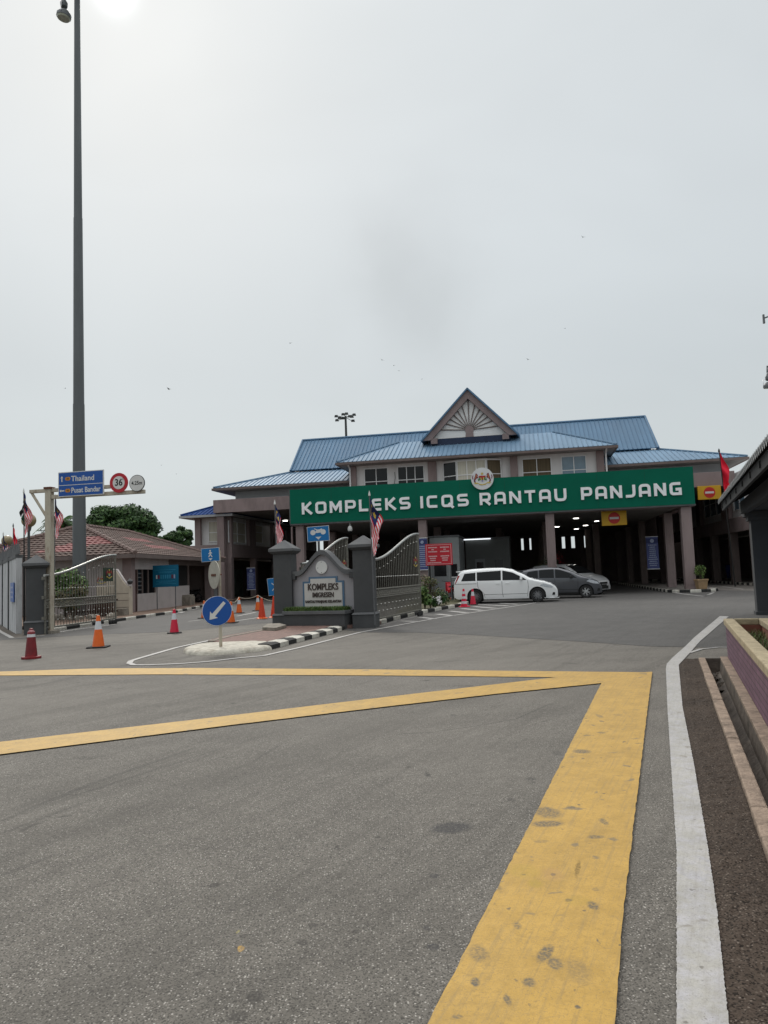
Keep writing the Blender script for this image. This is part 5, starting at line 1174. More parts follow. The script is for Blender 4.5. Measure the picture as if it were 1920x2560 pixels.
BFR = M('slate blue plaque frame', (.075, .14, .22), .6, .1, 4)
mb.plate(fr, -.075, -.052, BFR); pq = mb.build('plaque_frame', e)
MARB = M('white marble tile', (.52, .50, .47), .4, .12, 3, 0, dirt=(.36, .33, .30), dscale=3, damt=.5)
mb = MB(); mb.plate(T_, -.084, -.0755, MARB); mb.build('plaque', e)
mb = MB(); DKL = M('dark bronze letters', (.045, .03, .025), .5, .1, 9)
put_text(mb, 'KOMPLEKS', 0, -.095, 1.18, .27, DKL, .010, .004, xs=.78); put_text(mb, 'IMIGRESEN', 0, -.095, .95, .20, DKL, .010, .003, xs=.74); put_text(mb, 'RANTAU PANJANG KELANTAN', 0, -.095, .76, .112, DKL, .008, .002, xs=.76)
mb.build('lettering', e)
mb = MB(); mb.box(-hl+.02, hl-.10, -.62, -.10, .0, .42, DKGREY); mb.box(-hl-.0, hl-.06, -.67, -.09, .42, .52, MIDGREY); mb.build('planter_box', e, bevel=.01)
def grass_clump(mb, x0, x1, y0, y1, z, n, h, rnd, mats, lean=.35, wd=.012):
    for _ in range(n):
        x = rnd.uniform(x0, x1); y = rnd.uniform(y0, y1); t = rnd.uniform(0, 6.28); hh = h*rnd.uniform(.5, 1.2); dx, dy = math.cos(t)*lean*hh, math.sin(t)*lean*hh; px, py = -math.sin(t)*wd, math.cos(t)*wd; m = mats[rnd.randrange(len(mats))]
        mb.add([(x-px, y-py, z), (x+px, y+py, z), (x+dx*.5+px*.8, y+dy*.5+py*.8, z+hh*.6), (x+dx*.5-px*.8, y+dy*.5-py*.8, z+hh*.6), (x+dx, y+dy, z+hh)], [(0, 1, 2, 3), (3, 2, 4)], m)
rnd = random.Random(11); mb = MB(XF(PL.lerp(PR, .5), pa_)); grass_clump(mb, -hl+.03, hl-.12, -.64, -.14, .50, 3800, .13, rnd, (GRASS, LEAF2, LEAF3), .5, .010)
tag(mb.build('hedge_grass'), 'low clipped green border growing in the planter box of the sign wall', 'border plants', kind='stuff')

# ------------------------------------------------------------------ swing gates
def gate(loc, rz, L, lab, dense, z0=1.86, z1=2.74, mirror=1):
    e = empty('iron_gate', loc, rz, lab, 'gate')
    S_ = lambda f: z0+(z1-z0)*(f*f*(3-2*f))
    mb = MB(); mb.tube([(0, 0, .02), (0, 0, z0)], .035, GATEM, 8); mb.tube([(L, 0, .16), (L, 0, z1)], .035, GATEM, 8)
    mb.tube([(0, 0, .20), (L, 0, .20)], .030, GATEM, 8); mb.tube([(0, 0, 1.06), (L, 0, 1.06)], .028, GATEM, 8); mb.tube([(0, 0, .82), (L, 0, .82)], .022, GATEM, 8); mb.build('frame', e, smooth=40)
    mb = MB(); mb.tube([(-.05+(L+.10)*i/24, 0, S_(i/24)) for i in range(25)], .042, STEEL, 10); mb.build('top_rail', e, smooth=60)
    nb_ = 26
    for nm, a_, n_ in (('upper_bars', 1, nb_), ('lower_bars', 0, nb_*2 if dense else nb_)):
        mb = MB()
        for i in range(1, n_):
            x = L*i/n_
            if a_: mb.tube([(x, 0, 1.06), (x, 0, S_(x/L))], .0135, GATEM, 6, cap=False)
            else: mb.tube([(x, 0, .20), (x, 0, .82)], .0125, GATEM, 6, cap=False)
        mb.build(nm, e)
    mb = MB(); n_ = 26          # scrolled frieze between the rails
    for i in range(n_):
        x = L*(i+.5)/n_; r = .075; mb.tube([(x+r*math.cos(t*math.pi/5), 0, .94+r*math.sin(t*math.pi/5)) for t in range(11)], .010, GATEM, 4, cap=False)
        mb.tube([(x-L/n_/2, 0, .85), (x, 0, .94), (x+L/n_/2, 0, 1.03)], .009, GATEM, 4, cap=False)
    mb.build('scrolled_frieze', e)
    mb = MB(); 
    for i in range(1, nb_):
        x = L*i/nb_
        for z in ((1.42,), (.62,) if i % 2 else (.42,), (S_(x/L)-.28,) if i % 2 else ()):
            for zz in z: mb.lathe([(.002, zz-.028), (.024, zz), (.002, zz+.028)], STEEL, 8, c=(x, 0))
    mb.build('ball_ornaments', e, smooth=60)
    mb = MB(); mb.box(L*.80, L*.96, -.012, .012, 1.60, 2.10, M('dark crest backing', (.03, .05, .03), .6, .3, 9)) if not dense else None
    if not dense: mb.build('crest_backing', e)
    crest('gate_crest', e, L*.88, 1.88, .30, -.03, disc=False)
    for k in range(3):
        mb = MB(); mb.lathe([(.06, -.03), (.085, -.03), (.085, .03), (.06, .03)], RUBBER, 16, c=(0, 0), axis='Y'); w_ = mb.build('wheel', e, smooth=40); w_.location = (L-.12-.22*k, -.06, .088)
    mb = MB(); mb.tube([(L-.62, 0, .20), (L-.62, -.06, .12), (L-.06, -.06, .12), (L-.06, 0, .20)], .014, GATEM, 5); mb.build('wheel_carriage', e)
    mb = MB()
    for z in (.5, 1.15, 1.75): mb.box(-.16, -.03, -.03, .03, z-.05, z+.05, GATEM)
    mb.build('hinge', e)
    return e
gl0 = G(113, 1586); gl1 = D(289, 1552, 28.9)
v_ = gl1-gl0; gate(Vector((gl0.x, gl0.y, 0)), math.atan2(v_.y, v_.x), math.hypot(v_.x, v_.y), 'open iron gate with curved steel top rail beside the left pillar', False, 1.84, 2.58)
gr0 = D(939, 1555, 22.1); gr1 = D(1052, 1525, 26.9)
v_ = gr1-gr0; gate(Vector((gr0.x, gr0.y, 0)), math.atan2(v_.y, v_.x), math.hypot(v_.x, v_.y), 'open iron gate with dense lower bars on the right of the sign wall', True, 1.92, 2.86)
gb0 = PL+Vector((.45, .55, 0)); gb1 = D(869, 1400, 28.0); v_ = gb1-gb0; gate(Vector((gb0.x, gb0.y, 0)), math.atan2(v_.y, v_.x), math.hypot(v_.x, v_.y), 'iron gate standing open behind the curved sign wall, top rail showing', True, 1.9, 2.86)

# ------------------------------------------------------------------ boundary wall on the left
w0 = Vector((-11.75, 24.75, 0)); w1 = Vector((-21.5, 41.5, 0)); dv = (w1-w0); wa = math.atan2(dv.y, dv.x); WL = dv.length
e = empty('boundary_wall', w0, wa, 'grey posted boundary wall with pale panels and spiked top running off at the left edge', 'wall')
PANW = M('streaky pale wall panel', (.50, .505, .51), .85, .15, 3, .2, dirt=(.17, .17, .16), dscale=2.2, damt=.7, stretch=(1, 1, .3))
PW = 3.2; k = int(WL/PW)
for i in range(k+1):
    x = i*PW; mb = MB(); mb.box(x-.13, x+.13, -.02, .275, 0, 2.60, DKGREY)
    if i: mb.build('post', e, bevel=.01)
    if i < k: mb = MB(); mb.box(x+.13, x+PW-.13, .06, .24, 0, 2.45, PANW); mb.build('panel', e)
    if i < k: mb = MB(); mb.box(x+.133, x+PW-.133, .03, .265, 2.45, 2.56, MIDGREY); mb.build('coping', e)
mb = MB()
for i in range(int(WL/.42)):
    x = i*.42+.1; hh = .62 if i % 2 else .42; mb.add([(x-.10, .12, 2.58), (x+.10, .12, 2.58), (x+.10, .20, 2.58), (x-.10, .20, 2.58), (x, .16, 2.58+hh)], [(0, 1, 4), (1, 2, 4), (2, 3, 4), (3, 0, 4), (0, 3, 2, 1)], MIDGREY)
mb.build('spikes', e)
mb = MB(); mb.box(.5, 1.9, .26, .285, 1.02, 1.66, SIGNB); o = mb.build('blue_plate', e); o['label'] = 'small blue notice plate'
mb = MB()
for z in (1.18, 1.34, 1.50): mb.box(.7, 1.7, .2855, .288, z-.03, z+.03, BANT)
mb.build('print', o)

# ------------------------------------------------------------------ flags
def flag(loc, H, fl, wd, kind, lab, lean=(0, 0), pole=.022, drop=.72, out=1.0, top=None, seed=0, az=0, pm=MIDGREY):
    """limp flag on a pole: H pole height, fl hoist, wd fly"""
    e = empty('flag', loc, az, lab, 'flag', 'flags on poles'); rnd = random.Random(seed)
    tp = Vector((lean[0], lean[1], H))
    mb = MB(); mb.tube([(0, 0, 0), tp*.98], [pole, pole*.7], pm, 8); mb.lathe([(.002, H*.98), (pole*1.5, H*.985), (pole*1.2, H), (.002, H+.09)], pm if kind != 'my' else WHITE, 8, c=(tp.x, tp.y)); mb.build('pole', e, smooth=40)
    na, nb_ = 28, 28; vs = []; fs = []; fm = []
    th = math.radians(drop*90+8); ph = rnd.uniform(0, 6)
    for i in range(na+1):
        for j in range(nb_+1):
            a, b = i/na, j/nb_
            Wm = fl*out*(.30+.35*(1-drop))
            x = Wm*((1-b)*min(1, a*1.7)*(.82+.22*math.sin(a*8+ph)) + b*.10*a) + .012*math.sin(a*17+b*4)*fl
            z = -b*fl*(1-.35*a)-a*wd*(.93+.05*math.sin(b*6+ph))
            y = math.sin(a*6+b*10+ph)*.075*fl*min(1, a*4)+.04*a
            f = (H-.05-b*fl)/H
            vs.append((lean[0]*f+x, lean[1]*f+y, H-.05+z))
    mb = MB(); mats = {'R': REDF, 'W': WHITEF, 'N': NAVYF, 'Y': YELF, 'K': BLACK, 'G': M('green cloth', (.01, .10, .05), .85, .1, 9)}
    groups = {}
    for i in range(na):
        for j in range(nb_):
            a, b = (i+.5)/na, (j+.5)/nb_
            if kind == 'my':
                c = 'RW'[int(b*14) % 2]
                if a < .42 and b < 8/14:
                    c = 'N'; r = math.hypot((a-.18)*2, (b-.285)*1.0)
                    if (r < .17 and math.hypot((a-.21)*2, (b-.285)) > .135) or math.hypot((a-.31)*2, b-.285) < .09: c = 'Y'
            elif kind == 'red': c = 'R'
            elif kind == 'redw': c = 'W' if (abs(a-.8) < .06 and abs(b-.5) < .3) else 'R'
            else: c = 'K' if b < .33 else ('W' if b < .55 else 'G')
            groups.setdefault(c, []).append((i*(nb_+1)+j, (i+1)*(nb_+1)+j, (i+1)*(nb_+1)+j+1, i*(nb_+1)+j+1))
    o = len(mb.v); mb.v = [tuple(v) for v in vs]
    for c, f in groups.items():
        k = mb.mi(mats[c]); mb.f += f; mb.fm += [k]*len(f)
    mb.build('cloth', e, smooth=80); return e
def flag_at(x, ytop, Y, base_z, fl, wd, kind, lab, **kw):
    p = D(x, ytop, Y); H = p.z-base_z; flag(Vector((p.x, p.y, base_z)), H, fl, wd, kind, lab, **kw)
flag_at(690, 1256, 23.6, 0.1, .62, 1.05, 'my', 'limp striped flag rising behind the left sign wall pillar', lean=(-.04, 0), drop=.70, seed=2)
flag_at(926, 1234, 21.3, .1, .75, 1.35, 'my', 'limp striped flag on the right sign wall pillar, in front of the green sign', lean=(-.03, 0), drop=.45, seed=5)
flag_at(63, 1226, 25.6, .1, .7, 1.1, 'my', 'dark pole with limp striped flag in front of the nearer globe lamp', lean=(-.05, 0), drop=.72, seed=7, pm=BLACK)
flag_at(60, 1252, 25.3, .1, .5, .5, 'kw', 'small dark and white pennant flag tied on the black pole near the left pillar', drop=.7, out=-.8, seed=4, pm=BLACK)
flag_at(33, 1313, 29.5, .1, .55, .80, 'redw', 'plain bright red flag standing above the spiked boundary wall', drop=.66, out=.8, seed=3)
flag_at(8, 1334, 33.5, .1, .65, 1.0, 'my', 'small striped flag at the far left edge beside the farther globe lamp', drop=.70, seed=9)
flag_at(135, 1240, 26.6, .1, .65, 1.15, 'my', 'limp striped flag hanging under the gantry beside the cream post', lean=(.04, 0), drop=.70, seed=12)
flag_at(1813, 1124, 42, .1, 1.25, 2.5, 'redw', 'plain red flag rising behind the corrugated shelter roof', lean=(-.35, 0), drop=.35, seed=6, pm=BLACK, pole=.04)

# ------------------------------------------------------------------ lamps and masts
def globe(x, y, r_px, Y, lab):
    p = D(x, y, Y); r = r_px*Y/FPX; e = empty('globe_lamp', (p.x, p.y, 0), 0, lab, 'street lamp', 'globe lamps along the left wall')
    mb = MB(); mb.lathe([(.09, .0), (.09, .3), (.05, .4), (.045, p.z-r-.15), (.07, p.z-r-.12), (.10, p.z-r*.92)], POLE, 12); mb.build('pole', e, smooth=40)
    mb = MB(); mb.lathe([(r*math.cos(t*math.pi/14-math.pi/2)+.001, p.z+r*math.sin(t*math.pi/14-math.pi/2)) for t in range(15)], GOLDG, 24); mb.build('globe', e, smooth=80)
globe(72, 1301, 17.5, 27.5, 'tinted brown globe lamp beside the cream gantry arm'); globe(18, 1352, 13.5, 35.5, 'tinted brown globe lamp near the left edge, farther of the two')
# high mast on the left
mp0 = Vector((-14.05, 34.9, 0))
e = empty('high_mast', mp0, 0, 'very tall grey tapered floodlight mast rising out of the picture at left', 'light mast')
def rz_(z): return .315-(.315-.13)*z/31
mb = MB(); zz = [0, 9.9, 18.9, 34]
for a, b in zip(zz, zz[1:]): mb.lathe([(rz_(a)+(.0 if a == 0 else -.012), a), (rz_(b), b)], POLE, 16)
mb.box(-.45, .45, -.45, .45, 0, .05, POLE)
for k in range(8): t = k*math.pi/4; mb.box(rz_(0)*math.cos(t)-.012, rz_(0)*math.cos(t)+.09*0+.012, rz_(0)*math.sin(t)-.012, rz_(0)*math.sin(t)+.012, .0, .3, POLE)
mb.build('pole', e, smooth=30)
def flood(parent, x, y, z, az, tilt=.5, s=1.0, lens=True):
    h = empty('floodlight', (x, y, z)); h.parent = parent; h.rotation_euler = (0, 0, az)
    mb = MB(); mb.lathe([(.08*s, -.36*s), (.17*s, -.30*s), (.19*s, -.1*s), (.10*s, .06*s), (.06*s, .2*s)], POLE, 12); mb.build('gear_housing', h, smooth=40).location = (0, 0, .75*s)
    mb = MB(); mb.lathe([(.36*s, -.12*s), (.36*s, .04*s), (.22*s, .22*s), (.12*s, .30*s)], POLE, 16); o = mb.build('reflector', h, smooth=40); o.rotation_euler = (tilt*.5, 0, 0)
    mb = MB(); mb.lathe([(.30*s, -.20*s), (.345*s, -.125*s)], M('floodlight lens', (.42, .44, .36), .2, .3, 9), 16); o2 = mb.build('lens', h, smooth=40); o2.rotation_euler = (tilt*.5, 0, 0)
    mb = MB(); mb.tube([(-.38*s, 0, -.0), (-.34*s, 0, .5*s), (0, 0, .62*s), (.34*s, 0, .5*s), (.38*s, 0, -.0)], .018*s, CHROME, 6); mb.build('yoke', h, smooth=60)
zL = D(160, 38, 34.9).z; k0 = D(160, 42, 34.9)
for az in range(6):
    t = math.radians(180+62*az); mb = MB(); r_ = abs(k0.x-mp0.x)
    hz = zL+(0 if az == 0 else 1.7)
    mb.tube([(0, 0, hz+1.25), (r_*math.cos(t), r_*math.sin(t), hz+1.25), (r_*math.cos(t), r_*math.sin(t), hz+.9)], .05, POLE, 8); mb.build('arm', e)
    flood(e, r_*math.cos(t), r_*math.sin(t), hz, t-math.pi/2, .3, .95)
# distant mast behind the roof
dm = D(864, 1045, 118); e = empty('far_floodlight_mast', (dm.x, dm.y, 0), 0, 'distant dark floodlight mast rising behind the blue roof', 'light mast')
DKM = M('distant dark steel', (.05, .055, .055), .7, .1, 2)
mb = MB(); mb.tube([(0, 0, 0), (0, 0, dm.z+.3)], [.35, .17], DKM, 10); mb.build('pole', e)
for k, (dx, dz) in enumerate(((-1.45, .35), (-.95, .10), (-.35, .55), (.15, .75), (.65, .25), (1.0, .15), (1.35, .55), (-1.35, -.35), (1.15, -.45), (-.45, .0))):
    mb = MB(); y = .3*math.sin(k*2.4); mb.tube([(0, 0, dm.z+.1), (dx*.8, y, dm.z+dz)], .045, DKM, 5); mb.frust(dx, y, dm.z+dz-.16, dm.z+dz+.16, .30, .2, .22, .15, DKM, X=None); mb.build('floodlight', e)
# floodlight at the right edge, its pole outside the frame
fp = D(1921, 962, 30.0); e = empty('edge_floodlight_mast', (fp.x+.62, fp.y, 0), 0, 'floodlight head peeping in at the right edge above the shelter roof', 'light mast')
mb = MB(); mb.tube([(0, 0, 0), (0, 0, fp.z+4)], [.22, .14], POLE, 12); mb.build('pole', e, smooth=40)
mb = MB(); mb.tube([(0, 0, fp.z+.6), (-.62, 0, fp.z+.75), (-.62, 0, fp.z+.5)], .04, POLE, 8); mb.build('arm', e)
flood(e, -.62, 0, fp.z-.05, 0, .4, .55)
mb = MB(); z2 = D(1919, 795, 30).z; _o = .12; mb.tube([(0, 0, z2+.2), (-.58, 0, z2)], .03, POLE, 8); mb.frust(-.60, 0, z2-.22, z2+.15, .035, .035, .03, .03, POLE); mb.build('arm', e)
# faint telecom mast on the skyline
tp = D(103, 1395, 300); e = empty('telecom_mast', (tp.x, tp.y, 0), 0, 'faint pale lattice telecom mast on the skyline behind the gantry', 'telecom mast')
HAZEB = M('haze tinted steel', (.33, .40, .41), .8, .05, 1)  # distance haze is put into the steel colour, no air is built
zT = D(103, 1352, 300).z; mb = MB()
for sx, sy in ((-1, -1), (1, -1), (1, 1), (-1, 1)): mb.tube([(sx*1.3, sy*1.3, 0), (sx*.5, sy*.5, zT)], .12, HAZEB, 4)
for i in range(10): z = zT*i/10; w_ = 1.3-.8*i/10; w2 = 1.3-.8*(i+1)/10; mb.tube([(-w_, -w_, z), (w2, -w2, z+zT/10)], .08, HAZEB, 4); mb.tube([(w_, -w_, z), (-w2, -w2, z+zT/10)], .08, HAZEB, 4)
mb.build('lattice', e)
mb = MB()
for dx, dz in ((-1.5, 0), (1.5, -1), (-.9, -2.5), (1.0, -3.4), (0, .6), (-1.9, -4.2), (1.8, -4.0)): mb.frust(dx, 0, zT+dz-.9, zT+dz+.9, .35, .3, .35, .3, HAZEB)
mb.lathe([(1.9, zT+4.0), (1.9, zT+4.1)], HAZEB, 10); mb.tube([(0, 0, zT), (0, 0, zT+4)], .1, HAZEB, 4); mb.build('antennas', e)

# ------------------------------------------------------------------ gantry sign
gp0 = G(124, 1584); gp0.z = 0; ga_ = math.radians(-11)
e = empty('gantry_sign', gp0, ga_, 'rusty cream post with overhanging arm carrying a blue direction board and two round signs', 'gantry sign')
GX = XF(gp0, ga_)
def LG(x, y, off=0.0):   # pixel -> local x,z on the gantry plane
    d = ray(x, y); n_ = Vector((-math.sin(ga_), math.cos(ga_), 0)); t = ((gp0+n_*off)-CAM).dot(n_)/d.dot(n_); p = GX.inverted() @ (CAM+d*t); return p.x, p.z
mb = MB(); zt_ = LG(122, 1222)[1]; mb.box(-.10, .10, -.10, .10, 0, zt_, CREAM); mb.box(-.22, .22, -.22, .22, 0, .10, CONC); mb.box(-.13, .13, -.13, .13, zt_-.02, zt_+.05, RUST); mb.build('post', e, bevel=.006)
za1, za2 = LG(122, 1226)[1], LG(128, 1240)[1]; xL = LG(76, 1227)[0]; xR = LG(362, 1222)[0]
mb = MB(); mb.box(xL, -.105, -.06, .06, za1-.06, za1+.05, CREAM); mb.box(.105, LG(262, 1210)[0]+.4, -.06, .06, za1-.06, za1+.05, CREAM); mb.box(.106, xR, -.07, .05, za2-.10, za2+.02, CREAM); mb.box(.40, .52, -.05, .05, za2+.021, za1-.061, CREAM); mb.build('arm', e, bevel=.006)
mb = MB(); mb.tube([(xL+.05, 0, za1-.05), (-.06, 0, za1-.92)], .045, CREAM, 8); mb.build('brace', e)
bx0, bz0 = LG(147, 1243, -.1); bx1, bz1 = LG(260, 1174, -.1); 
mb = MB(); mb.box(bx0, bx1, -.13, -.09, bz0, bz1, WHITE); mb.box(bx0+.025, bx1-.025, -.134, -.1305, bz0+.025, bz1-.025, SIGNB); bd = mb.build('direction_board', e)
bw, bh = bx1-bx0, bz1-bz0; bm_ = bz0+bh*.46
mb = MB(); mb.box(bx0+.03, bx1-.03, -.138, -.1345, bm_-.009, bm_+.009, WHITE)
put_text(mb, 'Thailand', bx0+bw*.29, -.137, bz0+bh*.70, .24, WHITE, .002, .004, 'LEFT'); put_text(mb, 'Pusat Bandar', bx0+bw*.29, -.137, bz0+bh*.23, .235, WHITE, .002, .004, 'LEFT', xs=.83)
OR_ = M('orange route shield', (.55, .22, .01), .5, .1, 9)
for cz_, up in ((bz0+bh*.72, 1), (bz0+bh*.24, 0)):
    mb.plate([(bx0+bw*x, cz_+z) for x, z in ((.155, 0), (.175, .055), (.255, .055), (.275, 0), (.255, -.055), (.175, -.055))], -.1385, -.1345, OR_)
    mb.plate([(bx0+bw*x, cz_+z) for x, z in ((.185, 0), (.20, .030), (.235, .030), (.25, 0), (.235, -.030), (.20, -.030))], -.1405, -.139, M('shield centre', (.20, .09, .02), .5, .1, 9))
    cx_ = bx0+bw*.085
    A = [(0, .09), (.055, .02), (.018, .035), (.018, -.09), (-.018, -.09), (-.018, .035), (-.055, .02)]
    if not up: A = [(-z, x) for x, z in A]
    mb.plate([(cx_+x, cz_+z) for x, z in A], -.1385, -.1345, WHITE)
mb.build('lettering', bd)
def roundsign(x, y, rp, ring, name, txt, size, sub=None):
    cx, cz = LG(x, y, -.1); r = rp*24.3/FPX; mb = MB(); mb.disc(cx, cz, r, -.13, -.10, ring, 36); mb.disc(cx, cz, r*(.66 if ring is RED else .93), -.134, -.1305, WHITE, 36); s_ = mb.build(name, e)
    mb = MB(); put_text(mb, txt, cx, -.1365, cz, size, BLACK, .002, .006 if ring is RED else .002, xs=.9)
    if sub: put_text(mb, sub, cx+r*.48, -.1365, cz+r*.34, .09, BLACK, .002, .002)
    mb.build('figures', s_)
roundsign(298, 1207, 24.3, RED, 'weight_limit_sign', '36', .30, 't'); roundsign(343.5, 1208, 20.5, MIDGREY, 'height_limit_sign', '4.25m', .165)

# ------------------------------------------------------------------ keep-left sign and other blue signs
kp = G(552, 1616, .12); kp.z = .12; e = empty('keep_left_sign', kp, math.radians(22), 'round blue sign with white arrow pointing down left on the island nose', 'road sign')
kc = D(543.5, 1526.7, kp.y)
mb = MB(); mb.lathe([(.035, -.02), (.032, kc.z+.20-.12)], CREAM, 10); mb.build('post', e, smooth=40)
zc = kc.z-.12; mb = MB(); mb.disc(-.07, zc, .30, -.055, -.036, SIGNB, 40); mb.disc(-.07, zc, .306, -.050, -.038, FRAMEW, 40); pl = mb.build('plate', e)
mb = MB(); a = Vector((-math.cos(math.radians(48)), -math.sin(math.radians(48)))); n_ = Vector((-a.y, a.x))
Apts = [a*.24, a*.10+n_*.105, a*.115+n_*.04, -a*.23+n_*.032, -a*.23-n_*.032, a*.115-n_*.04, a*.10-n_*.105]
mb.plate([(-.07+p.x, zc+p.y) for p in Apts], -.060, -.0555, WHITE); mb.build('arrow', pl)
def bluesign(x, y, wpx, hpx, Y, lab, pic, rot=0, post=True, base=0.0, px_off=0):
    c = D(x, y, Y); W, H = wpx*Y/FPX, hpx*Y/FPX; e = empty('lane_sign', (c.x, c.y, base), math.radians(-6), lab, 'road sign'); z = c.z-base
    T = Matrix.Translation((0, 0, z)) @ Matrix.Rotation(math.radians(rot), 4, 'Y')
    mb = MB(T); mb.box(-W/2, W/2, -.05, -.02, -H/2, H/2, WHITE); mb.box(-W/2+W*.02, W/2-W*.02, -.054, -.0505, -H/2+W*.02, H/2-W*.02, SIGNB2); b = mb.build('plate', e)
    mb = MB(T)
    Y0, Y1 = -.058, -.0545
    if pic == 'ped':
        mb.disc(0, H*.30, H*.065, Y0, Y1, WHITE, 12); s = H
        for p, q, w_ in (((0, .22), (0, .02), .05), ((0, .20), (-.13, .06), .028), ((0, .20), (.13, .10), .028), ((0, .03), (-.13, -.16), .036), ((0, .03), (.13, -.16), .036)):
            P = Vector(p)*s; Qv = Vector(q)*s; d = (Qv-P).normalized(); nn = Vector((-d.y, d.x))*w_*s; Y0 -= .0008; mb.plate([(P.x+nn.x, P.y+nn.y), (Qv.x+nn.x, Qv.y+nn.y), (Qv.x-nn.x, Qv.y-nn.y), (P.x-nn.x, P.y-nn.y)], Y0, Y1, WHITE)
        mb.plate([(-.15*s, -.26*s), (.15*s, -.26*s), (0, -.42*s)], -.058, Y1, WHITE)
    elif pic == 'bike':
        s = H
        for cx in (-.34, .34): mb.lathe([(.145*s, -.058), (.175*s, -.058), (.175*s, -.0545), (.145*s, -.0545)], WHITE, 20, c=(cx*s, .10*s), axis='Y')
        mb.plate([(x*s, z*s) for x, z in ((-.20, .10), (-.10, .24), (-.26, .33), (-.24, .37), (-.05, .28), (.10, .28), (.26, .33), (.30, .28), (.16, .18), (.22, .08), (.05, .06), (-.08, .05))], -.0590, -.0545, WHITE)
        mb.plate([(-.20*s, -.20*s), (.20*s, -.20*s), (0, -.38*s)], -.058, Y1, WHITE)
    else:
        s = H
        for k, (p, q) in enumerate((((-.22, .22), (.22, -.22)), ((-.22, -.22), (.22, .22)))):
            P = Vector(p)*s; Qv = Vector(q)*s; d = (Qv-P).normalized(); nn = Vector((-d.y, d.x))*.02*s; mb.plate([(P.x+nn.x, P.y+nn.y), (Qv.x+nn.x, Qv.y+nn.y), (Qv.x-nn.x, Qv.y-nn.y), (P.x-nn.x, P.y-nn.y)], -.058-.001*k, Y1, WHITE)
    mb.build('symbol', b)
    if post: mb = MB(); mb.tube([(px_off, 0, 0), (px_off, 0, z+H*.3)], .05 if pic != 'x' else .025, CREAM if pic == 'ped' else MIDGREY, 8); mb.build('post', e, smooth=40)
    return e, z
bluesign(527, 1387, 47, 34, 28.5, 'small blue sign with walking figure and down arrow on the cream post', 'ped', -2, True, 0, .33)
bluesign(796, 1334.5, 56, 38, 31, 'blue sign with motorcycle symbol and down arrow under the left end of green sign', 'bike', -2)
bluesign(690, 1466, 40, 43, 28, 'tilted blue sign with thin white cross half hidden by the grey pillar', 'x', -5)
# back of a traffic mirror on the same cream post line
mc = D(537, 1437, 28.2); e = empty('traffic_mirror', (D(551, 1437, 28.2).x, 28.2, 0), math.radians(-55), 'pale round back of a convex traffic mirror below the walking figure sign', 'traffic mirror')
mb = MB(); mb.lathe([(.52, -.02), (.52, .015), (.40, .06), (.2, .085), (.001, .09)], M('aged cream plastic', (.42, .40, .34), .6, .12, 5, dirt=(.25, .23, .18), dscale=4, damt=.5), 32, axis='Y', X=Matrix.Translation((0, -.24, mc.z))); mb.build('mirror_dish', e, smooth=50)
mb = MB(); mb.box(-.20, .20, -.285, -.262, mc.z-.05, mc.z+.03, RUST); mb.tube([(0, -.25, mc.z), (0, .05, mc.z)], .03, RUST, 6); mb.build('bracket', e)

# ------------------------------------------------------------------ trees and shrubs
def leafball(mb, c, r, n, size, rnd, mats, sq=(1, 1, 1), shell=.55):
    for _ in range(n):
        while True:
            d = Vector((rnd.uniform(-1, 1), rnd.uniform(-1, 1), rnd.uniform(-1, 1)))
            if .05 < d.length < 1: break
        d.normalize(); q = r*(shell+(1-shell)*rnd.random()**.6); p = Vector(c)+Vector((d.x*q*sq[0], d.y*q*sq[1], d.z*q*sq[2]))
        nrm = (d+Vector((rnd.uniform(-.9, .9), rnd.uniform(-.9, .9), rnd.uniform(-.3, 1.0)))).normalized(); a = nrm.orthogonal().normalized(); a = Matrix.Rotation(rnd.random()*6.28, 3, nrm) @ a; b = nrm.cross(a); s = size*rnd.uniform(.6, 1.35)
        mb.add([p-a*s, p-b*s*.45, p+a*s, p+b*s*.45], [(0, 1, 2, 3)], mats[0] if rnd.random() < .7 else mats[-1])
def tree(name, loc, h, cr, lab, rnd, mats, nclump=34, leaves=260, size=.28, cz=.62, sq=(1, .9, .62), trunk_r=.35, flat_top=False, group='trees behind the guardhouse'):
    e = empty(name, loc, 0, lab, 'tree', group)
    mb = MB(); top = Vector((rnd.uniform(-.4, .4), 0, h*cz)); mb.tube([(0, 0, 0), (.1, .05, h*.2), top*.7, top], [trunk_r, trunk_r*.8, trunk_r*.55, trunk_r*.3], BARK, 9)
    cl = []
    for i in range(nclump):
        while True:
            d = Vector((rnd.uniform(-1, 1), rnd.uniform(-1, 1), rnd.uniform(-.75, 1)))
            if d.length < 1: break
        d = d.normalized()*(d.length**.55); c = Vector((d.x*cr*sq[0], d.y*cr*sq[1], h*cz+d.z*cr*sq[2])); cl.append((c, cr*rnd.uniform(.17, .30)))
    for c, r in cl[::2]: mb.tube([top*rnd.uniform(.55, .95), (top+c)*.5+Vector((0, 0, -.2)), c], [trunk_r*.35, trunk_r*.22, .05], BARK, 5)
    mb.build('trunk', e, smooth=60)
    mb = MB()
    for c, r in cl: leafball(mb, c, r, leaves, size, rnd, mats, (1.1, 1.1, .8))
    mb.build('crown', e); return e
rnd = random.Random(21)
def tree_px(x, y, rx, ry, Y, lab, ncl, lv, size=.22):
    c = D(x, y, Y); RX, RZ = rx*Y/FPX, ry*Y/FPX; h = c.z+RZ
    tree('broadleaf_tree', (c.x, c.y, 0), h, RX, lab, rnd, (LEAF1, LEAF2), ncl, lv, size, (c.z-.1*RZ)/h, (.84, .8, .86*RZ/RX), RX*.09)
tree_px(302, 1322, 96, 76, 84, 'large round dark green tree rising behind the guardhouse roof', 95, 330)
tree_px(192, 1372, 26, 24, 92, 'low dark green tree between the palm and the high mast', 16, 220, .18)
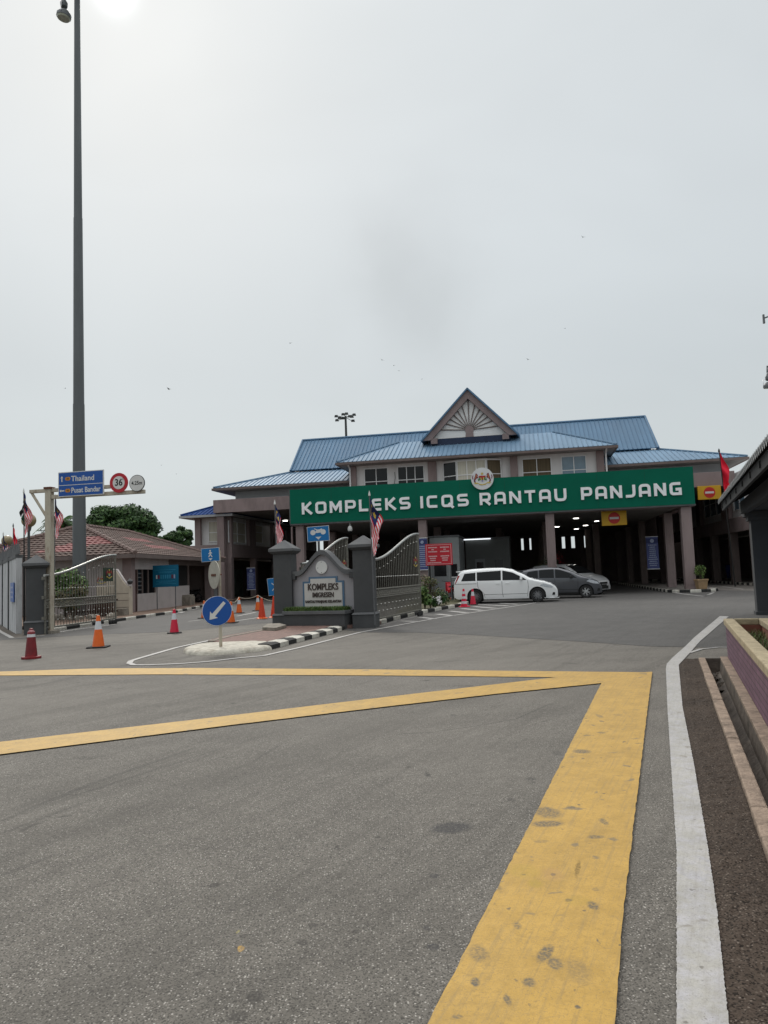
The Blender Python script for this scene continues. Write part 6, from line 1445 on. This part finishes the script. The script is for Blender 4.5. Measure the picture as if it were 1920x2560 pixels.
tree_px(446, 1345, 38, 34, 88, 'small dark green tree between guardhouse roof and left wing of the building', 34, 260, .19)
tree_px(398, 1362, 36, 30, 95, 'low dark tree top just right of the large round tree', 24, 240, .19)
def palm(loc, h, lab):
    e = empty('palm_tree', loc, 0, lab, 'palm tree'); rnd = random.Random(5)
    mb = MB(); mb.tube([(0, 0, 0), (.15, 0, h*.4), (.05, 0, h*.8), (0, 0, h)], [.30, .24, .22, .28], BARK, 10)
    for k in range(14): t = rnd.random()*6.28; mb.tube([(0, 0, h), (.5*math.cos(t), .5*math.sin(t), h-.4), (.6*math.cos(t), .6*math.sin(t), h-2.2-rnd.random())], [.05, .10, .02], BARK, 4)
    mb.build('trunk', e, smooth=60); mb = MB()
    for k in range(44):
        t = 6.28*k/44*1.0+rnd.uniform(-.15, .15); el = rnd.uniform(-.75, 1.1); L = rnd.uniform(1.7, 2.4); d = Vector((math.cos(t), math.sin(t), 0)); sd = Vector((-math.sin(t), math.cos(t), 0)); pts = []
        for i in range(11):
            f = i/10; pts.append(Vector((0, 0, h))+d*(L*f*(math.cos(el)*.9+.1))+Vector((0, 0, L*f*math.sin(el)-1.5*f*f*L*.45)))
        mb.tube(pts, [.035*(1-i/11) for i in range(11)], LEAF2, 4)
        for i in range(1, 11):
            for q in range(3):
                p = pts[i-1].lerp(pts[i], q/3)
                for s in (-1, 1):
                    l = .42*(1-.5*abs(i/10-.4)); tip = p+sd*s*l*.8+d*l*.35+Vector((0, 0, -l*.55*rnd.uniform(.6, 1.2))); w_ = d*.035; mb.add([p-w_, p+w_, tip], [(0, 1, 2)], LEAF1 if rnd.random() < .6 else LEAF2)
    mb.build('crown', e); return e
pp = D(157, 1330, 62); pz = D(157, 1302, 62).z; palm((pp.x, pp.y, 0), pz, 'coconut palm with drooping fronds behind the gantry post')
def shrub(x, ybase, Y, r, h, lab, mats, n=900, size=.06, base=None, name='shrub', flowers=None, seed=1, cat='shrub'):
    p = D(x, ybase, Y); z = p.z if base is None else base; e = empty(name, (p.x, p.y, z), 0, lab, cat); rnd = random.Random(seed)
    mb = MB()
    for k in range(9): t = rnd.random()*6.28; q = r*rnd.uniform(.2, .7); mb.tube([(0, 0, 0), (q*.4*math.cos(t), q*.4*math.sin(t), h*.4), (q*math.cos(t), q*math.sin(t), h*rnd.uniform(.6, .95))], [.02, .014, .006], BARK, 5)
    mb.build('stem', e); mb = MB()
    for k in range(9): leafball(mb, (r*.55*rnd.uniform(-1, 1), r*.55*rnd.uniform(-1, 1), h*rnd.uniform(.35, .85)), r*.45, n//9, size, rnd, mats, shell=.2)
    mb.build('foliage', e)
    if flowers: mb = MB(); [leafball(mb, (r*.6*rnd.uniform(-1, 1), r*.6*rnd.uniform(-1, 1), h*rnd.uniform(.5, .95)), r*.35, 26, size*.8, rnd, (flowers,), shell=.3) for _ in range(9)]; mb.build('flowers', e)
    return e
DRYL = M('dry olive leaves', (.12, .105, .05), .8, .4, 9)
shrub(1076, 1512, 29.5, .42, 1.35, 'sparse dry brownish shrub at the free end of the right gate', (DRYL, LEAF2), 420, .055, .12, seed=3)
shrub(1062, 1512, 29.0, .40, .85, 'bushy green plant low beside the right gate', (LEAF2, LEAF3), 900, .07, .12, seed=4)
shrub(1098, 1506, 31.5, .55, .62, 'dark rounded shrub in the planted bed below the red notice board', (LEAF1, DRYL), 1100, .06, .12, seed=5)
shrub(1088, 1512, 29.8, .30, .40, 'small plant with white flowers near the kerb of the planted bed', (LEAF1, LEAF2), 500, .05, .12, flowers=WHITEF, seed=6)
shrub(163, 1545, 31.5, 1.0, 2.6, 'leafy light green bush seen through the left gate', (LEAF2, LEAF3), 3600, .10, .12, seed=7)
shrub(182, 1545, 30.0, .7, 1.5, 'dark bush at foot of the high mast behind the gate', (DRYL, LEAF1), 1500, .08, .12, seed=8)
shrub(1385, 1480, 43.5, .95, 2.35, 'red flowering bougainvillea behind the parked grey car', (LEAF1, DRYL), 900, .06, 0, flowers=M('crimson bracts', (.22, .012, .02), .7, .3, 9), seed=9)
# potted shrub at the right column
pt = F2W(21.75, -.35); pt = Vector((pt.x, pt.y, .145)); e = empty('plant_pot', pt, 0, 'square tan pot at the end of the striped kerb island', 'plant pot')
mb = MB(); mb.frust(0, 0, 0, .42, .20, .20, .25, .25, TERRA); mb.frust(0, 0, .42, .50, .275, .275, .275, .275, TERRA); mb.build('pot', e, bevel=.01)
mb = MB(); mb.box(-.22, .22, -.22, .22, .502, .51, SOIL); mb.build('soil', e)
pp_ = pt; e = empty('potted_shrub', pt+Vector((0, 0, .5)), 0, 'yellow green leafy shrub growing in the square tan pot', 'plant'); rnd = random.Random(31)
mb = MB()
for k in range(8): t = rnd.random()*6.28; mb.tube([(0, 0, 0), (.08*math.cos(t), .08*math.sin(t), .25), (.22*math.cos(t), .22*math.sin(t), .55)], [.012, .008, .004], BARK, 5)
mb.build('stem', e); mb = MB()
for k in range(10): leafball(mb, (rnd.uniform(-.2, .2), rnd.uniform(-.2, .2), rnd.uniform(.15, .62)), .15, 45, .05, rnd, (LEAF3, LEAF2), shell=.2)
mb.build('foliage', e)
# bin under the right wing
bp = D(1830, 1446, 56); bp.z = .15; e = empty('rubbish_bin', bp, 0, 'blue wheeled bin standing by a brown column under the right wing', 'bin')
mb = MB(); mb.frust(0, 0, .1, 1.0, .24, .26, .30, .34, BLUEBIN); mb.build('tub', e, bevel=.02); mb = MB(); mb.frust(0, 0, 1.0, 1.1, .33, .37, .28, .33, BLUEBIN); mb.build('lid', e, bevel=.02)
mb = MB(); [mb.lathe([(.09, s*.22-.03), (.09, s*.22+.03)], RUBBER, 12, axis='Y', X=Matrix.Translation((.18, 0, .09))) for s in (-1, 1)]; mb.build('wheel', e)

# ------------------------------------------------------------------ guardhouse
gk = G(329, 1531, .112); gk.z = .112; GZ = math.radians(-4)
e = empty('guardhouse', gk, GZ, 'single storey guardhouse with hipped brown tile roof patched in pink tiles', 'building')
H0 = 2.72; Lx = 8.2; Ly = 13.5
mb = MB(); mb.box(-Lx, -.44, .05, .25, 0, H0, PINKW); mb.box(-.25, -.05, 5.2, 8.6, 0, .98+.15, PINKW); mb.box(-.25, -.05, .9, 3.3, 0, .85, PINKW); mb.box(-.25, -.05, 3.3, 5.2, 0, 2.05, PINKW)
mb.box(-.25, -.05, .5, 5.2, 2.05, H0, PINKW); mb.box(-.25, -.05, 5.2, Ly, 2.3, H0, MAUVE_D); mb.box(-3.2, -3.0, 8.6, Ly, 0, H0, MAUVE_D); mb.box(-Lx, -.06, 8.5, 8.62, 0, H0, MAUVE_D); mb.box(-Lx, -Lx+.2, .25, 8.4, 0, H0, PINKW); mb.box(-3.0, -.05, Ly-.1, Ly, 0, H0, MAUVE_D)
mb.build('wall', e, bevel=.006)
for (x, y) in ((-.22, .22), (-.22, 13.0)):
    mb = MB(); mb.box(x-.22, x+.22, y-.22, y+.26, 0, H0, MAUVE); mb.build('column', e, bevel=.01)
mb = MB(); mb.box(-.20, -.10, .50, .90, 0, 2.05, DOORM); mb.build('door', e)
GX_ = Matrix.Rotation(math.pi/2, 4, 'Z')
mb = MB(); mb.box(-.17, -.13, .9, 3.3, .851, 2.05, GLASSD); wn = mb.build('window', e)
mb = MB()
for y in (.9, 1.55, 2.3, 3.2): mb.box(-.12, -.06, y, y+.06, .86, 2.04, MAUVE_D)
for z in (1.05, 1.25, 1.45, 1.65, 1.85): mb.box(-.125, -.10, .96, 1.5, z-.03, z+.03, MIDGREY)
mb.build('frame', wn)
mb = MB(); mb.box(-.18, -.14, 5.2, 8.5, 1.131, 2.3, BLACK); mb.build('window', e)
# tiled hip roof
zE = H0+.02; ov = .75; x0, x1, y0, y1 = -Lx-ov, ov-.25, -ov, Ly+ov
rx0, rx1, ry0, ry1 = -5.1, -3.6, 4.6, 9.5; zR = zE+1.75
A = [Vector((x0, y0, zE)), Vector((x1, y0, zE)), Vector((x1, y1, zE)), Vector((x0, y1, zE))]; rm_ = (x0+x1)/2; I = [Vector((rm_, y0+4.4, zR)), Vector((rm_, y0+4.4, zR)), Vector((rm_, y1-4.4, zR)), Vector((rm_, y1-4.4, zR))]
def tileface(a, b, c, d, rows, red):
    """rows of overlapping tiles between eave a-b and top d-c"""
    up = ((d-a).cross(b-a)).normalized(); up = up if up.z > 0 else -up; ra = (b-a).normalized()
    for i in range(rows):
        f0, f1 = i/rows, (i+1)/rows; L0, R0_ = a.lerp(d, f0), b.lerp(c, f0); L1, R1 = a.lerp(d, f1), b.lerp(c, f1); W = (R0_-L0).length; n = max(1, int(W/.30)); s = up*.045
        for j in range(n):
            g0, g1 = j/n, (j+1)/n; p = [L0.lerp(R0_, g0), L0.lerp(R0_, g1), L1.lerp(R1, g1), L1.lerp(R1, g0)]; m = TILER if red(f0, (p[0]-a).dot(ra)) else TILE
            mid0 = (p[0]+p[1])/2; mid1 = (p[2]+p[3])/2; cam_ = up*.03
            mb.add([p[0]+s, mid0+s+cam_, p[1]+s, p[2]+s*.2, mid1+s*.2+cam_, p[3]+s*.2, p[0], p[1]], [(0, 1, 4, 5), (1, 2, 3, 4), (6, 7, 2, 1, 0)], m)
mb = MB()
tileface(A[0], A[1], I[1], I[0], 15, lambda f, q: (.07 < f < .36 and 3.4+f*5 < q < 5.2+f*5.5) or (.30 < f < .60 and 5.4 < q-0 < 7.4+f*.5))
tileface(A[1], A[2], I[2], I[1], 15, lambda f, q: (.22 < f < .40 and 5.2 < q < 9.5) or (.50 < f < .62 and 5.5 < q < 9))
tileface(A[2], A[3], I[3], I[2], 15, lambda f, q: False); tileface(A[3], A[0], I[0], I[3], 15, lambda f, q: False)
rf = mb.build('roof', e)
mb = MB()
for a, b in ((A[0], I[0]), (A[1], I[1]), (A[2], I[2]), (A[3], I[3]), (I[0], I[2])):
    L = (b-a).length; n = int(L/.38)
    for i in range(n): p, q = a.lerp(b, i/n)+Vector((0, 0, .07)), a.lerp(b, (i+1.06)/n)+Vector((0, 0, .07)); mb.tube([p, q], [.125, .095], TILECAP, 6)
mb.build('ridge_tiles', rf)
mb = MB()
for (a0, a1, b0, b1) in ((x0, x1, y0-.02, y0+.03), (x0, x1, y1-.03, y1+.02), (x0-.02, x0+.03, y0+.035, y1-.035), (x1-.03, x1+.02, y0+.035, y1-.035)): mb.box(a0, a1, b0, b1, zE-.17, zE+.02, MAUVE_D)
mb.build('fascia', e); mb = MB(); mb.box(x0+.05, x1-.05, y0+.05, y1-.05, zE-.12, zE-.08, PINKW); mb.build('ceiling', e)
# blue information board leaning against the guardhouse
def glocal(x, y, z=0): return gk+Vector((x*math.cos(GZ)-y*math.sin(GZ), x*math.sin(GZ)+y*math.cos(GZ), z))
bl_ = D(414.5, 1440, 38.6); e = empty('information_board', (bl_.x, bl_.y, .112), math.radians(-10), 'blue information board with pale print on the corner of the guardhouse window', 'notice board')
zc = D(414.5, 1440, 38.6).z-.112; mb = MB(); W, H = 1.38, 1.10; mb.box(-W/2, W/2, -.03, 0, zc-H/2, zc+H/2, M('teal blue board', (.0, .11, .20), .5, .1, 3)); b = mb.build('board', e)
mb = MB(); TB = M('lighter blue print', (.03, .22, .36), .5, .1, 5); mb.box(-W*.40, W*.40, -.034, -.0305, zc+.30, zc+.32, TB); mb.box(-W*.40, W*.40, -.034, -.0305, zc-.40, zc-.38, TB)
rnd = random.Random(2); lines(mb, -.4, .4, zc+.14, zc+.24, 2, -.0305, TB, rnd, .5); lines(mb, -.5, .5, zc-.34, zc-.22, 2, -.0305, TB, rnd, .4)
for k in range(9): x = -.48+.12*k; mb.box(x-.035, x+.035, -.035, -.0305, zc-.13, zc+.06, (WHITE, DKRED, BANT)[k % 3] if k in (0, 1, 7, 8) else TB)
mb.build('print', b); mb = MB(); [mb.tube([(s*.5, .03, 0), (s*.5, .03, zc)], .025, MIDGREY, 6) for s in (-1, 1)]; mb.build('post', e)
pb = glocal(-.03, 8.0); pst = D(458, 1434, 46.5); e = empty('wall_poster', (pst.x, pst.y, .112), math.radians(-8), 'small blue poster in a pale frame under the guardhouse eaves', 'poster'); z = pst.z-.112
mb = MB(); mb.box(-.30, .30, -.02, 0, z-.52, z+.45, FRAMEW); mb.box(-.26, .26, -.024, -.0205, z-.48, z+.41, M('cobalt poster', (.02, .03, .16), .5, .2, 6)); mb.box(-.2, .25, -.028, -.0245, z+.05, z+.40, BLACK); mb.build('sheet', e); mb = MB(); mb.tube([(-.25, .03, 0), (-.25, .03, z)], .02, MIDGREY, 6); mb.tube([(.25, .03, 0), (.25, .03, z)], .02, MIDGREY, 6); mb.build('post', e)
tg = D(459, 1514, 44.0); tg.z = .112; e = empty('concrete_trough', tg, math.radians(-8), 'weathered concrete trough on the pavement beside the guardhouse', 'trough')
mb = MB(); mb.box(-.55, .55, -.35, .35, 0, .52, CONC); mb.box(-.50, .50, -.30, .30, .52, .60, CONC); mb.build('body', e, bevel=.02)
# pale memorial wall with curved top in front of the guardhouse
ml = D(291, 1545, 33.5); ml.z = .112; e = empty('crest_wall', ml, math.radians(-12), 'cream stone wall with sloping scrolled top and crest, seen through the left gate', 'memorial wall')
mb = MB(); prof = [(-.95, 0), (.62, 0), (.62, 1.25), (.52, 1.27), (.30, 1.50), (.02, 1.92), (-.22, 1.95), (-.34, 1.78), (-.50, 1.62), (-.50, 1.32), (-.95, 1.32)]
mb.plate(prof, 0, .30, BEIGE); mb.build('wall', e, bevel=.01)
mb = MB(); mb.tube([(.68, .12, 1.27), (.50, .12, 1.31), (.28, .12, 1.56), (.0, .12, 1.98), (-.22, .12, 2.0), (-.36, .12, 1.84)], .055, PINKW, 8); mb.build('coping', e, smooth=60)
mb = MB()
for z in (.35, .65, .95): mb.box(-.49, .60, -.006, -.0005, z-.008, z+.008, MAUVE_D)
mb.lathe([(.002, 1.33), (.10, 1.38), (.13, 1.48), (.002, 1.60)], DKGREY, 12, c=(.60, .12)); mb.build('ball_finial', e, smooth=60)
mb = MB(); mb.box(.25, .60, -.35, -.02, 0, .30, CONC); mb.box(-.80, -.50, -.5, -.02, 0, .42, CONC); mb.build('step', e, bevel=.01)
crest('crest', e, -.76, 1.58, .30, .10, disc=False)
# pale picket screen and low red-brown fence behind the gate
fs0 = D(160, 1540, 33.0); fs0.z = .112; e = empty('low_fence', fs0, math.radians(-8), 'low dark red picket fence glimpsed through the left gate', 'fence')
mb = MB(); 
for i in range(22): mb.box(i*.11, i*.11+.05, -.02, .02, 0, .85, DOORM)
mb.box(-.05, 2.45, .021, .05, .2, .26, DOORM); mb.box(-.05, 2.45, .021, .05, .68, .74, DOORM); mb.build('pickets', e)
rk = D(160, 1555, 31.0); e = empty('rock_edging', (rk.x, rk.y, .112), 0, 'pale rough rock edging at foot of the bushes inside the left gate', 'rocks'); rnd = random.Random(8)
mb = MB()
for i in range(16):
    r = rnd.uniform(.12, .24); X = Matrix.Translation((rnd.uniform(-.8, 2.0), rnd.uniform(-.25, .25), r*.45)) @ Matrix.Rotation(rnd.random()*6, 4, 'Z') @ Matrix.Rotation(rnd.uniform(-.4, .4), 4, 'X'); mb.frust(0, 0, -r*.5, r*.5, r, r*.75, r*.6, r*.5, CONC, X)
mb.build('stones', e, bevel=.03)

# ------------------------------------------------------------------ right side: planter, shelter
e = empty('brick_planter', Q, math.atan2(QB.y, QB.x)+math.pi/2, 'low planter of mauve brick tiles with sandy plaster rim running along the drain', 'planter')
# local frame: +x to the right of the drain direction, -y ... toward camera
mb = MB(); LP_ = 13.0; wd = .60
def bxl(mbx, s0, s1, t0_, t1_, z0, z1, m): mbx.box(s0, s1, -t1_, -t0_, z0, z1, m)
sg = 1
bxl(mb, 0, .09, 0, LP_, 0, .505, PLBRICK); bxl(mb, wd-.09, wd, 0, LP_, 0, .505, PLBRICK); bxl(mb, .091, wd-.091, 0, .09, 0, .505, M('dark red plaster', (.20, .075, .05), .85, .2, 6, .3)); mb.build('wall', e)
mb = MB(); bxl(mb, -.025, .125, -.02, LP_, .505, .60, RIMC); bxl(mb, wd-.125, wd+.025, -.02, LP_, .505, .60, RIMC); bxl(mb, .1255, wd-.1255, -.02, .07, .505, .60, RIMC); mb.build('rim', e, bevel=.014)
mb = MB(); bxl(mb, .092, wd-.092, .092, LP_-.1, .05, .33, SOIL); bxl(mb, .092, .10, .09, LP_, .331, .504, M('dark red plaster')); bxl(mb, wd-.10, wd-.092, .09, LP_, .331, .504, M('dark red plaster')); mb.build('soil', e)
rnd = random.Random(14); mb = MB(XF(Q, math.atan2(QB.y, QB.x)+math.pi/2))
grass_clump(mb, .12, wd-.12, -10, -.25, .325, 3600, .14, rnd, (DRYL, LEAF2, SOIL, LEAF3), .6, .004)
tag(mb.build('weeds'), 'dry grass and weeds growing in the brick planter', 'weeds', kind='stuff')
# shelter
se_n, se_f = G(1920, 1095, 3.2), G(1796, 1254, 3.2); sd_ = (se_f-se_n); sd_.z = 0; sd_.normalize(); sr = Vector((sd_.y, -sd_.x, 0)); rzs = math.atan2(sd_.y, sd_.x)-math.pi/2
so_ = Vector((se_f.x, se_f.y, 0)); e = empty('roadside_shelter', so_, rzs, 'dark grey roadside shelter with corrugated sheet roof and square columns at right edge', 'shelter')
# local: +y away from camera along the eave, +x to the right, origin under the far eave corner
LS = 15.0
mb = MB(); n = int(LS/.03); rows = [(0, 3.2), (1.6, 4.0), (3.2, 4.8)]; vs = []; fs = []
for i in range(n+1):
    y = -LS*i/n; wv = .055*math.cos(y*2*math.pi/.25)
    for x, z in rows: vs.append((x, y, z+wv))
for i in range(n+1):
    y = -LS*i/n; wv = .055*math.cos(y*2*math.pi/.25)
    for x, z in rows: vs.append((x, y, z+wv-.012))
N1 = (n+1)*3
for i in range(n):
    for j in range(2): a = i*3+j; fs += [(a, a+1, a+4, a+3), (N1+a, N1+a+3, N1+a+4, N1+a+1)]
    fs += [(i*3, (i+1)*3, N1+(i+1)*3, N1+i*3)]
mb.add(vs, fs, SHROOF)
ev = []
for i in range(n+1):
    y = -LS*i/n; wv = .055*math.cos(y*2*math.pi/.25); ev += [(-.012, y, 3.2+wv+.006), (-.012, y, 3.2+wv-.048)]
mb.add(ev, [(2*i, 2*i+1, 2*i+3, 2*i+2) for i in range(n)], M('bare galvanised sheet edge', (.42, .43, .43), .5, .3, 14, dirt=(.08, .08, .08), dscale=9, damt=.8))
mb.build('roof_sheet', e, smooth=50)
mb = MB(); vs = []; fs = []
for i in range(n+1):
    y = -LS*i/n; wv = .055*math.cos(y*2*math.pi/.25); vs += [(3.3, y, 4.85+wv), (6.4, y, 3.3+wv)]
for i in range(n): fs.append((2*i, 2*i+1, 2*i+3, 2*i+2))
mb.add(vs, fs, SHROOF); mb.build('roof_sheet', e, smooth=50)
mb = MB(); mb.box(.08, .14, -LS, -.03, 2.93, 3.15, M('black painted board', (.015, .016, .017), .7, .2, 3)); mb.build('fascia', e)
mb = MB(); mb.box(.52, .70, -LS, -.12, 2.80, 3.12, SHGREY); mb.build('beam', e, bevel=.01)
mb = MB()
for k in range(10): y = -.25-k*1.6; mb.add([(.05, y, 3.10), (3.2, y, 4.66), (3.2, y, 4.50), (.05, y, 2.98), (.05, y-.06, 3.10), (3.2, y-.06, 4.66), (3.2, y-.06, 4.50), (.05, y-.06, 2.98)], [(0, 1, 2, 3), (7, 6, 5, 4), (0, 4, 5, 1), (3, 2, 6, 7), (0, 3, 7, 4), (1, 5, 6, 2)], SHBEAM)
for k in range(4): x = .4+.75*k; mb.box(x, x+.06, -LS, -.1, 3.12+.5*x-.03, 3.17+.5*x-.03, SHBEAM)
mb.build('rafters', e)
cl_ = D(1906, 1500, 21.2); lc = XF(so_, rzs).inverted() @ Vector((cl_.x, cl_.y, 0)); cx = lc.x+.10; cy = lc.y
mb = MB(); mb.box(cx-.22, cx+.22, -LS, cy+.9, 2.86, 3.30, SHGREY); mb.build('beam', e, bevel=.01)
for k in range(3):
    y = cy-k*5.6
    if k > 0 and k < 3: y = cy-k*7.0
    if y < -16: continue
    xx = cx
    if k == 0:
        mb = MB(); mb.box(xx-.27, xx+.27, y-.27, y+.27, .0, 2.60, SHGREY); mb.box(xx-.34, xx+.34, y-.34, y+.34, 2.60, 2.72, SHGREY); mb.box(xx-.41, xx+.41, y-.41, y+.41, 2.72, 2.855, SHGREY); mb.box(xx-.31, xx+.31, y-.31, y+.31, 0, .10, SHGREY); mb.build('column', e, bevel=.008)
    mb = MB(); mb.box(xx+4.0-.22, xx+4.0+.22, y-.22, y+.22, 0, 3.9, SHGREY); mb.build('column', e)
mb = MB(); mb.box(cx+.30, cx+.34, cy-1.6, cy-.45, 1.0, 2.5, SIGNB2); mb.build('blue_panel', e)
# birds
BIRDS = [(725, 858, 'tiny dark bird left of the gable, high over the far floodlight mast'), (955, 900, 'tiny dark bird diving above the left half of the roof ridge'), (984, 914, 'small bird just below and right of the diving bird'), (997, 927, 'faint bird lowest of the trio above the roof ridge'), (1055, 948, 'faint flat winged bird just left of the gable apex'), (1320, 899, 'tiny dark bird right of the gable apex'), (1457, 593, 'black bird high in the right half of the sky'), (1413, 821, 'faint bird above the right roof ridge'), (421, 972, 'larger bird gliding with raised wings right of the high mast'), (163, 971, 'tiny bird left of the high mast'), (403, 1163, 'small bird low over the large round tree'), (441, 1185, 'small bird low in the sky above the small tree')]
for i, (x, y, lb) in enumerate(BIRDS):
    rnd = random.Random(i); Y = 70; p = D(x, y, Y); s = .22 if i in (0, 1, 5, 6) else (.42 if i == 8 else .15); up = rnd.uniform(.1, .5); X = Matrix.Translation(p) @ Matrix.Rotation(rnd.uniform(-.6, .6), 4, 'Y') @ Matrix.Rotation(rnd.uniform(-.5, .5), 4, 'Z')
    mb = MB(); mb.lathe([(.005, -.5*s), (.10*s, -.2*s), (.13*s, .1*s), (.07*s, .35*s), (.005, .5*s)], ORN, 8, X=X @ Matrix.Rotation(1.4, 4, 'X'))
    for q in (-1, 1): mb.add([X @ Vector((0, -.18*s, .03*s)), X @ Vector((0, .22*s, .03*s)), X @ Vector((q*.55*s, .10*s, (.04+up*.7)*s)), X @ Vector((q*1.1*s, -.10*s, up*s)), X @ Vector((q*.5*s, -.16*s, (.04+up*.6)*s))], [(0, 1, 2, 4), (2, 3, 4)], ORN)
    tag(mb.build('bird'), lb, 'bird', 'birds in the sky')
